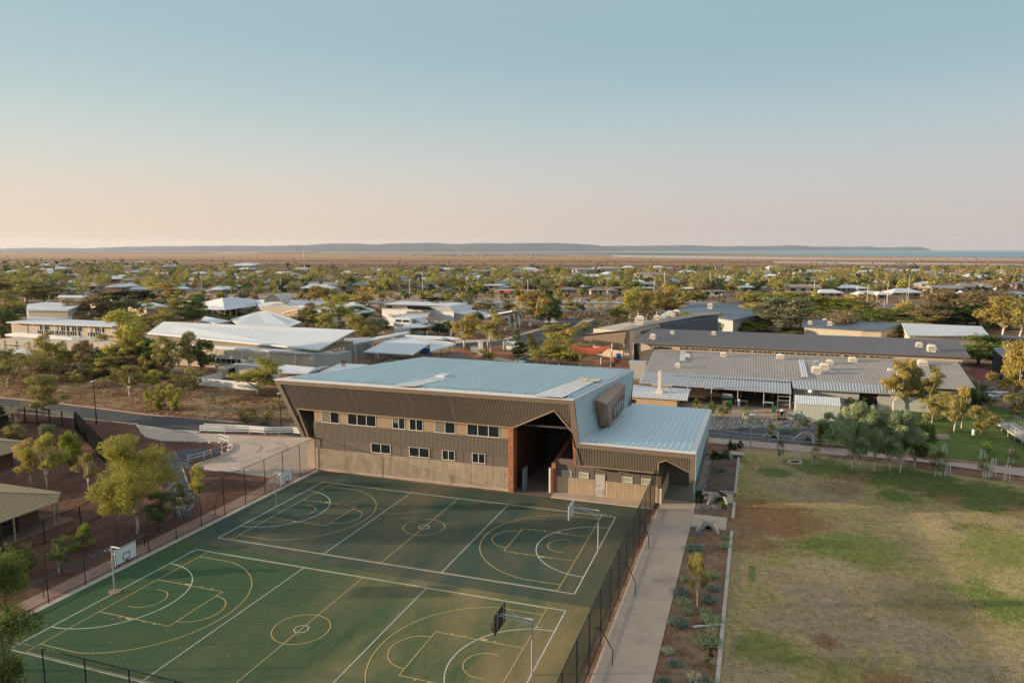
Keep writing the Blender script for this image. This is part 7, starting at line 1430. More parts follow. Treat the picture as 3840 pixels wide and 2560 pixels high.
# vehicles
CARS = []
def car(k, x, y, lab, colr, kind='wagon', heading=None, group='cars parked at the houses'):
    p = at(k, x, y); rz = math.atan2(rt0.y, rt0.x) if heading is None else heading; t_ = thing('parked_car' if kind != 'ute' else 'utility_truck', lab, 'car' if kind != 'ute' else 'ute', tuple(p), group, rz); CARS.append(t_.name)
    pm = mat('paint_'+colr, dict(white=(0.75, 0.75, 0.73), grey=(0.2, 0.21, 0.22), silver=(0.45, 0.46, 0.47), red=(0.12, 0.02, 0.015), black=(0.02, 0.02, 0.022), blue=(0.03, 0.15, 0.3))[colr], 0.3, 0.03, spec=0.6)
    def pr(prof, y0, y1, m, nm, par): return build(MB().hexa([(a, y0, z) for a, z in prof], [(a, y1, z) for a, z in prof]), nm, m, par, local=True)
    if kind == 'ute': body = pr([(-2.6, 0.45), (2.5, 0.45), (2.6, 0.8), (2.4, 1.05), (1.2, 1.12), (0.75, 1.7), (-0.35, 1.75), (-0.5, 1.0), (-2.6, 1.0)], -0.88, 0.88, pm, 'body', t_); gl = [(1.08, 1.12), (0.7, 1.62), (-0.28, 1.66), (-0.34, 1.12)]; build(MB().box(-2.62, -0.92, 1.0, -0.6, 0.92, 1.12), 'tray', MATS['galv'], t_, local=True)
    elif kind == 'van': body = pr([(-2.6, 0.4), (2.4, 0.4), (2.5, 0.9), (1.9, 1.3), (1.4, 2.1), (-2.6, 2.15)], -0.95, 0.95, pm, 'body', t_); gl = [(1.75, 1.3), (1.32, 1.95), (0.4, 1.95), (0.4, 1.3)]
    else: body = pr([(-2.3, 0.4), (2.3, 0.4), (2.35, 0.8), (2.2, 0.98), (1.05, 1.08), (0.5, 1.62), (-1.7, 1.66), (-2.25, 1.05)], -0.88, 0.88, pm, 'body', t_); gl = [(0.95, 1.08), (0.46, 1.54), (-1.62, 1.57), (-2.0, 1.08)]
    pr(gl, -0.9, 0.9, glass(), 'window', t_)
    for sx in (-1.45, 1.45):
        for sy in (-0.8, 0.8): w_ = build(MB().tube([(sx, sy-0.12, 0.34), (sx, sy+0.12, 0.34)], 0.34, 12), 'wheel', MATS['black_wall'], t_, local=True)
    return t_
for a in (('v',262,795,'white utility truck driving along the main road','white','ute',None,None), ('v',580,706,'white car under the tan carport, left of two','white'), ('v',650,705,'white car under the tan carport, right of two','white'), ('v',1838,720,'first white car of the row behind the navy roof','white'), ('v',1898,725,'white van in the row behind the navy roof','white','van'), ('v',2045,722,'silver utility in the row behind the navy roof','silver','ute'),
          ('u',395,650,'leftmost of the three white vehicles at the carport','white'), ('u',437,650,'middle white vehicle at the carport','white'), ('u',483,652,'light blue and white truck at the carport','silver','van'), ('u',1765,672,'silver wagon beside the arched house','silver'), ('u',2215,685,'black car beside the brown brick house','black'), ('u',1435,665,'dark car in the shade left of the arches','black'),
          ('t',592,670,'white utility parked below the brown roofs','white','ute'), ('t',465,655,'dark grey wagon beside the white utility','grey'), ('t',720,655,'white car half hidden by trees at the houses','white'), ('t',995,655,'silver car beneath the long brown roof','silver'), ('s',1275,720,'white car on the verge at the left','white'), ('s',1215,675,'dark red truck by the flat roofed house','red','ute'), ('s',1480,645,'white van in the driveway at the left','white','van'), ('s',1060,695,'silver car behind the white roofs at left','silver'),
          ('w',2140,1140,'blue and white van parked behind the trees at right','blue','van'), ('x',448,845,'white car in the dark carport by the roundabout','white')): car(*a)
# ---------------------------------------------------------------- surveyed trees
for a in (
 # left yard and courts edge
 ('l',1100,1390,620,590,'hero','yellow','big bright yellow green gum behind the left court fence'),
 ('l',375,1028,600,270,'gum','yellow','pale trunked leaning gum between the two nearer cottages'),
 ('l',245,995,622,230,'gum','gold','golden gum beside the middle cottage'),
 ('l',575,920,562,180,'dense','bright','bushy green tree behind the leaning pale gum'),
 ('l',712,1060,750,160,'gum','olive','slim olive tree between the screen fence and the big yellow gum'),
 ('l',385,650,512,150,'flat','sage','small flat topped tree above the pale gums'),
 ('l',355,495,185,240,'gum','olive','olive gum with white twin trunks by the road railing'),
 ('l',1612,1190,850,170,'gum','yellow','young yellow gum in the red bed by the stone drain'),
 ('l',1265,1350,1060,200,'dense','green','dark green bush tree under the big yellow gum'),
 ('l',1440,1260,975,230,'gum','sage','grey green tree overhanging the stone drain'),
 ('r',490,665,390,190,'gum','green','small tree with a white crooked trunk behind the left fence'),
 ('r',680,470,262,250,'bush','bright','bright green bush by the near cottage fence'),
 ('r',150,680,455,300,'bush','green','green bush behind the fence at the left edge'),
 ('r',215,560,395,130,'bush','olive','olive bush by the white post at the left edge'),
 ('l',100,645,500,210,'bush','olive','yellowish bush in front of the furthest cottage'),
 ('l',15,560,360,150,'dense','dark','dark bush beside the furthest cottage'),
 # slope above the road
 ('l',1040,292,95,200,'gum','olive','round gum on the embankment above the road'), ('l',1262,250,108,130,'gum','yellow','pale slender gum on the slope'),
 ('l',1262,395,225,190,'bush','yellow','pale feathery shrub on the slope'), ('l',1405,400,212,160,'bush','yellow','second pale feathery shrub right of the slope gum'),
 ('l',1460,262,155,190,'flat','olive','flat olive shrub above the pale feathery shrubs'), ('l',1975,495,380,170,'bush','olive','dark olive shrub by the end of the road'), ('l',2165,465,412,70,'bush','yellow','small yellow shrub left of the hall'), ('l',2130,510,455,120,'bush','sage','low sage scrub near the hall lamp'),
 ('l',2070,280,52,290,'gum','yellow','yellow gum in front of the chillers'), ('l',1545,185,78,180,'bush','olive','yellowish bush left of the chiller enclosure'), ('l',620,180,92,130,'bush','olive','bush at the right end of the timber bridge'), ('l',830,120,45,170,'flat','olive','low spreading bush above the embankment'), ('l',1280,140,60,60,'gum','olive','thin sapling below the long white roof'),
 # thicket on the left
 ('q',420,1070,640,500,'thin','olive','gum with bare white branching limbs above the timber bridge'),
 ('q',100,1190,800,330,'gum','olive','olive gum at the left edge below the flat roof'), ('q',250,1010,795,260,'gum','olive','olive gum left of the white limbed gum'),
 ('q',615,985,575,200,'gum','olive','pale olive gum in front of the two storey building'), ('q',765,985,670,190,'gum','yellow','yellowish gum right of the white limbed gum'),
 ('q',880,975,780,230,'flat','yellow','low yellow green wattle in the thicket'), ('q',1010,990,690,200,'gum','olive','olive gum in the thicket centre'), ('q',1150,990,655,230,'gum','brown','brownish gum beneath the two storey building corner'), ('q',1330,1000,765,330,'dense','green','dark green mass in the thicket'),
 ('q',1250,1060,900,280,'flat','olive','low umbrella shaped wattle at the thicket edge'), ('q',1040,1085,985,300,'bush','brown','brown bush beside the bridge abutment'), ('q',1520,1020,600,210,'gum','olive','slender gum with twin pale trunks in the thicket'),
 ('q',1600,1010,345,420,'gum','yellow','tallest yellow gum of the thicket'), ('q',1760,960,480,250,'gum','gold','golden topped gum left of the huge white roof'), ('q',1860,1000,640,260,'dense','green','dark tree under the huge white roof corner'), ('q',2010,760,462,200,'thin','gold','thin golden sapling over the white roof edge'), ('q',2170,1060,630,290,'gum','olive','olive gum at the left of the library wall'),
 ('q',1480,860,650,240,'gum','olive','middle olive gum in the thicket'), ('q',1340,760,560,240,'gum','olive','gum at the right end of the two storey building'), ('q',1960,985,700,190,'gum','brown','brown gum in shade beneath the library roof'),
 ('o',165,880,565,190,'dense','green','round green tree in front of the library wall'), ('o',40,905,505,160,'gum','olive','olive gum at the left end of the library wall'), ('o',350,852,730,110,'thin','sage','thin grey sapling against the library wall'), ('o',130,960,850,160,'bush','olive','olive bush left of the chiller enclosure corner'), ('o',45,985,880,180,'bush','green','green bush below the library trees'),
 # upper left trees
 ('q',70,560,90,260,'gum','olive','big olive gum at the left edge above the buildings'), ('q',60,620,270,200,'dense','green','dark green tree at the left edge'), ('q',240,345,185,300,'dense','green','dense green tree left of the gymnasium'), ('q',200,240,110,170,'gum','yellow','yellow crown behind the dense green tree at left'),
 ('q',780,375,165,290,'dense','olive','green gum in front of the gymnasium'), ('q',1150,415,80,370,'dense','brown','large round brown gum beyond the two storey building'), ('q',1410,410,95,250,'gum','olive','olive gum with pale limbs right of the brown one'), ('q',1580,400,120,260,'dense','sage','grey green tree behind the thicket'), ('q',1790,330,130,240,'gum','olive','olive tree before the half hidden hip roof'), ('q',1970,290,120,200,'dense','green','green tree before the half hidden hip roof'),
 ('q',2000,500,235,330,'gum','olive','olive tree at the left corner of the huge white roof'), ('q',1800,480,300,260,'dense','green','dark tree behind the tallest yellow gum'), ('q',2230,350,110,260,'gum','olive','olive gum above the left end of the huge white roof'), ('q',1640,470,320,250,'gum','olive','olive gum behind the golden topped gum'),
 ('s',1620,790,648,410,'dense','black','very dark wide tree clump at upper left'), ('s',330,790,500,400,'gum','olive','broad spreading olive gum at the far left'), ('s',560,790,570,300,'dense','olive','olive green tree right of the broad spreading one'), ('s',2060,790,540,330,'gum','gold','golden gum above the half hidden hip roof'), ('s',2200,810,705,130,'dense','green','small green tree right of the golden gum'),
 ('s',140,830,640,420,'gum','olive','dim olive trees massed at the far left edge'), ('s',60,700,470,330,'dense','olive','old olive tree at the top of the left edge'), ('s',960,790,650,220,'gum','olive','olive tree before the far pale blue roof'), ('s',1160,800,720,260,'gum','brown','brown bushy tree by the second white roof'),
 # around the pavilion
 ('o',145,180,18,210,'dense','green','green tree hanging over the pavilion roof corner'), ('o',60,330,125,220,'dense','green','round yellow green tree left of the pavilion'), ('o',440,340,250,120,'gum','green','small green tree on the garden lawn'), ('o',265,330,245,170,'gum','sage','grey feathery shrub beside the garden lawn'),
 ('o',680,250,160,210,'bush','pale','frangipani with pale blossom on the garden'), ('o',860,362,252,200,'gum','brown','brown airy tree in front of the white hip roof'), ('o',1050,362,318,90,'thin','sage','bare grey sapling on the white roof edge'), ('o',1335,385,190,160,'dense','green','green tree right of the tan gable'),
 ('o',1400,385,155,190,'gum','brown','brown top tree beside the tall yellow gum'), ('o',1450,390,240,220,'gum','yellow','yellow gum low at the library roof edge'), ('o',1690,385,82,270,'gum','yellow','tallest yellow gum behind the library roof'), ('o',1700,392,325,140,'gum','yellow','yellow bush at the library roof edge'), ('o',1880,330,170,210,'dense','green','dark green tree right of the tallest yellow gum'),
 ('o',1810,440,268,170,'gum','yellow','yellow green gum by the library roof tip'), ('o',1920,500,285,180,'dense','olive','olive green tree at the library roof tip'), ('o',2065,500,330,180,'gum','sage','blue green tree left of the small parapet hall'), ('o',2170,455,312,130,'gum','green','green tree against the small parapet hall'), ('o',2020,300,160,160,'gum','brown','brown gum between hip roof and parapet hall'), ('o',2150,250,150,200,'gum','brown','brownish gum before the large parapet hall'),
 ('t',1670,790,580,220,'gum','gold','golden tree above the barrel vault roof'), ('t',1790,780,620,160,'dense','sage','grey green tree above the white hip roof'), ('t',2060,800,672,290,'dense','bright','bright green tree beside the large parapet hall'), ('t',1960,760,680,120,'gum','yellow','yellow crown left of the bright green tree'), ('t',2290,860,585,260,'gum','gold','tall golden brown gum left of the parapet hall'),
 # middle band
 ('p',300,305,120,220,'gum','brown','grey brown gum in front of the large parapet hall'), ('p',420,300,125,220,'gum','brown','olive brown gum right of the grey brown one'), ('p',610,305,122,210,'dense','sage','dark grey green gum at the parapet hall corner'), ('p',735,400,215,140,'dense','green','green tree before the entry building'), ('p',45,400,285,110,'gum','yellow','yellow green bush by the small parapet hall'), ('p',140,410,280,130,'gum','olive','olive tree by the small parapet hall'), ('p',262,415,312,120,'gum','gold','golden bush below the small parapet hall'), ('p',370,415,312,130,'dense','dark','dark blue green bush below the parapet halls'), ('p',460,415,290,110,'dense','green','bright dark green bush left of the white trunked tree'),
 ('p',632,530,258,270,'gum','gold','golden crowned tree with a white trunk near the canopies'), ('p',890,575,240,230,'gum','olive','tall olive gum with a forked trunk in front of the entry building'), ('p',1030,380,270,140,'gum','brown','brown gum right of the tall olive one'), ('p',1150,478,378,72,'dense','green','small round green tree on the car park verge'), ('p',662,562,522,85,'bush','green','low round shrub by the white trunk'), ('p',55,200,132,90,'gum','sage','small tree before the parapet hall louvres'),
 ('p',1330,325,30,340,'gum','gold','big white trunked gum at the car park entry'), ('p',1200,320,75,190,'gum','gold','golden gum behind the entry building tip'), ('p',1460,330,60,230,'dense','green','green shaded side gum of the car park group'), ('p',1690,185,82,160,'dense','olive','olive tree on the car park verge'), ('p',1775,180,105,70,'dense','green','small dark tree beside the verge olive tree'),
 ('p',1870,210,88,80,'thin','olive','thin verge tree with a dark trunk'), ('p',1975,215,15,110,'thin','olive','taller thin verge tree'), ('p',2060,190,55,90,'thin','sage','grey verge tree by the road'), ('p',850,190,70,200,'gum','sage','grey gum on the verge left of the entry roof'), ('p',780,180,100,120,'gum','brown','brown bush on the verge behind the parapet hall'), ('p',1050,175,68,130,'gum','sage','grey shrub tree on the verge'), ('p',1070,180,100,110,'dense','olive','olive shrub near the verge'),
 ('p',690,110,50,80,'dense','sage','sage bush on the far verge'), ('p',640,100,15,80,'gum','sage','feathery bush on the far verge'), ('p',490,90,0,110,'gum','yellow','yellow bush behind the parapet hall ridge'), ('p',570,95,45,110,'gum','olive','olive bush behind the parapet hall ridge'), ('p',350,85,32,220,'dense','dark','low dark green shrub band behind the parapet hall'), ('p',1660,75,38,70,'flat','olive','small umbrella tree by the road'),
 ('p',1560,485,330,270,'dense','olive','thick olive tree above the shade sail'), ('p',1640,500,370,180,'dense','gold','orange flecked tree at the left of the shade sail'), ('p',1510,640,435,230,'gum','yellow','yellow gum behind the hall roof'), ('p',1330,700,575,190,'gum','yellow','yellow crown rising over the hall roof'), ('p',1440,700,545,170,'gum','olive','olive crown rising over the hall roof'), ('p',1560,705,560,220,'gum','yellow','broad yellow crown behind the hall roof'), ('p',1770,712,542,250,'gum','yellow','rightmost yellow crown over the hall roof'), ('p',1680,700,600,180,'gum','olive','olive crown between the yellow ones over the roof'),
 ('p',820,668,570,150,'gum','yellow','pale yellow crown at the hall roof edge, left'), ('p',905,672,598,140,'gum','yellow','pale yellow crown at the hall roof edge, right'), ('p',1820,400,300,190,'gum','yellow','luminous yellow tree behind the hood roof'), ('p',1275,560,420,110,'gum','olive','grey olive shrub tree at the car park corner'), ('p',1160,618,505,160,'dense','dark','dark mounded shrub in the car park corner'), ('p',1305,570,480,110,'dense','olive','olive shrub right of the dark mounded one'),
 ('p',2040,350,215,240,'thin','brown','bare brown thicket beside the hood roof'), ('p',1930,330,255,120,'thin','brown','low bare thicket by the car park edge'), ('p',2250,290,20,210,'gum','yellow','tall yellow gum right of the car park'), ('p',2330,240,-15,190,'gum','olive','olive gum right of the tall yellow one'), ('p',2170,280,100,140,'gum','olive','olive gum left of the tall yellow one'),
 ('D',1430,430,100,190,'gum','gold','golden gum above the hood roof vents'), ('D',1560,360,90,140,'gum','olive','olive tree left of the navy roof'), ('D',1680,350,30,290,'dense','gold','big golden tree at the corner of the navy roof'), ('D',1880,200,5,280,'dense','olive','broad olive tree behind the navy roof'), ('D',2050,190,30,200,'gum','olive','olive crown at the right of the navy roof ridge'),
 ('D',1905,530,345,340,'dense','olive','green tree in front of the slate roof, left'), ('D',2190,530,352,200,'dense','olive','green tree in front of the slate roof, centre'), ('D',2310,530,338,150,'dense','bright','green tree in front of the slate roof, right'), ('D',1030,520,360,170,'thin','brown','bare grey bush beside the hood roof'),
 # behind the workshop
 ('k',365,665,580,90,'gum','yellow','small yellow tree at the right of the green trio'), ('k',490,605,490,190,'gum','gold','orange tinged tree before the navy roof'), ('k',475,665,600,170,'dense','bright','low bright tree beneath the orange tinged one'), ('k',715,668,468,270,'oak','sage','large grey brown she oak before the slate roof'), ('k',650,600,500,150,'oak','brown','brown she oak beside the navy roof end'), ('k',800,560,500,90,'gum','olive','olive crown right of the large she oak'),
 ('k',965,572,440,260,'dense','bright','bright green spreading tree behind the workshop'), ('k',1165,540,405,150,'gum','gold','golden tree right of the bright green one'), ('k',1240,535,445,130,'dense','olive','olive tree beside the blue van'), ('k',590,480,400,210,'gum','yellow','yellow green trees behind the navy roof, left'), ('k',740,475,385,150,'gum','yellow','yellow green tree behind the navy roof, right'), ('k',840,470,390,130,'gum','olive','grey olive tree behind the bright green one'), ('k',660,470,430,200,'dense','green','low green hedge trees over the navy roof'),
 ('k',1130,700,545,170,'oak','brown','brown feathery tree before the slate roof, right'), ('k',1085,690,612,190,'flat','gold','golden low tree at the workshop ridge'), ('k',810,672,640,330,'bush','bright','low green hedge along the workshop ridge'), ('k',1490,705,608,340,'dense','gold','orange flecked broad tree at the workshop ridge'), ('k',1560,705,630,180,'dense','green','green half of the broad ridge tree'), ('k',1350,590,510,140,'dense','olive','olive tree left of the dark hedge'), ('k',1480,600,520,240,'dense','olive','dark olive hedge tree before the white metal roof'), ('k',1680,600,520,260,'dense','green','dark hedge tree above the white metal roof'),
 ('k',1545,580,465,110,'oak','gold','golden cone of a tree by the roundabout'), ('k',1780,520,360,160,'oak','brown','tall brown she oak at the right suburb edge'), ('k',1870,600,405,240,'oak','brown','great brown she oak, left of the pair'), ('k',2040,620,425,260,'oak','brown','great brown she oak, right of the pair'), ('k',1960,620,490,260,'dense','dark','dark mass under the she oaks'), ('k',2210,690,470,200,'gum','gold','golden gum beside the she oaks'), ('k',2320,700,475,150,'gum','olive','olive gum at the top right edge'), ('k',2110,640,560,160,'oak','dark','shaded she oak at the end of the white metal roof'),
 ('k',1720,735,668,110,'bush','green','small green bush at the white roof corner'), ('k',1820,745,690,160,'bush','gold','low golden bush by the slate roof end'), ('k',2040,880,715,260,'dense','green','green tree at the end of the workshop'), ('k',2100,790,705,150,'gum','olive','olive crown on top of the workshop end tree'), ('y',1440,1060,385,330,'gum','gold','tall golden gum with pale stems at the right edge'), ('y',1540,1090,500,250,'gum','gold','second golden gum cut by the right edge'), ('y',1480,1110,900,190,'dense','olive','dark understorey at the right edge gums'),
 # lawn trees
 ('y',30,1070,600,220,'gum','gold','gold topped gum before the grey lower roof, left'), ('y',180,1060,560,190,'gum','gold','gold topped gum before the grey lower roof, second'), ('y',280,1060,650,170,'gum','olive','dark gum before the grey lower roof'), ('y',430,1080,640,210,'gum','olive','olive gum before the grey lower roof, right'), ('y',480,1250,860,300,'gum','olive','wide olive gum by the workshop wall'), ('y',745,1305,870,270,'gum','olive','gum with a pale leaning trunk on the back lawn'), ('y',830,1270,770,230,'gum','gold','gold topped gum on the back lawn'), ('y',1000,1150,830,220,'gum','dark','dark gum by the picnic tables'), ('y',1060,1340,1000,330,'dense','olive','round multi stemmed tree on the back lawn'), ('y',640,1160,900,200,'gum','olive','shadowed gum behind the back lawn'),
 ('g',615,648,120,260,'paper','grey','first paperbark from the left with a white forked trunk'), ('g',680,642,190,230,'paper','grey','second paperbark from the left'), ('g',790,655,118,200,'paper','grey','third paperbark with two thin pale stems'), ('g',912,662,155,260,'paper','grey','fourth paperbark, tall and grey green'), ('g',992,674,180,260,'paper','grey','fifth paperbark leaning at the right of the group'), ('g',1100,640,235,300,'paper','green','dark green rightmost crown of the paperbark group'),
 ('g',460,470,195,210,'paper','grey','grey green paperbark behind the group at the left'), ('g',362,470,285,70,'cone','green','narrow dark green shrub by the rock garden corner'), ('g',603,160,98,60,'gum','green','small sapling against the pale wall, left'), ('g',705,165,83,60,'gum','green','small sapling against the pale wall, right'), ('g',1190,360,250,110,'thin','olive','thin sapling behind the paperbarks'),
 ('g',1300,700,490,160,'thin','green','young tree in stakes right of the paperbarks'), ('g',1665,722,425,130,'thin','green','leafy young staked tree near the path'), ('g',1870,600,465,120,'thin','olive','young staked tree at the right edge'), ('g',42,588,400,70,'thin','sage','young staked tree at the left end of the lawn path'), ('g',328,612,455,80,'thin','olive','young staked tree beside the drain pit'), ('A',780,485,260,130,'thin','green','young staked tree in the rock garden'),
 ('A',55,330,185,130,'bush','yellow','yellow green bush behind the hall roof, left'), ('A',260,385,225,150,'bush','green','green bush behind the hall roof edge'), ('A',435,435,240,200,'bush','olive','olive bush at the left of the rock garden'), ('A',1095,500,345,120,'thin','olive','wispy olive shrub in the rock garden'), ('A',1130,770,545,140,'gum','olive','olive shrub tree in the middle of the rock garden'), ('A',1620,580,435,180,'bush','green','green spiky shrub by the metal shed'), ('A',2310,330,190,110,'gum','green','green sapling against the workshop wall'),
 ('C',462,775,215,230,'hero','olive','slender weeping yellow tree in the shrub bed'),
 ):
    T(a[0], a[1], a[2], a[3], a[4], a[5], a[6], a[7])
# big tree at the bottom left corner, nearest of all
b = Vector((-0.6, -22.6, 0)); b = at('N', -25, 2745, 0); tree('herod', b, max(5.0, hgt('N', -30, 2060, b)), 4.6, 'green', 'big leafy tree cut off by the bottom left corner', 'gum_tree', seed=2)
FILL = {}
# filler growth in the thicket and between the school buildings
for j, (k, x, y, yt, wd, kd, cl) in enumerate((('q',560,1040,860,240,'dense','olive'),('q',700,1060,840,230,'bush','olive'),('q',860,1060,900,240,'bush','brown'),('q',1180,1070,930,260,'bush','olive'),('q',1400,1070,830,260,'dense','olive'),('q',1480,1000,720,230,'gum','olive'),('q',1700,1060,820,260,'dense','brown'),('q',1850,1080,820,240,'bush','olive'),('q',1930,1040,760,220,'dense','green'),('q',2060,1080,860,220,'bush','brown'),('q',120,1100,930,260,'bush','olive'),('q',340,1140,980,220,'bush','brown'),
    ('q',1090,560,330,240,'gum','brown'),('q',1290,560,350,240,'gum','olive'),('q',1700,560,380,240,'gum','olive'),('q',1560,560,360,220,'gum','sage'),('q',2100,420,220,240,'gum','olive'),('q',480,420,260,200,'dense','green'),('q',2330,330,140,200,'dense','olive'),('o',560,420,300,120,'gum','olive'),('o',1560,470,260,180,'gum','yellow'),('o',1990,560,380,150,'dense','olive'),
    ('q',900,1100,1010,220,'bush','olive'),('o',110,1040,930,150,'bush','brown'),('p',1600,690,480,220,'gum','olive'),('p',1480,690,500,220,'gum','yellow'),('p',2120,330,150,180,'gum','yellow'),('p',2200,340,170,170,'gum','olive'),('k',900,640,540,180,'gum','olive'),('k',560,640,540,160,'dense','olive'),('k',1300,620,520,200,'dense','green'),('k',1620,620,540,220,'dense','olive'),('k',1760,620,500,220,'oak','brown'),('k',2180,640,520,200,'oak','brown'))):
    reg_ = 'in the thicket by the timber bridge' if k == 'q' and y > 700 else 'behind the two storey building' if k == 'q' else 'beyond the library roof' if k == 'o' else 'behind the hall roof' if k == 'p' else 'behind the workshop ridge'
    FILL.setdefault((reg_, dict(olive='dull olive', brown='brown', green='plain green', sage='grey green', yellow='yellow')[cl]+(' bush' if kd == 'bush' else ' infill tree')), []).append((pix(at(k, x, y))[0], T(k, x, y, yt, wd, kd, cl, None)))
for (reg_, w_), L_ in FILL.items():
    L_.sort(key=lambda q: q[0])
    for i, (_, t_) in enumerate(L_): t_['label'] = ('' if len(L_) == 1 else ('first','second','third','fourth','fifth','sixth','seventh')[i]+' from left, ')+w_+' '+reg_
# palms
for a in (('q',380,560,335,190),('q',1372,560,465,110),('o',762,790,670,120),('o',860,790,708,110),('o',965,790,670,130),('o',1030,790,668,120),('o',1145,790,678,130),('o',1215,795,700,120),('o',632,352,316,100)):
    i = (('q',380),('q',1372),('o',762),('o',860),('o',965),('o',1030),('o',1145),('o',1215),('o',632)).index(a[:2])
    T(a[0], a[1], a[2], a[3], a[4], 'palm', 'olive', ('palm in front of the left end of the two storey windows','small palm at the right end of the two storey windows','first palm from the left along the library wall','second palm from the left along the library wall','third palm along the library wall','fourth palm along the library wall','fifth palm along the library wall','last palm at the right along the library wall','little fan palm poking over the library roof')[i], 'palm_tree')
# stakes round the young trees
mat('stake_pale', (0.66, 0.64, 0.58), 0.8, 0.1)
for j, (k, x, y, yt, lab) in enumerate((('A',1255,1105,925,'pair of pale stakes at the left lawn sapling'), ('A',1530,1070,840,'tall white stakes behind the drain pit'), ('A',1785,1145,920,'pale stakes right of the drain pit'), ('A',755,485,375,'pale stakes in the rock garden'), ('g',1290,700,560,'cluster of pale stakes right of the paperbarks'), ('g',1365,700,600,'crossed stakes at the end of the paperbarks'), ('g',1665,720,600,'tall stakes of the leafy young tree'), ('g',1720,705,560,'pale stakes in front of the pink path'), ('g',1830,742,610,'crossed white stakes on the dark verge'), ('g',1860,600,485,'stakes at the far right of the back lawn'), ('g',1340,520,450,'lone stakes behind the pink path'), ('g',1640,565,490,'stakes behind the path under the leafy tree'))):
    p = at(k, x, y); H = hgt(k, x, yt, p); t_ = thing('tree_stakes', lab, 'stakes', tuple(p))
    for dx, dy, lx in ((-0.28, 0, 0.08), (0.28, 0.1, -0.1), (0.0, 0.35, 0.05)): build(MB().bar((p.x+dx, p.y+dy, 0), (p.x+dx+lx, p.y+dy, H), 0.07), 'stake', MATS['stake_pale'], t_)
# shrubs
for a in (('C',435,185,85,190,'spiky','blue','green blue shrub top left of the shrub bed'), ('C',750,152,88,140,'spiky','grey','grey shrub at the bed kerb by the headwall'), ('C',770,70,10,120,'spiky','grey','grey green clump at the bed corner'), ('C',630,480,368,150,'spiky','grey','silver shrub behind the weeping tree'), ('C',330,500,415,100,'spiky','grey','faint grey shrub left of the weeping tree'), ('C',640,605,518,150,'spiky','blue','blue grey shrub right of the weeping tree'), ('C',305,655,530,180,'spiky','blue','large blue green shrub at the path edge'), ('C',330,755,660,160,'spiky','grey','grey shrub just below the large blue green one'), ('C',605,725,620,160,'spiky','blue','grey green shrub near the kerb, middle of the bed'), ('C',550,845,760,130,'spiky','grey','small grey shrub below the weeping trunk'), ('C',355,845,775,120,'spiky','grey','small grey clump left of the weeping trunk'), ('C',275,990,835,200,'spiky','blue','deep blue green shrub beside the path'), ('C',175,955,900,70,'spiky','pale','tiny pale clump at the path edge'), ('C',622,960,828,210,'spiky','grey','large silver shrub above the white pipe'), ('C',622,1045,970,130,'spiky','pale','pale dry shrub below the white pipe'), ('C',590,1200,1055,260,'spiky','grey','largest silver shrub by the kerb'), ('C',152,1268,1190,140,'spiky','pale','pale dry shrub beside the path'), ('C',600,1300,1225,70,'round','dark','little dark green shrub near the kerb'), ('C',222,1398,1310,150,'spiky','blue','blue green shrub low in the bed'), ('C',572,1412,1340,130,'airy','green','green leafy shrub low in the bed'), ('C',440,1545,1450,160,'spiky','pale','white grey shrub near the bottom of the bed'), ('C',560,1585,1490,150,'spiky','blue','blue grey shrub at the photo bottom'), ('C',110,1580,1480,150,'spiky','blue','blue green shrub at the bottom by the path'), ('C',650,1585,1510,120,'spiky','grey','grey shrub at the bottom by the kerb'), ('C',415,100,55,80,'airy','yellow','yellow tinged tuft at the bed top'), ('C',450,250,205,70,'airy','blue','small blue tuft above the weeping tree'),
          ('n',2070,700,540,215,'round','dark','largest round dark bush beside the hall post'), ('n',2002,690,598,95,'round','green','small round bush touching the largest one'), ('f',655,468,410,85,'round','dark','round dark bush right of the middle headwall'), ('f',687,506,463,62,'round','green','lighter small round bush at the kerb corner'),
          ('A',545,925,785,110,'cone','dark','dark pointed shrub left of the pair by the rail'), ('A',610,925,825,90,'round','dark','dark shrub between the pointed pair'), ('A',695,905,795,115,'cone','dark','dark pointed shrub right of the pair by the rail'), ('A',290,1058,955,200,'round','dark','wide dark bush at the shaded bed edge'), ('A',400,1062,985,120,'round','dark','dark bush in the middle of the shaded bed'), ('A',490,1048,930,190,'round','green','dark green bush right in the shaded bed'), ('A',320,1210,1180,80,'airy','bright','small bright green tuft in the shaded bed'), ('A',400,1250,1180,170,'spiky','blue','flat blue grey creeper in the shaded bed'),
          ('A',740,640,568,200,'spiky','blue','wide grey green mound in the rock garden, left'), ('A',1000,615,568,140,'spiky','blue','teal mound in the rock garden centre'), ('A',1350,690,598,210,'spiky','blue','large teal mound in the rock garden, right'), ('A',1510,655,598,160,'spiky','grey','grey mound beside the large teal one'), ('A',1610,735,665,220,'spiky','blue','grey teal mound at the rock garden corner'), ('A',935,545,495,100,'spiky','blue','small teal mound behind the lamp post'), ('A',1245,555,505,110,'spiky','grey','small grey mound near the wispy shrub'), ('A',465,560,530,100,'spiky','blue','faint teal mound at the left of the rock garden'), ('A',345,470,415,170,'spiky','blue','low blue creeper under the olive bush'), ('A',880,480,455,110,'airy','grey','grey tuft at the back of the rock garden'), ('A',300,510,485,50,'airy','bright','yellow green tuft at the left of the rock garden'), ('A',465,492,470,55,'airy','bright','yellow green tuft right of the first one'), ('A',780,515,480,60,'airy','bright','yellow green tuft below the staked tree'), ('A',1250,610,530,45,'airy','olive','upright olive tuft in the rock garden'), ('A',925,620,585,35,'airy','olive','tiny brown tuft in the rock garden')):
    kk = a[5] if a[5] != 'cone' else 'round'
    shrub(a[0], a[1], a[2], a[3], a[4], kk, a[6], a[7])
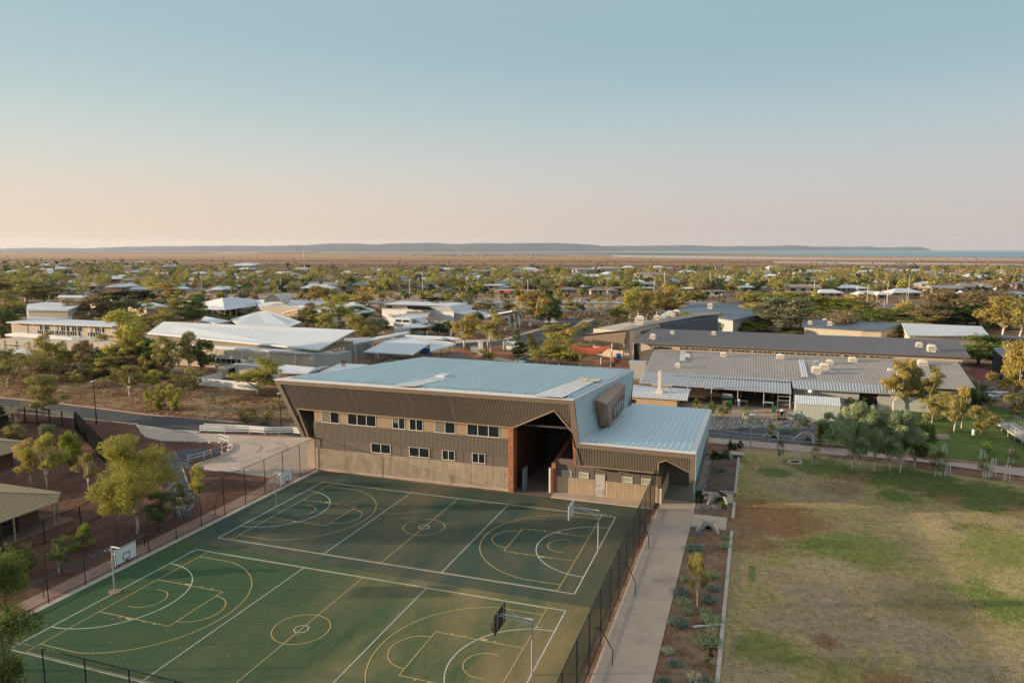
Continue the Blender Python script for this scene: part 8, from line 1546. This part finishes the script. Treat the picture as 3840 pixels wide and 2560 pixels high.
# ---------------------------------------------------------------- the suburb
def objcol_mat(name, rough=0.7):
    m = bpy.data.materials.new(name); m.use_nodes = True; nt = m.node_tree; N = nt.nodes; L = nt.links; b = N['Principled BSDF']; b.inputs['Roughness'].default_value = rough
    oi = N.new('ShaderNodeObjectInfo'); g = N.new('ShaderNodeNewGeometry'); n = N.new('ShaderNodeTexNoise'); n.inputs['Scale'].default_value = 0.5; n.inputs['Detail'].default_value = 5; L.new(g.outputs['Position'], n.inputs['Vector'])
    mr = N.new('ShaderNodeMapRange'); L.new(n.outputs['Fac'], mr.inputs['Value']); mr.inputs['To Min'].default_value = 0.8; mr.inputs['To Max'].default_value = 1.2
    hs = N.new('ShaderNodeHueSaturation'); L.new(oi.outputs['Color'], hs.inputs['Color']); L.new(mr.outputs[0], hs.inputs['Value']); L.new(hs.outputs[0], b.inputs['Base Color']); MATS[name] = m; return m
rm, wm_ = objcol_mat('house_roof', 0.55), objcol_mat('house_wall', 0.85)
def mesh_of(mb, name, m):
    me = bpy.data.meshes.new(name); me.from_pydata(mb.v, [], mb.f); bm = bmesh.new(); bm.from_mesh(me); bmesh.ops.recalc_face_normals(bm, faces=bm.faces); bm.to_mesh(me); bm.free(); me.materials.append(m); return me
HP = {}
def hip(mb, x0, y0, x1, y1, ze, zr, gable=False, along='x'):
    if along == 'x': h = 0.15 if gable else (y1-y0)/2*0.95; r0, r1 = ((x0+h, (y0+y1)/2, zr), (x1-h, (y0+y1)/2, zr))
    else: h = 0.15 if gable else (x1-x0)/2*0.95; r0, r1 = (((x0+x1)/2, y0+h, zr), ((x0+x1)/2, y1-h, zr))
    c = [(x0, y0, ze), (x1, y0, ze), (x1, y1, ze), (x0, y1, ze)]; lo = [(a, b_, z-0.2) for a, b_, z in c]; o = len(mb.v); mb.v += c+lo+[r0, r1]
    F_ = [(0, 1, 9, 8), (1, 2, 9), (2, 3, 8, 9), (3, 0, 8)] if along == 'x' else [(0, 1, 8), (1, 2, 9, 8), (2, 3, 9), (3, 0, 8, 9)]
    mb.f += [tuple(o+i for i in f) for f in F_+[(0, 4, 5, 1), (1, 5, 6, 2), (2, 6, 7, 3), (3, 7, 4, 0), (4, 7, 6, 5)]]
def house_proto(kind):
    if kind in HP: return HP[kind]
    r_, w_ = MB(), MB(); wins_ = []
    if kind == 'hip': hip(r_, -8, -5, 8, 5, 2.7, 4.6); w_.box(-7.2, -4.2, 0, 7.2, 4.2, 2.5); wins_ = [(-5.5, -4.2, -3.5), (-0.5, -4.2, 1.5), (3.5, -4.2, 6)]
    elif kind == 'lhip': hip(r_, -9, -3.5, 7, 5, 2.7, 4.5); hip(r_, 0.5, -8, 8.2, 3, 2.62, 4.2, False, 'y'); w_.box(-8.2, -2.8, 0, 6.5, 4.2, 2.5).box(1.2, -7.2, 0.01, 7.4, 2, 2.48); wins_ = [(-7, -2.8, -4.8), (-3.2, -2.8, -1.4), (2.6, -7.2, 5.2)]
    elif kind == 'gable': hip(r_, -8.5, -4.5, 8.5, 4.5, 2.6, 4.0, True); w_.box(-7.8, -3.8, 0, 7.8, 3.8, 2.4); w_.hexa([(-7.8, -3.8, 2.4), (7.8, -3.8, 2.4), (7.8, 3.8, 2.4), (-7.8, 3.8, 2.4)], [(-7.8, -0.3, 3.75), (7.8, -0.3, 3.75), (7.8, 0.3, 3.75), (-7.8, 0.3, 3.75)]); wins_ = [(-6, -3.8, -3.6), (-1, -3.8, 1), (3.6, -3.8, 5.6)]
    elif kind == 'flat': r_.slab([(-8, -5, 2.9), (8, -5, 2.9), (8, 5, 3.3), (-8, 5, 3.3)], 0.25); w_.box(-7.4, -4.2, 0, 5, 4.2, 2.64); wins_ = [(-6, -4.2, -3), (-1, -4.2, 2)]
    elif kind == 'two': hip(r_, -9, -5, 9, 5, 5.2, 6.9); w_.box(-8.4, -4.4, 0, 8.4, 4.4, 5.0); wins_ = [(-7, -4.4, -5), (-3, -4.4, -1), (1, -4.4, 3), (5, -4.4, 7)]
    rme, wme = mesh_of(r_, kind+'_roof', rm), mesh_of(w_, kind+'_wall', wm_); wmes = []
    for x0, y0, x1 in wins_:
        mb = MB().box(x0, y0-0.08, 0.9, x1, y0+0.02, 2.1)
        if kind == 'two': mb.v = [(a, b_, c+2.6) for a, b_, c in mb.v]
        wmes.append(mesh_of(mb, 'house_window', glass()))
    HP[kind] = (rme, wme, wmes); return HP[kind]
RC = dict(white=(0.62, 0.64, 0.66), grey=(0.30, 0.28, 0.27), tan=(0.33, 0.25, 0.19), brown=(0.24, 0.16, 0.115), green=(0.16, 0.23, 0.19), blue=(0.22, 0.29, 0.34), red=(0.38, 0.11, 0.05), dark=(0.10, 0.10, 0.11), cream=(0.5, 0.44, 0.36))
HOUSES = []
def house(p, kind, rc, s=1.0, rz=0.0, wc=None, label=None, group=None, w2=1.0):
    t_ = thing('house', label, 'house', (p.x, p.y, -0.01), group, math.atan2(rt0.y, rt0.x)+rz); t_.scale = (s*w2, s, s)
    rme, wme, wmes = house_proto(kind); r_ = link('roof', rme, None, t_); c = RC[rc]; j = rnd.uniform(0.88, 1.12); r_.color = (c[0]*j, c[1]*j, c[2]*j, 1)
    w_ = link('wall', wme, None, t_); w_.color = (*(wc or rnd.choice([(0.42, 0.33, 0.25), (0.30, 0.20, 0.14), (0.5, 0.46, 0.4), (0.34, 0.30, 0.27)])), 1)
    if dist(p) < 620:
        for m in wmes: link('window', m, None, w_)
    HOUSES.append((t_, p, s, rc)); return t_
# distinctive houses, surveyed
for k, x, y, kind, rc, wpx, lab in (
 ('u',540,650,'lhip','brown',300,'brown roofed house with an open carport and white cars'), ('u',760,640,'hip','tan',230,'tan hip roofed house right of the tall timber pole'), ('u',1130,640,'flat','white',220,'white flat roof over a pale slatted fence among the palms'), ('u',1690,680,'flat','cream',260,'cream house with arches facing the road'), ('u',1620,600,'hip','green',270,'green hip roofed house behind the arched one'), ('u',1960,685,'gable','brown',240,'low brown brick gable house near the dark shrubs'), ('u',1290,470,'hip','grey',180,'grey hip roof beside a green fence in mid suburb'), ('u',1490,475,'hip','tan',160,'orange brick house, left of the three in a row'), ('u',1690,475,'lhip','tan',180,'orange brick house, middle of the three in a row'), ('u',1830,465,'hip','brown',90,'orange brick house, right of the three in a row'), ('u',470,490,'gable','grey',150,'grey roofed house behind the leftmost palms'), ('u',840,450,'gable','blue',190,'pale blue roofed house behind palms'),
 ('u',120,600,'lhip','grey',260,'grey green roofed house at the left of the carport'), ('u',1250,360,'gable','white',110,'small white gable high in the centre'), ('u',1830,520,'lhip','white',170,'white roofed house below the three orange brick ones'),
 ('v',110,590,'hip','white',270,'long white roofed house at the start of the right suburb'), ('v',110,665,'hip','tan',240,'tan roofed house with a green gable behind the white truck'), ('v',560,690,'lhip','brown',330,'brown roofed house with tan carport and two white cars'), ('v',390,630,'gable','white',240,'white skillion roofed house left of the brown carport house'), ('v',1080,510,'two','tan',240,'two storey brick terrace with dark windows, left half'), ('v',1290,510,'two','tan',130,'two storey brick terrace with dark windows, right half'), ('v',330,450,'two','grey',230,'long grey roofed terrace among palms'), ('v',620,440,'two','tan',260,'long tan terrace roof among palms'), ('v',1080,640,'flat','white',200,'flat white roof below the brick terrace'), ('v',1340,660,'gable','brown',190,'brown roof at the base of the golden topped pole'), ('v',1960,700,'flat','brown',300,'flat brown carport house above the navy roof'), ('v',1700,420,'hip','brown',130,'small brown hip roof by the far palms'), ('v',2010,490,'hip','cream',190,'cream steep roofed house by the diagonal road'), ('v',1600,640,'gable','white',120,'white gable at the edge of the golden trees'),
 ('w',1620,840,'hip','white',390,'white hip roofed house behind the bright green tree'), ('w',2230,860,'lhip','white',390,'big white roofed house facing the roundabout'), ('w',700,640,'hip','tan',330,'tan roof behind the cream wall at the diagonal road'), ('w',870,750,'flat','white',180,'white flat carport by the diagonal road'), ('w',1040,640,'gable','tan',190,'tan gable roof above the white carport'), ('w',1560,735,'gable','tan',100,'tan roof glimpsed between the grey trees'),
 ('x',620,850,'hip','white',470,'wide white hip roof between the tallest poles'), ('x',480,660,'gable','white',260,'white gable roof behind the palm at the roundabout'), ('x',1970,680,'hip','red',320,'red tiled hip roof at the far right'), ('x',1640,760,'lhip','tan',430,'large tan roofed house with a small white gable'), ('x',1250,830,'gable','brown',180,'brown gable behind the she oaks'), ('x',2250,850,'hip','blue',330,'blue grey hip roof at the right edge'), ('x',1600,660,'hip','tan',190,'low tan roof left of the red tiled one'), ('x',420,740,'gable','brown',260,'brown gable roof right of the big white one'), ('x',740,740,'flat','tan',200,'flat tan roof under the tallest pole'), ('x',1340,515,'gable','white',100,'long white roof at the edge of the plain'),
 ('t',390,650,'lhip','brown',250,'brown hip roofed house beside the pale pole'), ('t',120,650,'flat','grey',180,'flat carport house left of the pale pole'), ('t',600,625,'hip','grey',220,'grey roofed house above the white utility'), ('t',1050,650,'hip','brown',270,'long brown roof, left of the street pole'), ('t',1330,650,'lhip','brown',290,'long brown roof, right of the street pole'), ('t',1930,590,'hip','white',270,'white roofed house by the dark round bush'), ('t',2120,560,'lhip','brown',220,'brown hip roof right of the white roofed house'), ('t',1440,520,'hip','tan',230,'tan and grey roof in the middle of the left suburb'), ('t',1760,510,'hip','brown',240,'brown roof beyond the tan and grey one'), ('t',620,470,'hip','white',150,'small white hip roof left of the dark trees'), ('t',830,500,'gable','blue',220,'pale blue gable roof beside the small white hip'), ('t',2110,480,'gable','grey',130,'grey roof among the upright palms'), ('t',350,560,'lhip','tan',220,'tan roof behind the palms at the left'), ('t',2280,600,'hip','grey',200,'grey hip roof above the tall golden gum'), ('t',1720,590,'gable','green',150,'pale green roof with a dark fence'),
 ('s',1060,640,'hip','tan',370,'wide tan hip roof with a sunlit patch'), ('s',860,670,'gable','green',260,'green grey gable house on the verge'), ('s',790,560,'flat','grey',180,'flat roofed house above the tan one'), ('s',1190,600,'gable','cream',180,'cream shed roof behind the tan hip'), ('s',1540,440,'gable','cream',160,'house with a bright cream gable end'), ('s',1720,440,'hip','blue',200,'slate blue roof joined to the cream gable'), ('s',1300,400,'hip','white',110,'small white pyramid roof at the left'), ('s',1160,400,'hip','green',120,'pale green hip roof left of the white pyramid'), ('s',1620,500,'flat','white',330,'long pale flat roof across the left suburb'), ('s',1980,500,'flat','tan',230,'long tan flat roof right of the pale one'), ('s',1660,620,'flat','blue',120,'small pale blue shed by a round bush'), ('s',2270,650,'hip','white',220,'pale blue hip roof beside the golden gum'), ('s',830,340,'gable','dark',170,'dark slate roof far in the left suburb'), ('s',270,500,'hip','grey',150,'grey hip roof at the far left'), ('s',40,395,'gable','dark',100,'dark roof cut by the left edge'), ('s',620,590,'gable','dark',200,'dark carport roof left of the tan hip roof'), ('s',710,485,'flat','tan',180,'pale tan roof among the olive trees at left')):
    p = at(k, x, y); s = wpx/ZT[k][2]*dist(p)/F/16.0; house(p+FX*4*s, kind, rc, min(2.2, max(0.5, min(s, 1.15))), rnd.uniform(-0.12, 0.12), label=lab, w2=max(1.0, s/1.15))
# raised white hall on the plain, radio mast
p = at('t', 735, 385); t_ = thing('raised_hall', 'raised white roofed hall standing alone before the plain', 'building', tuple(p), None, math.atan2(rt0.y, rt0.x))
D = dist(p); u = D/F/3.36
build(MB().slab([(-170*u, -9, 62*u), (120*u, -9, 66*u), (175*u, 6, 84*u), (-20*u, 12, 96*u), (-150*u, 6, 80*u)], 0.6), 'roof', MATS['tin_roof'], t_, local=True); build(MB().box(-140*u, -5, 26*u, 140*u, 5, 60*u), 'upper_wall', MATS['cream_wall'], t_, local=True); build(MB().box(-60*u, -3, 0, 110*u, 4, 25.8*u), 'wall', MATS['grey_wall'], t_, local=True)
for i in range(7): x_ = (-130+45*i)*u; build(MB().box(x_-0.3, -6.5, 0, x_+0.3, -5.9, 60*u), 'column', MATS['white_paint'], t_, local=True)
p = at('t', 1487, 345); H = hgt('t', 1487, 138, p); t_ = thing('radio_mast', 'tall grey radio mast with antenna panels near the plain', 'mast', tuple(p)); build(MB().tube([p, p+Vector((0, 0, H))], 0.35, 6, 0.2), 'pole', MATS['galv'], t_)
for f_ in (0.80, 0.97): build(MB().tube([p+Vector((0, 0, H*f_-1.5)), p+Vector((0, 0, H*f_+1))], 0.9, 6), 'antenna', MATS['white_paint'], t_)
# more houses behind: rows, thinning with distance
occ = [(p.x, p.y, 13*s) for _, p, s, _ in HOUSES]
def free(x, y, r_):
    for a, b_, c in occ:
        if (a-x)**2+(b_-y)**2 < (c+r_)**2: return False
    return True
LM = [('the left edge', 0), ('the dark tree clump', 420), ('the huge white roof', 760), ('the barrel vault roof', 1080), ('the large parapet hall', 1420), ('the car park gums', 1900), ('the golden topped pole', 2300), ('the navy roof', 2650), ('the bright green tree', 3000), ('the tallest power pole', 3330), ('the she oaks', 3620), ('the right edge', 4200)]
def landmark(x):
    return min(LM, key=lambda q: abs(q[1]-x))[0]
BUCK = {}
def place_house():
    for _ in range(400):
        py = 985+115*rnd.random()**1.1; pxx = rnd.uniform(-40, 3880)
        if py < 1000 and pxx > 1100: py = rnd.uniform(1010, 1095)
        lim = 988+22*min(1, max(0, (pxx-700)/900))
        if py < lim: continue
        if 700 < pxx < 1450 and py < 1016: continue
        p = at('N', pxx, py)
        if free(p.x, p.y, 9): return p, pxx, py
    return None
HR = []
for i in range(222):
    q = place_house()
    if not q: break
    p, pxx, py = q; s = rnd.uniform(0.85, 1.15); occ.append((p.x, p.y, 11*s)); rc = rnd.choices(['white', 'grey', 'tan', 'brown', 'green', 'blue', 'dark', 'red'], [30, 20, 17, 14, 4, 6, 6, 1])[0]; kd = rnd.choices(['hip', 'lhip', 'gable', 'flat'], [4, 4, 3, 2])[0]
    t_ = house(p, kd, rc, s, rnd.choice([0, 0, math.pi/2])+rnd.uniform(-0.15, 0.15), group='houses of the suburb seen small in the distance'); BUCK.setdefault((landmark(pxx), 'near' if py > 1060 else 'middle' if py > 1020 else 'far', rc, kd), []).append((pxx, t_))
ORD = ['first', 'second', 'third', 'fourth', 'fifth', 'sixth', 'seventh', 'eighth', 'ninth', 'tenth', 'eleventh', 'twelfth', 'thirteenth', 'fourteenth', 'fifteenth', 'sixteenth', 'seventeenth', 'eighteenth', 'nineteenth', 'twentieth']
KD = dict(hip='hipped', lhip='angled', gable='gable', flat='flat')
ROW = dict(near='near rows', middle='middle rows', far='far rows')
for (lm, row, rc, kd), L_ in BUCK.items():
    L_.sort(key=lambda q: q[0])
    for i, (_, t_) in enumerate(L_): t_['label'] = (('' if len(L_) == 1 else ORD[i]+' from left, ')+rc+' '+KD[kd]+' house in the '+ROW[row]+' above '+lm)
# back fences and more cars beside the nearer houses
near_ = sorted([h for h in HOUSES if 330 < dist(h[1]) < 640], key=lambda h: dist(h[1])); FB = {}
mats_f = [('cream', MATS['cream_wall']), ('green', mat('fence_green', (0.10, 0.17, 0.13), 0.6, 0.08)), ('grey', MATS['grey_wall']), ('brown', MATS['brown_frame'])]
for i, (t_, p, s, rc) in enumerate(near_[:90]):
    x_ = pix(p)[0]
    if i % 2 == 0:
        nm_, m_ = mats_f[(i//2) % 4]; q = p+rt0*(12*s)-FX*3; f_ = thing('yard_fence', None, 'fence', (q.x, q.y, 0), 'sheet fences between the houses', math.atan2(rt0.y, rt0.x)); L_ = rnd.uniform(5, 10)
        build(MB().box(-L_/2, -0.04, 0, L_/2, 0.04, 1.75), 'panel', m_, f_, local=True)
        for e in (-L_/2, 0, L_/2): build(MB().box(e-0.06, -0.08, 0, e+0.06, 0.08, 1.82), 'post', m_, f_, local=True)
        FB.setdefault((nm_+' sheet fence', landmark(x_)), []).append((x_, f_))
    elif i % 4 == 1:
        q = p-FX*(8*s+3)+rt0*rnd.uniform(-7, 7); px_ = pix(q); cn = rnd.choice(['white', 'silver', 'grey', 'red', 'white']); car('N', px_[0], px_[1], None, cn, rnd.choice(['wagon', 'wagon', 'ute']), rnd.uniform(0, 3.1)); FB.setdefault((cn+' car parked in front of a house', landmark(x_)), []).append((x_, sc.objects[CARS[-1]]))
for (w_, lm), L_ in FB.items():
    L_.sort(key=lambda q: q[0])
    for i, (_, t_) in enumerate(L_): t_['label'] = ('' if len(L_) == 1 else ORD[i]+' from left, ')+w_+' above '+lm
# suburb trees: the largest as individuals
occh = [(p.x, p.y, 6.5*s) for _, p, s, _ in HOUSES]
def freeh(x, y):
    for a, b_, c in occh:
        if (a-x)**2+(b_-y)**2 < c*c: return False
    return True
kinds = [('gum', 'olive', 'olive', 22), ('gum', 'brown', 'brownish', 17), ('gum', 'yellow', 'yellowish', 18), ('dense', 'green', 'green', 14), ('dense', 'dark', 'dark', 9), ('dense', 'olive', 'dusky olive', 12), ('palm', 'olive', 'feathery', 12), ('gum', 'sage', 'grey green', 9)]
n_ind = 0; TB = {}; have = len(TREES)
LIM = 297-sum(1 for t, d in TREES if t['category'] == 'tree')
far = []
tries = 0
while tries < 9000:
    tries += 1
    py = 978+155*rnd.random(); pxx = rnd.uniform(-60, 3900)
    lim = 985+27*min(1, max(0, (pxx-600)/900))-(4 if pxx < 500 else 0)
    if py < lim: continue
    if 700 < pxx < 1450 and py < 1020 and rnd.random() < 0.8: continue
    if py > 1098 and rnd.random() < 0.75: continue
    if 1128 < py < 1176 and 1500 < pxx < 2500: continue
    p = at('N', pxx, py)
    dens = 0.75 if py > 1040 else 0.6
    if rnd.random() > dens*(1.0 if not (2100 < pxx) or py > 1010 else 0.8) or not freeh(p.x, p.y) or (rnd.random() < 0.88 and not (freeh(p.x+FX.x*14, p.y+FX.y*14) and freeh(p.x+FX.x*25, p.y+FX.y*25))): continue
    far.append((py, pxx, p))
    if len(far) >= 1480: break
far.sort(key=lambda q: -q[0]+rnd.uniform(0, 18))
rest = []
for py, pxx, p in far:
    kd, cl, word, _ = rnd.choices(kinds, [k[3] for k in kinds])[0]
    H = rnd.uniform(4.5, 8.5) if kd != 'palm' else rnd.uniform(6.5, 10)
    if py > 1098: H = rnd.uniform(2.2, 4.5); kd = 'gum' if kd == 'palm' else kd
    if n_ind < LIM or (kd == 'palm' and sum(1 for k_ in TB.values() for _ in k_) < LIM+70):
        key = (landmark(pxx), 'near' if py > 1085 else 'middle' if py > 1068 else 'far', word, 'palm' if kd == 'palm' else 'tree')
        if kd == 'palm': t_ = palm(p, H, None, cl, group='palms of the suburb')
        else: t_ = tree(kd, p, H, H*rnd.uniform(0.95, 1.35), cl, None, 'gum_tree' if kd == 'gum' else 'shade_tree', group='trees among the houses'); n_ind += 1
        TB.setdefault(key, []).append((pxx, t_))
    else: rest.append((kd, cl, H, p))
RW = dict(near='near', middle='middle', far='far')
for (lm, row, word, kd), L_ in TB.items():
    L_.sort(key=lambda q: q[0])
    for i, (_, t_) in enumerate(L_): t_['label'] = (('' if len(L_) == 1 else ORD[min(i, 19)]+' from left, ')+word+' '+kd+' in the '+RW[row]+' belt above '+lm)
# everything smaller than those: one mass of crowns per colour
rs = np.random.RandomState(9)
def mass(name, label, items, colr, nl=190, size=0.7):
    Vs = []
    for (kd, cl, H, p) in items:
        d = dist(p); n = int(nl*min(1.6, 700/d)*0.8)+20; w_ = H*rs.uniform(0.42, 0.62); c = np.array([p.x, p.y, H*0.55]); lob = rs.normal(size=(6, 3))*np.array([w_*0.5, w_*0.5, H*0.16]); ii = rs.randint(0, 6, n)
        dd = rs.normal(size=(n, 3)); dd /= np.linalg.norm(dd, axis=1)[:, None]; q = c+lob[ii]+dd*np.array([w_*0.5, w_*0.5, H*0.28])*rs.uniform(0.4, 1, (n, 1)); q[:, 2] = np.maximum(q[:, 2], 0.3)
        nr = dd+rs.normal(size=(n, 3))*0.5+np.array([0, 0, 0.3]); nr /= np.linalg.norm(nr, axis=1)[:, None]; t = np.cross(nr, rs.normal(size=(n, 3))); t /= np.linalg.norm(t, axis=1)[:, None]; b = np.cross(nr, t); s = size*rs.uniform(0.6, 1.3, n)[:, None]*min(1.8, max(1, d/600))*0.8
        Vs.append(np.stack([q-t*s, q-b*s*0.6, q+t*s, q+b*s*0.6], 1))
    if not Vs: return
    V = np.concatenate(Vs).reshape(-1, 3); o = link(name, npmesh(name, V, np.arange(len(V)).reshape(-1, 4)), MATS['foliage']); o.color = (*TC[colr], 1); tag(o, label, 'trees', kind='stuff')
for cl, lab in (('olive', 'far mass of olive tree crowns before the plain'), ('brown', 'far mass of brownish tree crowns before the plain'), ('yellow', 'far mass of yellowish crowns before the plain'), ('green', 'far mass of green crowns before the plain'), ('dark', 'far mass of dark crowns before the plain'), ('sage', 'far mass of grey green crowns before the plain')):
    mass('far_trees', lab, [r_ for r_ in rest if r_[1] == cl], cl)
# scrub dots on the plain and low scrub on the verges
sc_ = []
for i in range(600):
    pxx = rnd.uniform(-50, 3890); py = rnd.choice([rnd.uniform(962, 985), rnd.uniform(985, 1015)])
    if pxx < 700 and py > 985: continue
    sc_.append(('gum', 'dark', rnd.uniform(0.8, 1.8), at('N', pxx, py)))
for i in range(160): sc_.append(('gum', 'dark', rnd.uniform(2, 4), at('N', rnd.uniform(1540, 2120), 958.5+rnd.uniform(-1, 3))))
mass('plain_scrub', 'low dark scrub dotted over the tan plain', sc_, 'sage', 40, 0.9)
vs_ = []
for i in range(420):
    pxx = rnd.uniform(500, 3000); py = rnd.uniform(1096, 1136)
    vs_.append(('gum', 'olive', rnd.uniform(0.6, 1.8), at('N', pxx, py)))
for i in range(160): vs_.append(('gum', 'olive', rnd.uniform(0.5, 1.4), at('N', rnd.uniform(1800, 2500), rnd.uniform(1176, 1200))))
mass('verge_scrub', 'low olive scrub along the verges of the main road', vs_, 'brown', 110, 0.28)
sb = []
for i in range(420):
    x, y = rnd.uniform(-110, -8), rnd.uniform(37, 75)
    if y > 40+(-x)*0.35: continue
    if -56 < x < -38 and 50 < y < 63: continue
    sb.append(('gum', 'olive', rnd.uniform(0.3, 0.9), Vector((x, y, 0))))
mass('slope_scrub', 'low sage scrub scattered over the slope by the service road', sb[:150], 'sage', 120, 0.09)
mass('slope_scrub', 'low straw coloured shrubs scattered over the slope', [s_ for s_ in sb[::3]], 'yellow', 70, 0.08)
